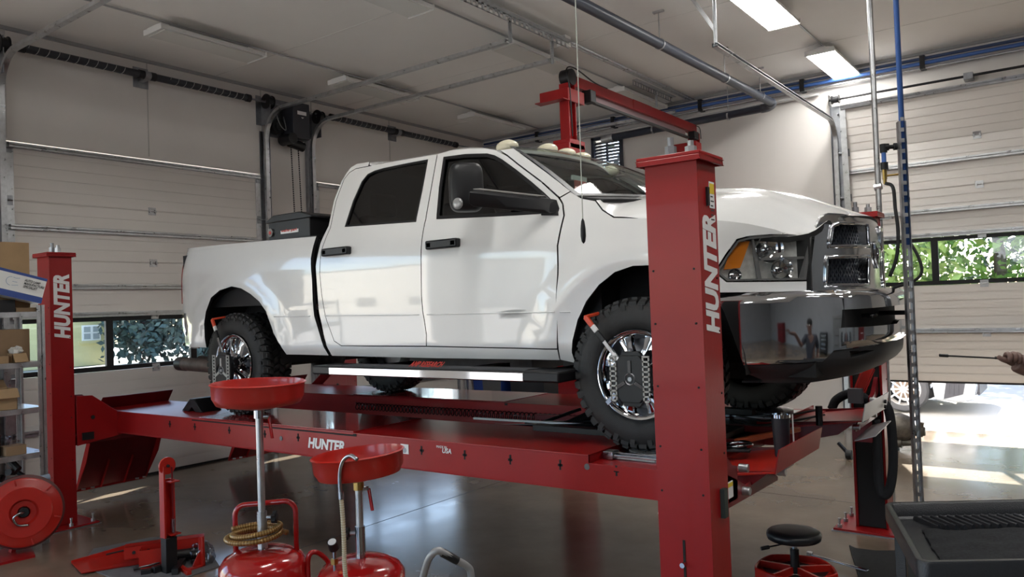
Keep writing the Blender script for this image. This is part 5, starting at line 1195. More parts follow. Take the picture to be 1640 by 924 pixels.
# pull cord hanging before the windscreen
t = thing('pull_cord', 'thin cord with black toggle hanging in front of the truck fender', 'cord', (-2.2, 3.4, 3))
a = at(934, 372, Y=3.55); tp = at(909, 75, Y=3.75); x_ = a.x
MB().tube([(x_, 3.55, a.z+.05), (x_+.0, 3.56, 3.4), (x_-.02, 3.60, ZC)], .0028, 6).build('cord', mat('cord_grey', (.42,.44,.40), .7), t)
MB().lathe([(.002, .075), (.009, .06), (.014, .02), (.015, -.02), (.010, -.05), (.002, -.06)], (x_, 3.55, a.z), (0,0,1), 16).build('toggle', BLACK, t, smooth_all=True)

# ---------------- waste oil drains
HOSE_G = mat('gold_hose', (.22, .11, .025), .3, .4, coat=.3)
def oil_drain(x, y, zr, r, zt, label, tilt, two):
    t = thing('oil_drain', label, 'oil drain', (x, y, 0)); rt = .195
    MB().lathe([(.0, zt+.0), (.05, zt), (.12, zt-.010), (.172, zt-.035), (rt, zt-.07), (rt, zt-.12), (rt+.004, zt-.125), (rt+.004, zt-.14), (rt, zt-.145), (rt, .16), (rt-.03, .11), (.0, .11)], (x, y, 0), (0,0,1), 56).build('tank', RED_TANK, t, ang=50)
    for k in range(4):
        a = PI/4+k*PI/2; cx, cy = x+math.cos(a)*.17, y+math.sin(a)*.17
        MB().cyl((cx, cy-.015, .035), (cx, cy+.015, .035), .035, n=18).build('caster', BLACK, t); MB().bar((cx, cy, .04), (cx, cy, .14), .03, .04).build('caster_fork', GALV, t)
    zp = zt+.17 if not two else zt+.14
    MB().cyl((x, y, zt-.02), (x, y, zp), .0225, n=18).build('sleeve', GALV if not two else CHROME_D, t)
    MB().cyl((x, y, zt), (x, y, zr-.13), .0165, n=18).build('pole', GALV, t)
    s = -1 if two else 1; kd = V((.8, .6, 0)).normalized()*s
    k0 = V((x, y, zp-.03)); MB().cyl(k0, k0+kd*.055, .008, n=10).build('clamp_screw', GALV, t)
    mb = MB(); mb.cyl(k0+kd*.045, k0+kd*.07, .018, n=12)
    for i in range(5): a = 2*PI*i/5; q = k0+kd*.058+V((-kd.y, kd.x, 0))*math.cos(a)*.02+V((0,0,1))*math.sin(a)*.02; mb.cyl(q-kd*.008, q+kd*.008, .011, n=8)
    mb.build('clamp_knob', BLACK, t)
    # pan: rim lip, wall, dish and drain neck, slightly tilted
    ax = V(tilt).normalized(); o = V((x, y, zr)); prof = [(r*.985, -.004), (r*.97, -.055), (r*.88, -.085), (.04, -.112), (.02, -.112), (.02, -.118), (.045, -.120), (r*.90, -.092), (r*.985, -.060), (r, -.004), (r+.008, .003), (r, .008), (r*.985, -.004)]
    MB().lathe(prof, o, ax, 72).build('drain_pan', RED_BR if two else mat('pan_red', (.42,.02,.014), .3, coat=.3), t, ang=50)
    MB().cyl((x, y, zr-.16), (x, y, zr-.11), .024, n=16).build('neck', BRASS if two else CHROME_D, t)
    v = V((x, y, zr-.155)); side_ = V((.8, .6, 0)); MB().cyl(v, v+side_*.045, .010, n=10).build('valve_stem', CHROME_D, t)
    MB().bar(v+side_*.045, v+side_*.052+V((.01,0,-.10)), .016, .008, (0,1,0)).build('valve_lever', RED_TANK, t, bev=.002)
    return t
dx, dy = -3.11, 2.18
d1 = oil_drain(dx, dy, at(414, 614, Y=dy).z-.0, .208, .745, 'taller red waste oil drain with the gold hose coiled on its tank', (.02, .0, 1), 0)
b0 = V((dx, dy, 0))
u = V((.8, .6, 0)); bk = V((-.6, .8, 0)); h = .19; zt = .745
pts = [b0+u*(-.142)+bk*.05+V((0,0,zt-.05)), b0+u*(-.142)+bk*.05+V((0,0,zt+h-.06))]+arc(b0+u*(-.092)+bk*.05+V((0,0,zt+h-.05)), -u*.05, (0,0,.05), 0, PI/2, 6)+arc(b0+u*.092+bk*.05+V((0,0,zt+h-.04)), (0,0,.05), u*.05, 0, PI/2, 6)+[b0+u*.142+bk*.05+V((0,0,zt-.05))]
MB().tube(pts, .0125, 12).build('carry_handle', RED_TANK, d1, smooth_all=True)
c = []
for i in range(131):
    f = i/130; th = .6+2*PI*2.35*f; rr = .155-.05*math.sin(PI*f*.8); zz = zt+.045+.05*f+.012*math.sin(th*1.1)
    c.append(b0+u*(math.cos(th)*rr-.03)+bk*math.sin(th)*rr*.62+V((0,0,zz)))
hg = MB().tube(c, .0125, 10).build('coiled_hose', HOSE_G, d1, smooth_all=True)
mb = MB()
for i in range(2, 129): mb.lathe([(.0128,-.0012),(.0136,0),(.0128,.0012)], c[i], (c[i+1]-c[i-1]), 10)
mb.build('hose_rings', mat('ring_gold', (.50,.34,.12), .3, .7), hg, kind='stuff')
d2 = oil_drain(-2.68, 2.388, at(573, 727, Y=2.388).z, .203, .715, 'shorter red waste oil drain with tilted pan and clear hose', (-.07, -.03, 1), 1)
b2 = V((-2.68, 2.388, 0))
zr = at(573, 727, Y=2.388).z
hk = [b2+V((0,0,0))+u*(-.02)+bk*(-.15)+V((0,0,zr-.0)), ]
pA = [at(x, y, Y=2.20) for x, y in ((572,736),(562,730),(552,735),(546,748),(544,770),(546,800))]
MB().tube(spline(pA, 6), .0085, 10).build('chrome_spout', CHROME_D, d2, smooth_all=True)
pB = [at(x, y, Y=2.20) for x, y in ((546,792),(549,830),(551,870),(552,905),(556,940),(566,960))]
pB = spline(pB, 10); hs = MB().tube(pB, .0095, 10).build('clear_hose', mat('clear_hose', (.50,.42,.28), .25, coat=.4), d2, smooth_all=True)
mb = MB()
for i in range(1, len(pB)-1): mb.lathe([(.0097,-.001),(.0105,0),(.0097,.001)], pB[i], pB[i+1]-pB[i-1], 10)
mb.build('hose_rings', mat('ring_pale', (.62,.58,.48), .3, .5), hs, kind='stuff'); MB().cyl(pB[0]+V((0,0,.01)), pB[2], .012, n=12).build('hose_ferrule', CHROME_D, d2)
pts = spline([at(496,960,Y=2.3), at(493,910,Y=2.3), at(495,890,Y=2.3), at(503,884,Y=2.32), at(515,889,Y=2.36), at(528,905,Y=2.4), at(533,940,Y=2.4)], 6); MB().tube(pts, .012, 12).build('carry_handle', RED_TANK, d2, smooth_all=True)
g = at(535, 878, Y=2.25); MB().cyl(g, g+V((.012, -.02, .035)), .022, n=24).build('pressure_gauge', BLACK, d2); gg = g+V((.0122, -.0205, .0352)); MB().cyl(gg, gg+V((.012,-.02,.035))*.02, .018, n=24).build('gauge_face', WPRINT, d2); MB().cyl(g, g-V((0,0,.10)), .007, n=10).build('gauge_stem', CHROME_D, d2); MB().box(g+V((-.012,-.01,-.07)), g+V((.012,.01,-.045))).build('relief_valve', BRASS, d2)
# small trolley with tubular grey handle
t = thing('hand_trolley', 'grey tubular trolley handle with black foam grip at the bottom centre', 'trolley', (-1.75, 1.95, 0)); Yh = 1.95
hp = [at(668, 960, Y=Yh), at(680, 915, Y=Yh), at(688, 893, Y=Yh), at(700, 882, Y=Yh+.01), at(712, 886, Y=Yh+.03), at(733, 898, Y=Yh+.07), at(748, 907, Y=Yh+.10), at(754, 918, Y=Yh+.11), at(756, 960, Y=Yh+.11)]
GT = mat('grey_tube', (.30, .30, .30), .35, .4)
MB().tube(spline(hp, 6), .0125, 12).build('handle', GT, t, smooth_all=True); MB().tube([at(708, 884.5, Y=Yh+.025), at(733, 898, Y=Yh+.07)], .0150, 12).build('foam_grip', BLACK, t)
e0, e1 = hp[0], hp[-1]; MB().tube([e0, (e0.x, e0.y, .15)], .0125, 12).tube([e1, (e1.x, e1.y, .15)], .0125, 12).build('leg_tube', GT, t)
MB().box((min(e0.x, e1.x)-.03, e0.y-.02, .10), (max(e0.x, e1.x)+.25, e1.y+.1, .125)).build('platform', BLACK, t, bev=.004)
for q in (e0, e1): MB().cyl((q.x-.02, q.y-.02, .06), (q.x+.02, q.y-.0, .06), .06, n=20).build('trolley_wheel', RUBBER, t)

# ---------------- hose reel, shelving and boxes on the left
ctr = at(38, 820, X=-6.80); axd = V((.93, -.33, .12)).normalized()
t = thing('hose_reel', 'red round hose reel leaning by the shelving legs at lower left', 'hose reel', (ctr.x, ctr.y, 0))
R0 = .265
MB().lathe([(.045, .01), (.085, .012), (.10, .045), (.19, .05), (.20, .042), (R0-.02, .042), (R0, .03), (R0, .022), (.1, .02), (.09, -.10), (R0, -.12), (R0, -.13), (.03, -.13)], ctr, axd, 64).build('drum', RED_BR, t, ang=40)
sd_ = axd.cross(V((0,0,1))).normalized(); upv = sd_.cross(axd)
for k in range(6): a = 2*PI*k/6+.3; e = sd_*math.cos(a)+upv*math.sin(a); MB().bar(ctr+axd*.046+e*.215, ctr+axd*.046+e*.262, .012, .008, tuple(axd)).build('rib', RED_BR, t, bev=.002)
MB().cyl(ctr, ctr+axd*.05, .035, n=20).build('hub', BLACK, t); MB().tube(spline([ctr+axd*.05, ctr+axd*.08+sd_*.03, ctr+axd*.07+sd_*.07-upv*.03, ctr+axd*.06+sd_*.04-upv*.09, ctr+axd*.05-sd_*.03-upv*.10]), .009, 8).build('inlet_pipe', CHROME_D, t, smooth_all=True)
MB().lathe([(R0-.03, -.10), (R0+.02, -.08), (R0+.02, -.02), (R0-.03, 0)], ctr-axd*.0, axd, 48).build('wound_hose', mat('hose_maroon', (.10,.02,.02), .5), t)
MB().prism([(ctr.x-.30, ctr.y-.22, 0), (ctr.x+.10, ctr.y-.35, 0), (ctr.x+.14, ctr.y+.02, 0), (ctr.x-.26, ctr.y+.14, 0)], (0,0,.02)).bar((ctr.x-.12, ctr.y-.05, 0), ctr-axd*.12, .06, .03).build('reel_stand', RED, t)
SH = thing('storage_shelf', 'galvanised metal shelving unit crowded with boxes at the left edge', 'shelf', (-7.2, 2.35, 0))
sx0, sx1, sy0, sy1 = -7.45, -7.0, 1.70, 2.86
for x in (sx0, sx1-.035):
    for y in (sy0, sy1-.03): MB().box((x, y, 0), (x+.035, y+.006, 1.97)).box((x if x < -7.2 else x+.029, y-(.03 if y > 2 else 0), 0), ((x if x < -7.2 else x+.029)+.006, y+.03, 1.97)).build('upright', GALV, SH)
SZ = [.36, .757, 1.127, 1.503, 1.915]
for z in SZ: MB().box((sx0+.002, sy0+.006, z-.028), (sx1-.004, sy1-.006, z)).box((sx1-.006, sy0+.006, z-.045), (sx1-.002, sy1-.006, z)).build('shelf_board', GALV, SH, bev=.003)
def cbox(name, p, dx, dy, dz, rot, m, lab, cat='box', group=None, opened=False):
    p = V(p); a = V((math.cos(rot), math.sin(rot), 0)); b = V((-a.y, a.x, 0))
    if not opened:
        t = MB().obox(p, a*dx, b*dy, (0,0,dz)).build(name, m, None, bev=.003); return tag(t, lab, cat, group)
    t = thing(name, lab, cat, p, group); mb = MB(); w = .004
    mb.obox(p, a*dx, b*dy, (0,0,w)); mb.obox(p, a*w, b*dy, (0,0,dz)); mb.obox(p+a*(dx-w), a*w, b*dy, (0,0,dz)); mb.obox(p, a*dx, b*w, (0,0,dz)); mb.obox(p+b*(dy-w), a*dx, b*w, (0,0,dz)); mb.build('box_body', m, t)
    MB().obox(p+V((0,0,dz)), b*dy, a*(-.08)+V((0,0,.06)), a*w).build('flap', m, t); MB().obox(p+a*dx+V((0,0,dz)), b*dy, a*.05+V((0,0,-.07)), a*w).build('flap', m, t)
    return t
cbox('cardboard_box', (-7.42, 2.10, 1.915), .30, .70, at(40, 390, X=-7.2).z-1.915, 0, CARD, 'big plain cardboard box standing on top of the shelving')
# tilted white-blue lamp box lying on the top shelf
BXT = thing('lamp_box', 'white and blue printed carton tilted on the top shelf', 'box', (-6.95, 2.6, 2.0))
A, B, C2, D2 = at(-60, 413, X=-6.96), at(76, 447, X=-6.96), at(70, 487, X=-6.96), at(-60, 460, X=-6.96)
ey = (B-A).normalized(); ez_ = (D2-A); ez_ = (ez_-ey*ez_.dot(ey)); Ht = (C2-B).length; ez_ = ez_.normalized(); Lb = (B-A).length
MB().obox(A, ey*Lb, ez_*Ht, (-.30, 0, 0)).build('carton', WHITE, BXT, bev=.002)
BLU = mat('print_blue', (.03,.07,.28), .5)
MB().obox(A+V((.0005,0,0))-ez_*.001, ey*(Lb+.001), ez_*.022, (.0015,0,0)).build('blue_edge', BLU, BXT); MB().obox(A+ez_*(Ht-.05)+V((.0005,0,0)), ey*(Lb+.001), ez_*.051, (.0015,0,0)).build('blue_edge', BLU, BXT)
DKP = mat('print_dark', (.05,.05,.05), .6)
for k, sline in enumerate(('AUTO LAMP', 'MANUFACTURE', 'SPECIALIST')):
    pos = A+ey*(Lb-.165)+ez_*(.062+k*.026)+V((.0035,0,0)); text('print_line', sline, .027, DKP, BXT, pos, ey, -ez_, bold=.0006, shear=.2, sx=.80, ext=.0004)
MB().tube([A+ey*(Lb-.26+.03*math.cos(th)*1.2)+ez_*(.085+.035*math.sin(th))+V((.003,0,0)) for th in [PI/2+i*PI/10 for i in range(11)]], .0012, 4).tube([A+ey*(Lb-.25+i*.012)+ez_*(.05+.004*math.sin(i))+V((.003,0,0)) for i in range(5)], .0012, 4).tube([A+ey*(Lb-.25+i*.012)+ez_*(.085)+V((.003,0,0)) for i in range(4)], .0012, 4).tube([A+ey*(Lb-.25+i*.012)+ez_*(.118-.003*i)+V((.003,0,0)) for i in range(5)], .0012, 4).build('car_outline', mat('print_cyan', (.10,.25,.45), .5), BXT)
cbox('tool_case', (-7.30, 2.25, 1.915), .28, .40, .10, 0, BLACK, 'black plastic case under the tilted white carton', 'case')
cbox('flat_carton', (-7.20, 2.66, 1.915), .16, .16, .035, 0, CARD_D, 'flat dark carton at the right end of the top shelf')
cbox('cardboard_box', (-7.40, 2.05, 1.503), .28, .74, at(30, 527, X=-7.2).z-1.503, 0, CARD_D, 'wide brown cardboard box on the second shelf from the top')
cbox('cardboard_box', (-7.12, 2.62, 1.503), .10, .10, .075, 0, CARD, 'small open carton in front of the wide brown box', opened=True); cbox('cardboard_box', (-7.10, 2.50, 1.503), .09, .09, .06, 0, CARD, 'small labelled carton at the left end of the second shelf')
def crumple(name, c, r, m, lab, cat, sq=(1,1,.8), seed=0):
    bm = bmesh.new(); bmesh.ops.create_icosphere(bm, subdivisions=4, radius=r)
    for v in bm.verts:
        n_ = noise.noise(v.co*(9/r*.1)+V((seed, 0, 0)))+.5*noise.noise(v.co*(24/r*.1)+V((0, seed, 0))); v.co *= 1+.55*n_; v.co = V((v.co.x*sq[0], v.co.y*sq[1], v.co.z*sq[2]))
    me = bpy.data.meshes.new(name); bm.to_mesh(me); bm.free(); o = link(name, me, m, None, V(c)); me.shade_smooth(); me.set_sharp_from_angle(angle=R_(25)); return tag(o, lab, cat)
PLB = glass('plastic_bag', (.9,.9,.92), .70, .15)
crumple('paper_wad', (-7.07, 2.67, 1.60), .045, mat('paper_white', (.62,.6,.56), .8), 'crumpled white paper sticking out of the small carton', 'paper', seed=3)
cbox('cardboard_box', (-7.22, 2.45, 1.127), .20, .20, .17, .0, CARD, 'open tan cardboard box on the middle shelf', opened=True)
cbox('cardboard_box', (-7.16, 2.56, .757), .14, .15, .075, 0, CARD_D, 'small brown carton with two holes on the lower shelf')
tag(MB().cyl((-7.12, 2.50, .757), (-7.12, 2.50, .93), .055, n=24).cyl((-7.12, 2.50, .93), (-7.12, 2.50, .95), .02, n=14).build('oil_bottle', BLACK_G, None, bev=.004), 'black bottle at the left end of the lower shelf', 'bottle')
crumple('plastic_wrap', (-7.16, 2.60, .865), .05, PLB, 'crumpled clear plastic wrap on the small carton', 'plastic bag', seed=9)
tag(MB().cyl((-7.12, 2.49, 1.127), (-7.12, 2.49, 1.23), .03, n=20).build('spray_can', mat('can_white', (.6,.62,.66), .3), None), 'small pale can at the left end of the middle shelf', 'can')
mb = MB(); random.seed(4)
for k in range(14): p = V((-7.2+random.uniform(-.1,.15), 2.50+random.uniform(0,.22), .39+random.uniform(0,.25))); q = p+V([random.uniform(-.08,.08) for _ in range(3)]); mb.cyl(p, q, random.uniform(.012,.035), n=10)
mb.build('engine_part', BLACK, None); tag(bpy.data.objects['engine_part'], 'dark cluttered engine part on the bottom shelf', 'engine part')
for k, (y0, z0, y1, z1) in enumerate(((2.35, .62, 2.78, .60), (2.40, .66, 2.74, .545))):
    tag(MB().cyl((-6.97, y0, z0-.10), (-6.93, y1+.06, z1-.05), .028, n=14).build('wrapped_tube', mat('blue_wrap', (.30,.38,.50), .25, coat=.3), None), ('upper' if k == 0 else 'lower')+' tube in bluish plastic wrap poking out over the hose reel', 'tube', 'plastic-wrapped tubes by the reel')

# ---------------- pile of red equipment on the floor mat
MATB = mat('floor_mat_black', (.013, .014, .015), .85, noise_amt=.3, nscale=30, bump=.4, bscale=200)
def floorpoly(name, pts, h, m, lab, cat, z0=.0):
    P = [at(x, y, Z=z0) for x, y in pts]; return tag(MB().prism([(p.x, p.y, z0) for p in P], (0,0,h)).build(name, m, None, bev=.002), lab, cat)
floorpoly('grey_mat', [(142,890),(150,880),(240,862),(300,858),(325,868),(352,908),(300,925),(200,935),(150,915)], .008, mat('mat_grey', (.12,.12,.125), .8, noise_amt=.2, nscale=12), 'dark grey sheet spread under the pile of red lift parts', 'mat')
RP_ = thing('ramp_channel', 'long tapered bright red steel channel lying on the grey sheet', 'ramp', at(180, 895, Z=.03))
f_ = lambda x, y, z=.01: at(x, y, Z=z)
a, b, c_, d_ = f_(114, 902), f_(131, 919), f_(252, 899), f_(205, 884)
MB().slab([[a, b], [d_, c_]], (0,0,.006)).build('floor_sheet', RED_BR, RP_)
MB().prism([a, d_, d_+V((0,0,.06)), a+V((0,0,.02))], (b-a).normalized()*.006).build('side_wall', RED_BR, RP_); MB().prism([b, c_, c_+V((0,0,.05)), b+V((0,0,.005))], (a-b).normalized()*.006).build('side_wall', RED_BR, RP_)
p0, p1 = at(200, 884, Z=.12), at(327, 866, Z=.13); BT_ = thing('square_tube', 'red square steel tube lying across the pile of parts', 'steel tube', p0)
dd = (p1-p0).normalized(); sd2 = dd.cross(V((0,0,1))).normalized(); mb = MB(); w_ = .045
for (ou, ov, wu, wv) in ((-w_,-w_,2*w_,.006),(-w_,w_-.006,2*w_,.006),(-w_,-w_,.006,2*w_),(w_-.006,-w_,.006,2*w_)): mb.obox(p0+sd2*ou+V((0,0,ov)), p1-p0, sd2*wu, (0,0,wv))
mb.build('tube', RED_BR, BT_); MB().obox(p0.lerp(p1, .20)+sd2*.04-V((0,0,.10)), (p1-p0)*.40, sd2*.10, (0,0,.008)).obox(p0.lerp(p1, .20)+sd2*.14-V((0,0,.10)), (p1-p0)*.40, sd2*.008, (0,0,.13)).obox(p0.lerp(p1, .20)+sd2*.04-V((0,0,.10)), (p1-p0).normalized()*.008, sd2*.10, (0,0,.13)).build('bracket', RED_BR, BT_, bev=.003)
MB().obox(p0.lerp(p1, .05)+sd2*-.12-V((0,0,.02)), (p1-p0)*.28, sd2*.09, (0,0,.008)).build('side_plate', RED_BR, BT_)
for k in (.12, .30): q = p0.lerp(p1, k)+sd2*(w_+.001); MB().cyl(q, q+sd2*.004, .012, n=14).build('bolt_hole', BLACK_M, BT_)
b_ = at(269, 917, Z=0); Xu = b_.x; JA = thing('jack_stand_arm', 'upright red lift arm with round disc head and black lower sleeve', 'lift arm', b_)
zt_ = at(270, 745, X=Xu).z; zk = at(268, 860, X=Xu).z; yc = at(268, 800, X=Xu).y
MB().box((Xu-.03, yc-.042, .0), (Xu+.04, yc+.045, zk)).build('black_sleeve', BLACK, JA, bev=.004)
mb = MB().box((Xu-.03, yc-.042, zk), (Xu+.03, yc-.028, zt_)).box((Xu-.03, yc+.030, zk), (Xu+.03, yc+.042, zt_-.10)).box((Xu-.03, yc-.042, zk), (Xu-.022, yc+.042, zt_-.10)); mb.build('channel', RED_BR, JA, bev=.002)
MB().cyl((Xu+.0, yc-.0, zt_), (Xu+.015, yc-.0, zt_), .062, n=40).build('disc', RED_BR, JA, bev=.002); MB().cyl((Xu+.014, yc, zt_), (Xu+.03, yc, zt_), .010, n=14).build('pivot', BLACK_M, JA)
MB().cyl((Xu+.032, yc+.022, zk+.02), (Xu+.032, yc+.022, zt_-.01), .006, n=8).build('rod', RED_DK, JA)
for z in (zt_-.115, zk+.02): MB().box((Xu+.0, yc-.01, z-.004), (Xu+.06, yc+.065, z+.004)).build('shelf_tab', RED_BR, JA)
MB().tube([(Xu+.032+.010*math.cos(i*.9), yc+.022+.010*math.sin(i*.9), zk+.03+i*.0011) for i in range(90)], .0022, 5).build('spring', GALV_DK, JA)
def lay(name, a, b, r, m, lab, cat, z=.03, sq=False):
    p, q = at(*a, Z=z), at(*b, Z=z); mb = MB(); (mb.bar(p, q, r*2, r*2) if sq else mb.cyl(p, q, r, n=14)); return tag(mb.build(name, m, None, bev=.002 if sq else 0), lab, cat)
lay('black_tube', (255,893), (317,885), .042, BLACK, 'thick black tube lying behind the black sleeve', 'steel tube', .06)
lay('black_bracket_arm', (280,916), (293,898), .022, BLACK, 'angled black arm beside the foot of the red lift arm', 'lift arm', .03, True)
lay('black_rod', (214,912), (252,903), .010, BLACK, 'thin black rod with bent end before the pile', 'rod', .03)
lay('grey_rod', (222,909), (256,901), .008, CHROME_D, 'thin bright rod just behind the thin black rod', 'rod', .05)
lay('small_clamp', (226,917), (242,915), .018, BLACK, 'short black clamp block nearest the front of the pile', 'clamp', .02, True)
lay('small_clamp', (245,913), (262,908), .022, BLACK, 'black clamp block left of the black sleeve', 'clamp', .03, True)
lay('flat_link', (277,900), (303,918), .016, RED_BR, 'short flat red bar right of the black sleeve', 'bar', .02, True)
lay('bent_handle', (170,888), (222,876), .006, BLACK_M, 'thin black handle lying behind the red channel', 'handle', .05)
a = at(318, 910, Z=.0); LB = thing('angle_bracket', 'small red L-shaped bracket standing at the right of the pile', 'bracket', a)
MB().box((a.x-.02, a.y-.10, 0), (a.x+.02, a.y+.04, .02)).box((a.x-.03, a.y+.02, 0), (a.x+.02, a.y+.04, .22)).prism([(a.x-.02, a.y-.04, .02), (a.x-.02, a.y+.02, .02), (a.x-.02, a.y+.02, .12)], (.01,0,0)).build('plate', RED_BR, LB, bev=.003)
c3 = at(322, 888, Z=.07); crumple('plastic_bag', c3, .085, PLB, 'crumpled translucent plastic bag behind the small red bracket', 'plastic bag', (1,.9,1.05), 5)
# ---------------- stool, ratchet, black mat
P = at(1271, 851, Z=.38); t = thing('shop_stool', 'round black mechanic stool with a red compartment base', 'stool', (P.x, P.y, 0))
MB().lathe([(0, .392), (.10, .390), (.146, .385), (.158, .375), (.161, .36), (.156, .338), (.146, .332), (0, .332)], (P.x, P.y, 0), (0,0,1), 56).build('seat', mat('seat_vinyl', (.010,.011,.014), .35), t, ang=60)
MB().cyl((P.x, P.y, .27), (P.x, P.y, .335), .016, n=16).build('piston', CHROME_D, t); MB().cyl((P.x, P.y, .13), (P.x, P.y, .275), .028, r2=.026, n=20).build('column', BLACK, t)
a = V((P.x-.02, P.y-.02, .315)); b = a+V((-.10, -.085, -.02)); MB().cyl(a, b, .005, n=8).cyl(b, b+(b-a).normalized()*.05, .012, n=12).build('lever', BLACK, t)
rows = []; n = 48
def pent(a, r): k = (a % (2*PI/5))-PI/5; return r*math.cos(PI/5)/math.cos(k)*.5+r*.5
o_ = [V((P.x+math.cos(2*PI*i/n)*pent(2*PI*i/n, .25), P.y+math.sin(2*PI*i/n)*pent(2*PI*i/n, .25), 0)) for i in range(n)]
cc = V((P.x, P.y, 0)); rows = [[p.lerp(cc, q)+V((0,0,z)) for p in o_] for q, z in ((.02,.09),(0,.095),(0,.165),(.03,.17),(.06,.165),(.07,.13),(.8,.13))]
MB().grid(rows, True).build('tray_base', RED_BR, t, ang=30)
for k in range(5):
    a_ = 2*PI*k/5+PI/5; e = V((math.cos(a_), math.sin(a_), 0)); MB().bar(cc+e*.03+V((0,0,.15)), cc+e*.215+V((0,0,.15)), .014, .04).build('divider', RED_BR, t)
    a_ += PI/5; e = V((math.cos(a_), math.sin(a_), 0)); s_ = V((-e.y, e.x, 0)); MB().prism([cc+e*.05+V((0,0,.1315)), cc+e*.17+s_*.10+V((0,0,.1315)), cc+e*.17-s_*.10+V((0,0,.1315))], (0,0,.004)).build('tray_insert', BLACK, t)
    MB().cyl(cc+e*.19+V((-.012,0,.035)), cc+e*.19+V((.012,0,.035)), .035, n=18).bar(cc+e*.19+V((0,0,.04)), cc+e*.19+V((0,0,.13)), .02, .02).build('caster', BLACK, t)
p, q = at(1297, 888, Z=.03), at(1368, 908, Z=.03); t = thing('ratchet', 'long chrome ratchet handle lying on the floor beside the stool', 'wrench', p)
MB().bar(p, q+(q-p)*.3, .022, .014).build('shaft', CHROME, t, bev=.004); MB().cyl(p-V((0,0,.018)), p+V((0,0,.018)), .022, n=20).cyl(p-V((0,0,.03)), p-V((0,0,.015)), .009, n=4).build('head', CHROME, t, bev=.002)
floorpoly('rubber_mat', [(1360,875),(1371,880),(1402,884),(1440,884),(1520,886),(1620,900),(1600,980),(1395,975),(1376,930)], .012, MATB, 'black rubber mat on the floor right of the ratchet', 'mat')
# ---------------- utility cart with black plastic tray top
t = thing('utility_cart', 'black plastic ribbed tray top of a utility cart at the lower right corner', 'cart', (-.2, 3.3, 0))
ZT = .86; A0 = at(1415, 806, Z=ZT); E1 = at(1640, 801, Z=ZT); F1 = at(1484, 930, Z=ZT-.0)
uu = (E1-A0).normalized(); vv = (F1-A0).normalized(); uu = V((uu.x, uu.y, 0)); 
LU, LV = 1.15, .85
TP = mat('cart_plastic', (.024, .026, .030), .26, bump=.25, bscale=220)
def tp(a, b, z): return A0+uu*a+vv*b+V((0,0,z))
prof = [(0, -.06), (0, .0), (.004, .006), (.022, .006), (.03, 0), (.045, -.05), (.06, -.058)]
rows = []
for d_, z_ in prof:
    r = []
    rad = .05
    for (ca, cb, t0) in ((rad, rad, PI), (LU-rad, rad, 1.5*PI), (LU-rad, LV-rad, 0), (rad, LV-rad, PI/2)):
        for k in range(7):
            th = t0+PI/2*k/6; rr = max(.008, rad-d_*1.0) if d_ < rad else .008
            ex = 0 if d_ < rad else d_-rad+.008
            r.append(tp(ca+math.cos(th)*rr+(ex if ca < LU/2 else -ex)*1, cb+math.sin(th)*rr+(ex if cb < LV/2 else -ex), z_))
    rows.append(r)
MB().grid(rows, True).build('tray_rim', TP, t, ang=50)
MB().prism([tp(.03, .03, -.066), tp(LU-.03, .03, -.066), tp(LU-.03, LV-.03, -.066), tp(.03, LV-.03, -.066)], (0,0,.008)).build('tray_floor', TP, t)
rb_ = MB()
for k in range(26):
    a_ = .115+k*.036
    rb_.prism([tp(a_+.0, .07, -.057), tp(a_+.006, .07, -.040), tp(a_+.011, .07, -.036), tp(a_+.016, .07, -.040), tp(a_+.022, .07, -.057)], vv*.17+uu*.07)
rb_.build('tray_ribs', TP, t, flat=True, kind='stuff')
CP = mat('grey_carpet', (.020, .022, .026), .95, noise_amt=.5, nscale=90, bump=1., bscale=350)
cg = [[tp(.12+.95*i/30+(.015*noise.noise(V((i*.4, j*.4, 3)))), .26+.55*j/20+.012*noise.noise(V((i*.5, j*.3, 9))), -.050+.010*noise.noise(V((i*.3, j*.3, 0)))) for i in range(31)] for j in range(21)]
MB().slab(cg, (0,0,-.006)).build('carpet_liner', CP, t, smooth_all=True)
for a_, b_ in ((.06, .06), (LU-.06, .06), (.06, LV-.06), (LU-.06, LV-.06)):
    q = tp(a_, b_, -.07); MB().box((q.x-.022, q.y-.022, .12), (q.x+.022, q.y+.022, q.z)).build('leg', TP, t, bev=.004); MB().cyl((q.x-.015, q.y, .05), (q.x+.015, q.y, .05), .05, n=20).build('caster', RUBBER, t); MB().box((q.x-.02, q.y-.01, .05), (q.x+.02, q.y+.01, .13)).build('caster_fork', GALV, t)
MB().prism([tp(.03, .03, 0)-V((0,0,ZT-.30)), tp(LU-.03, .03, 0)-V((0,0,ZT-.30)), tp(LU-.03, LV-.03, 0)-V((0,0,ZT-.30)), tp(.03, LV-.03, 0)-V((0,0,ZT-.30))], (0,0,.03)).build('lower_tray', TP, t, bev=.005)
# ---------------- things resting on the near runway front
P = at(1251, 716, Y=4.05); t = thing('tumbler', 'black steel tumbler with bright rim standing on the near runway front deck', 'tumbler', (P.x-.03, 4.05, .99))
zb = rz(-1.3)-.01; zt2 = at(1251, 663, Y=4.05).z; px_ = at(1251, 690, Y=4.05).x
MB().lathe([(0, 0), (.034, 0), (.036, .01), (.047, zt2-zb-.018), (.0, zt2-zb-.018)], (px_, 4.05, zb), (0,0,1), 36).build('cup_body', mat('cup_black', (.008,.009,.014), .5), t, ang=50); MB().lathe([(.047, zt2-zb-.018), (.0475, zt2-zb), (.043, zt2-zb), (.043, zt2-zb-.01), (0, zt2-zb-.012)], (px_, 4.05, zb), (0,0,1), 36).build('steel_rim', CHROME, t)
tag(MB().cyl((px_+.05, 4.09, zb), (px_+.045, 4.10, zt2-.005), .004, n=8).build('white_straw', WPRINT, None), 'thin white rod standing right of the black tumbler', 'rod')
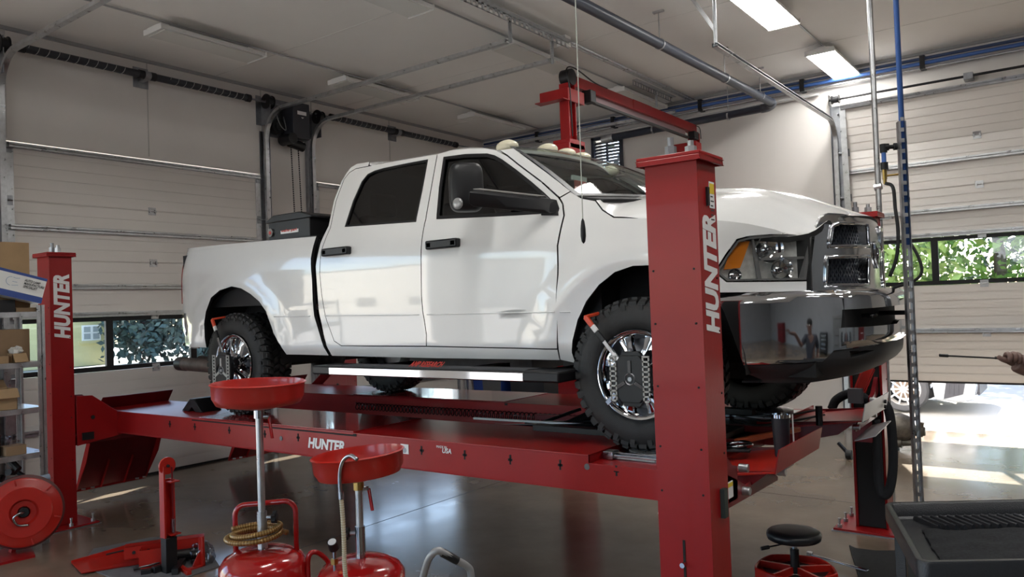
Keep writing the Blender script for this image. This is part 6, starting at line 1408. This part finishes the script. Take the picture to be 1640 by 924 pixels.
p = at(1180, 716, Z=1.0); q = at(1230, 704, Z=1.0); t = thing('clamp_tool', 'orange and silver hand tool lying left of the black tumbler', 'tool', p)
MB().bar(p+V((0,0,.03)), q+V((.1,.25,.03)), .035, .03).build('orange_body', mat('tool_orange', (.40,.07,.02), .4), t, bev=.006); MB().tube(spline([p+V((-.02,-.10,.02)), p+V((.06,-.13,.03)), p+V((.10,-.05,.03)), p+V((.04,.0,.03)), p+V((-.03,-.03,.02)), p+V((-.02,-.10,.02))]), .012, 8).build('jaw', CHROME_D, t, smooth_all=True); MB().bar(p+V((-.02,-.15,.01)), p+V((.12,-.12,.012)), .06, .015).build('grip', BLACK, t, bev=.004)
P = at(1312, 668, Y=5.2); tag(MB().cyl((P.x, 5.2, .98), (P.x, 5.2, at(1312, 650, Y=5.2).z), .022, n=20).build('black_canister', BLACK_G, None, bev=.003), 'small black cylinder standing by the far runway front', 'canister')
for k, (x0, y0, x1, y1) in enumerate(((1170, 672, 1300, 668), (1180, 665, 1290, 660))):
    pts = spline([at(x0, y0, Z=1.03), at(x0+45, y0+9, Z=1.02), at(x1-30, y1+6, Z=1.02), at(x1+20, y1-4, Z=1.02)]); tag(MB().tube(pts, .008, 8).build('black_cable', BLACK, None, smooth_all=True), ('front' if k == 0 else 'rear')+' one of two black cables lying between the front wheels', 'cable', 'cables between the front wheels')
# muffler part on the floor by the right door
P = at(1452, 722, Z=0); t = thing('catalytic_converter', 'grey exhaust converter on the floor behind the far front lift post', 'exhaust part', (P.x, P.y, 0))
RS = mat('converter_steel', (.20,.18,.155), .45, .7, noise_amt=.4, nscale=12)
c0 = at(1440, 683, Y=P.y); c1 = at(1466, 690, Y=P.y)
MB().tube([c0+V((-.5,0,0)), c0+V((-.2,0,0)), c0, c0.lerp(c1,.6), c1, c1+V((.1,0,0))], [.05,.14,.16,.14,.06,.05], 20).build('shell', RS, t, smooth_all=True); MB().cyl(c1+V((.04,-.0,-.06)), c1+V((.06,0,.10)), .035, n=14).build('flange', RS, t)
c2 = at(1445, 708, Y=P.y); MB().cyl(c2+V((-.4,0,0)), c2+V((.0,0,0)), .065, n=18).cyl(c2, c2+V((.10,0,.01)), .045, n=16).build('pipe', RS, t); MB().box((c2.x-.5, P.y-.1, 0), (c2.x-.05, P.y+.1, c2.z-.06)).build('support_block', mat('block_dark', (.04,.04,.04), .7), t)
P = at(1360, 735, Z=0); tag(MB().cyl((P.x-.03, P.y, .05), (P.x+.03, P.y, .05), .05, n=20).bar((P.x, P.y, .05), (P.x-.12, P.y+.05, .16), .03, .03).build('loose_caster', BLACK, None), 'small black caster on the floor under the far runway', 'caster')
# blue bins and cabinets against the right wall, seen under the truck
def bin_(x0, x1, m, lab, h, name='waste_bin', cat='bin'):
    y1 = YW-.06; y0 = y1-.55; t = thing(name, lab, cat, ((x0+x1)/2, (y0+y1)/2, 0)); d = .05
    MB().grid([[V((x0+d, y0+d, 0)), V((x1-d, y0+d, 0)), V((x1-d, y1-d, 0)), V((x0+d, y1-d, 0))], [V((x0, y0, h)), V((x1, y0, h)), V((x1, y1, h)), V((x0, y1, h))]], True).build('body', m, t); MB().box((x0-.02, y0-.03, h), (x1+.02, y1, h+.05)).build('lid', m, t, bev=.01)
bx0, bx1 = at(755, 600, Y=10.6).x, at(803, 600, Y=10.6).x
bin_(bx0, bx1, TEAL, 'blue waste bin against the right wall, seen under the running board', 1.0)
gx0, gx1 = at(700, 600, Y=10.6).x, at(738, 600, Y=10.6).x
bin_(bx1+.15, bx1+.9, mat('cabinet_black', (.02,.02,.022), .5), 'black cabinet right of the blue bin behind the truck', 1.0, 'tool_cabinet', 'cabinet')
bin_(max(XW+.25, gx0), max(XW+.7, bx0-.12), mat('bin_grey', (.13,.13,.13), .6), 'grey bin left of the blue bin behind the truck', .95)
# ---------------- person reaching in from the right with a thin rod
SKIN = mat('skin', (.13, .070, .055), .5, noise_amt=.08, nscale=20)
PER = thing('person', 'person off the right edge holding a long thin rod out in one hand', 'person', (.45, 3.35, 0))
D_ = 2.62
def hp_(x, y, d=D_): return CAMP+ray(x, y)*d
def skin_mesh(name, verts, edges, radii, m, parent, sub=2):
    me = bpy.data.meshes.new(name); me.from_pydata([V(v) for v in verts], edges, []); o = bpy.data.objects.new(name, me); COL.objects.link(o)
    sk = o.modifiers.new('s', 'SKIN'); sk.use_smooth_shade = True
    for i, r in enumerate(radii): me.skin_vertices[0].data[i].radius = (r, r) if not isinstance(r, tuple) else r
    me.skin_vertices[0].data[0].use_root = True
    ss = o.modifiers.new('d', 'SUBSURF'); ss.levels = sub
    m2 = bpy.data.meshes.new_from_object(o.evaluated_get(bpy.context.evaluated_depsgraph_get())); bpy.data.objects.remove(o)
    c = sum((v.co for v in m2.vertices), V((0,0,0)))/max(1, len(m2.vertices))
    for v in m2.vertices: v.co -= c
    m2.materials.clear(); m2.shade_smooth(); return link(name, m2, m, parent, c)
# one continuous figure: pelvis root, spine, head, arms, legs; hand with five fingers closed on the rod
wr = hp_(1641, 592); pv = V((.52, 3.42, .98)); vsx = []; ed = []; rd = []
def chain(start, pts, rr):
    k = start
    for p, r in zip(pts, rr):
        vsx.append(p); rd.append(r); i = len(vsx)-1
        if k is not None: ed.append((k, i))
        k = i
    return k
root = chain(None, [pv], [(.15, .12)])
chest = chain(root, [pv+V((0,0,.18)), pv+V((0,0,.38))], [(.135,.11), (.15,.115)])
neck = chain(chest, [pv+V((-.01,0,.47)), pv+V((-.02,-.01,.53))], [.065, .060]); chain(neck, [pv+V((-.04,-.01,.62)), pv+V((-.045,-.01,.71))], [(.085,.095), (.075,.085)])
sh = chain(chest, [pv+V((-.12,-.12,.44))], [.065]); el = chain(sh, [pv+V((-.22,-.24,.30)), wr+V((.20,.02,-.03))], [.05, .042])
wri = chain(el, [wr+V((.08,.01,-.015)), wr], [.034, .024]); 
hd0 = hp_(1625, 582); palm = chain(wri, [wr.lerp(hd0, .55), hd0], [(.022,.026), (.022,.030)])
chain(chest, [pv+V((.10,.16,.43)), pv+V((.16,.24,.20)), pv+V((.10,.20,-.02)), pv+V((.06,.16,-.10))], [.065, .05, .038, .03])
for s in (-1, 1): chain(root, [pv+V((s*.03,s*.10,-.08)), pv+V((s*.04,s*.11,-.45)), pv+V((s*.05,s*.12,-.86)), pv+V((s*.05-.12,s*.12-.05,-.92))], [.095, .062, .045, .035])
skin_mesh('body', vsx, ed, rd, SKIN, PER)
dr = (hp_(1505, 569)-hp_(1605, 573)).normalized(); up_ = V((0,0,1)); ou = CF
for k, (x, y, L_) in enumerate(((1611, 566, 1.0), (1619, 565.5, 1.05), (1626.5, 567, 1.0), (1634, 570, .85))):       # fingers curl over the rod
    kb = hp_(x+2, y+10); k1 = hp_(x+1, y); 
    p = [kb+ou*.012, k1-ou*.004, hp_(x-1, y+2)-ou*.026*L_, hp_(x-2, y+9)-ou*.030*L_, hp_(x+1, y+13)-ou*.014*L_]
    skin_mesh('finger', p, [(i, i+1) for i in range(4)], [.011, .0105, .0095, .0088, .0075], SKIN, PER, 1)
p = [hp_(1622, 582)-ou*.005, hp_(1609, 577)-ou*.016, hp_(1600, 575)-ou*.016, hp_(1594, 569.5)-ou*.010]; skin_mesh('thumb', p, [(0,1),(1,2),(2,3)], [.014, .011, .0098, .008], SKIN, PER, 1)
SHIRT = mat('shirt_dark', (.03,.035,.05), .85, bump=.2, bscale=60); TROU = mat('trousers_dark', (.02,.022,.03), .85)
skin_mesh('shirt', [pv+V((0,0,-.02)), pv+V((0,0,.18)), pv+V((0,0,.40)), pv+V((-.12,-.12,.44)), pv+V((-.20,-.22,.33)), pv+V((.10,.16,.43)), pv+V((.16,.24,.22))], [(0,1),(1,2),(2,3),(3,4),(2,5),(5,6)], [(.165,.135),(.155,.13),(.165,.13),.085,.068,.085,.068], SHIRT, PER)
skin_mesh('trousers', [pv+V((0,0,0)), pv+V((-.03,-.10,-.10)), pv+V((-.04,-.11,-.45)), pv+V((-.05,-.12,-.84)), pv+V((.03,.10,-.10)), pv+V((.04,.11,-.45)), pv+V((.05,.12,-.84))], [(0,1),(1,2),(2,3),(0,4),(4,5),(5,6)], [(.16,.13),.11,.078,.062,.11,.078,.062], TROU, PER)
for s in (-1, 1): q = pv+V((s*.05-.04, s*.12-.02, -.945)); MB().sphere(q, .05, (2.4, 1.0, .7)).build('shoe', BLACK, PER)
hq = pv+V((-.03,0,.73)); MB().sphere(hq, .098, (1, .95, .75)).build('hair', BLACK_M, PER)
fq = pv+V((-.145,-.01,.65)); MB().sphere(fq, .016, (1,.8,1.3)).build('nose', SKIN, PER)
for s in (-1, 1): MB().sphere(pv+V((-.13, -.01+s*.033, .675)), .012).build('eye', WHITE, PER); MB().sphere(pv+V((-.04, -.01+s*.095, .66)), .025, (.7,.35,1.2)).build('ear', SKIN, PER)
MB().sphere(pv+V((-.135,-.01,.605)), .02, (.4,1.2,.3)).build('mouth', mat('lip', (.20,.08,.07), .5), PER)
tag(MB().cyl(hp_(1505, 569), hp_(1612, 574.5), .0028, n=8).cyl(hp_(1505, 569), hp_(1518, 569.7), .0055, n=10).cyl(hp_(1594, 573), hp_(1625, 575), .005, n=10).build('thin_rod', BLACK, None), 'long thin black rod with a thicker tip pointed left by the hand', 'rod')

# ============================================================ OUTSIDE
GR = mat('yard_concrete', (.36, .34, .31), .85, noise_amt=.14, nscale=.25)
for nm, a, b in (('yard_1', (-60, YW+.2, -.16), (60, 70, -.015)), ('yard_2', (-60, -60, -.16), (XW-.2, YW+.2, -.015)), ('yard_3', (XW-.2, -60, -.16), (60, YE-.2, -.015)), ('yard_4', (XE+.2, YE-.2, -.16), (60, YW+.2, -.015))):
    Bx('yard_ground', a, b, GR, kind='structure')
GRASS = mat('grass', (.16, .26, .05), .9, noise_amt=.4, nscale=3)
p = at(150, 573, Z=0); tag(Bx('grass_strip', (-30.5, 4, -.016), (-26, 14, .02), GRASS, kind='stuff'), 'strip of sunlit grass outside the left door window', 'grass')
tag(Bx('grass_strip', (-16, 19.5, -.016), (14, 40, .03), GRASS, kind='stuff'), 'grass verge under the trees outside the right door', 'grass')
YB = thing('yellow_building', 'pale yellow building with a white sash window seen through the left door window', 'building', (-33, 10, 0)); XB = -33
yl, yr = at(20, 550, X=XB).y-6, at(163.5, 550, X=XB).y+.3
MB().box((XB-5, yl, 0), (XB, yr, 5)).build('wall', mat('yellow_stucco', (.55,.50,.26), .8), YB); MB().prism([(XB-5.4, yl-.4, 5), (XB+.4, yl-.4, 5), (XB-2.5, yl-.4, 6.6)], (0, yr-yl+.8, 0)).build('roof', mat('roof_grey', (.12,.12,.12), .8), YB)
w0, w1 = at(131, 546, X=XB), at(160, 520, X=XB)
wf = MB().box((XB, w0.y, w0.z), (XB+.06, w1.y, w1.z)).build('window', WHITE, YB); ym = (w0.y+w1.y)/2
for a_, b_ in ((w0.y+.06, ym-.05), (ym+.05, w1.y-.06)):
    zm = (w0.z+w1.z)/2
    for c_, d_ in ((w0.z+.06, zm-.03), (zm+.03, w1.z-.06)): MB().box((XB+.05, a_, c_), (XB+.075, b_, d_)).build('pane', mat('pane_grey', (.35,.38,.38), .2), wf)
MB().box((XB, w0.y-.1, w0.z-.12), (XB+.12, w1.y+.1, w0.z)).build('sill', mat('yellow_stucco', (.55,.50,.26), .8), wf)
# foliage made of leaf blades in clumps
def leaves(n, c, ext, size, seed, dens=None):
    rng = np.random.RandomState(seed); mb_v = np.zeros((n*4, 3)); 
    cl = rng.uniform(-1, 1, (max(4, n//120), 3)); cl /= np.maximum(1, np.linalg.norm(cl, axis=1))[:, None]
    ctr = cl[rng.randint(0, len(cl), n)]+rng.normal(0, .16, (n, 3)); ctr = ctr*np.array(ext)+np.array(c)
    a = rng.normal(0, 1, (n, 3)); a /= np.linalg.norm(a, axis=1)[:, None]; b = np.cross(a, rng.normal(0, 1, (n, 3))); b /= np.linalg.norm(b, axis=1)[:, None]
    s = size*rng.uniform(.6, 1.3, (n, 1))
    mb_v[0::4] = ctr-a*s; mb_v[1::4] = ctr+b*s*.5; mb_v[2::4] = ctr+a*s; mb_v[3::4] = ctr-b*s*.5
    return mb_v, [(4*i, 4*i+1, 4*i+2, 4*i+3) for i in range(n)]
LF = [mat('leaf_green', (.17,.30,.06), .6, noise_amt=.5, nscale=2), mat('leaf_dark', (.06,.095,.085), .7, noise_amt=.4, nscale=2), mat('leaf_light', (.30,.38,.10), .6, noise_amt=.4, nscale=2)]
def tree(x, y, h, r, m, lab, seed, n=4200, cat='tree'):
    t = thing('tree' if cat == 'tree' else 'hedge', lab, cat, (x, y, 0), 'trees outside the right door' if y > 15 else None)
    if cat == 'tree':
        MB().tube([(x, y, 0), (x+.1, y, h*.4), (x-.1, y, h*.75)], [.22, .16, .08], 12).build('trunk', mat('bark', (.10,.08,.07), .9), t, smooth_all=True)
        v, f = leaves(n, (x, y, h*.55), (r, r, h*.52), .16, seed)
    else: v, f = leaves(n, (x, y, h*.45), (1.6, r, h*.5), .17, seed)
    me = bpy.data.meshes.new('crown'); me.from_pydata([tuple(q-np.array((x, y, h/2))) for q in v], [], f); o = link('crown', me, m, t, (x, y, h/2)); o['kind'] = 'stuff'
for k, (x, y, h, r, m) in enumerate(((-9, 26, 6.5, 2.3, 0), (-5.2, 24.5, 7.5, 2.6, 2), (-2.2, 27, 6.8, 2.4, 0), (.6, 24, 7.2, 2.3, 2), (3.6, 26, 8, 2.8, 0), (-7.0, 30, 9, 3.2, 1), (-.8, 31, 9, 3.4, 1), (6.5, 29, 8.5, 3, 0), (-12.5, 29, 8, 3, 1))):
    tree(x, y, h, r, LF[m], ['green', 'dark green', 'yellow-green'][m]+' leafy tree '+['nearest the left jamb', 'left of the strut post', 'right of the strut post', 'near the window mullion', 'at the right frame edge', 'standing far back on the left', 'standing far back in the middle', 'beyond the right edge', 'farthest left behind the wall'][k]+' outside the right door', 20+k)
XH = -31
for k in range(5):
    y = at(172, 550, X=XH).y+2.9+k*3.2
    tree(XH, y, 6.0, 2.4, LF[1], ['dark hedge mass just right of the yellow building', 'dark hedge mass second from the yellow building', 'dark hedge mass third from the yellow building', 'dark hedge mass fourth from the yellow building', 'dark hedge mass farthest from the yellow building'][k], 60+k, 9500, 'hedge')
# parked white car outside the right door
P = at(1452, 660, Z=0); cy = P.y; CW = thing('parked_car', 'silver-white car parked outside the half-open right garage door', 'car', (P.x-1.2, cy+.9, 0)); RW_ = .345
wx = at(1447, 634, Y=cy).x; fx = at(1566, 628, Y=cy+.25).x; SIL = mat('silver_paint', (.55,.57,.60), .25, .3, coat=1.)
wb = 2.75; rx = wx-wb
prof_ = [(rx-1.0, .30), (rx-.98, .95), (rx-.3, 1.02), (rx+.35, 1.42), (rx+1.5, 1.45), (wx-.65, 1.02), (wx+.45, .90), (fx-.08, .72), (fx, .45), (fx-.03, .22), (fx-.2, .18), (wx+.42, .20)]
prof_ += [(wx+.40*math.cos(a), .35+.40*math.sin(a)) for a in [i*PI/10 for i in range(11)]]+[(wx-.42, .20), (rx+.42, .20)]+[(rx+.40*math.cos(a), .35+.40*math.sin(a)) for a in [i*PI/10 for i in range(11)]]+[(rx-.42, .22)]
MB().prism([(x, cy, z) for x, z in prof_], (0, 1.8, 0)).build('body', SIL, CW, bev=.03)
for x in (wx, rx):
    for y, d in ((cy, -1), (cy+1.8, 1)):
        w0 = MB().lathe([(.24, .0), (.27, .012), (.32, .008), (RW_, -.03), (RW_, -.19), (.3, -.21), (.2, -.21)], (x, y-.0, RW_), (0, d, 0), 48).build('wheel', mat('tyre_outdoor', (.06,.06,.065), .8), CW)
        MB().lathe([(.245, .004), (.235, .01), (.225, -.01), (.21, -.06)], (x, y, RW_), (0, d, 0), 48).build('rim', mat('alloy', (.6,.6,.6), .3, .6), w0); MB().cyl((x, y+.12*-d*1, RW_), (x, y+.10*-d, RW_), .15, n=24).build('brake', mat('brake_rust', (.3,.22,.17), .6), w0)
        sp = MB()
        for k in range(5):
            for s_ in (-.13, .13):
                a0 = 2*PI*k/5+PI/2; a1 = a0+s_*1.6; sp.bar((x+.05*math.cos(a0+s_*2), y-.0, RW_+.05*math.sin(a0+s_*2)), (x+.235*math.cos(a1+s_), y, RW_+.235*math.sin(a1+s_)), .022, .03, (0,1,0))
        sp.cyl((x, y-.012, RW_), (x, y+.012, RW_), .05, n=20); sp.build('spokes', MATS['alloy'], w0)
a0, a1 = at(1511, 636, Y=cy-.02), at(1514, 620, Y=cy-.02)
MB().prism([(a0.x, cy-.012, .22), (a0.x+.05, cy-.012, .52), (fx-.12, cy-.012, .50), (fx-.16, cy-.012, .30)], (0, .03, 0)).build('bumper_vent', mat('vent_dark', (.05,.05,.06), .4), CW)
for k in range(3): MB().box((a0.x+.06+k*.06, cy-.02, .30), (a0.x+.08+k*.06, cy-.01, .48)).build('vent_slat', mat('vent_dark', (.05,.05,.06), .4), CW)
MB().box((fx-.02, cy+.4, .25), (fx+.012, cy+1.4, .42)).build('grille', MATS['vent_dark'], CW); MB().prism([(rx+.15, cy-.01, 1.05), (rx+.5, cy-.01, 1.36), (rx+1.45, cy-.01, 1.38), (wx-.85, cy-.01, 1.05)], (0, .02, 0)).build('side_glass', BLACK_G, CW)
# buildings across the yard, seen only in reflections
for k, (x, y, w_, d_, h, c) in enumerate(((-30, -22, 14, 8, 4.5, (.45,.42,.36)), (2, -34, 20, 8, 5, (.35,.36,.38)))):
    t = thing('far_building', ['beige low building beyond the open left bay', 'grey low building beyond the open near bays'][k], 'building', (x, y, 0)); MB().box((x-w_/2, y-d_/2, 0), (x+w_/2, y+d_/2, h)).build('walls', mat(f'far_wall_{k}', c, .8), t)
    for i in range(4): xx_ = x-w_/2+1.5+i*w_/4; MB().box((xx_, y+d_/2, 1), (xx_+1.2, y+d_/2+.05, 2.4)).build('window', BLACK_G, t)
    MB().box((x-w_/2-.3, y-d_/2-.3, h), (x+w_/2+.3, y+d_/2+.3, h+.25)).build('roof', mat('roof_grey', (.12,.12,.12), .8), t)
# tall cabinets and clutter along the end wall, mirrored in the bumper
for k, (y, w_, h, m) in enumerate(((-4.5, 1.2, 1.9, RED_DK), (2.6, 1.0, 1.1, BLACK), (4.4, 1.3, 2.0, mat('locker_grey', (.16,.17,.18), .5)), (7.5, .9, 1.5, RED_DK))):
    t = thing('workshop_cabinet', ['tall red cabinet at the end wall behind the photographer', 'low black cabinet at the end wall', 'tall grey locker at the end wall', 'mid-height red tool cabinet at the end wall'][k], 'cabinet', (XE-.3, y+w_/2, 0))
    c_ = MB().box((XE-.6, y, .08), (XE-.03, y+w_, h)).build('carcass', m, t, bev=.01)
    for i in range(4): z = .14+i*(h-.2)/4; d_ = MB().box((XE-.62, y+.03, z), (XE-.6, y+w_-.03, z+(h-.2)/4-.03)).build('drawer', m, t, bev=.004); MB().box((XE-.65, y+.2, z+(h-.2)/4-.10), (XE-.62, y+w_-.2, z+(h-.2)/4-.075)).build('drawer_handle', CHROME_D, d_)
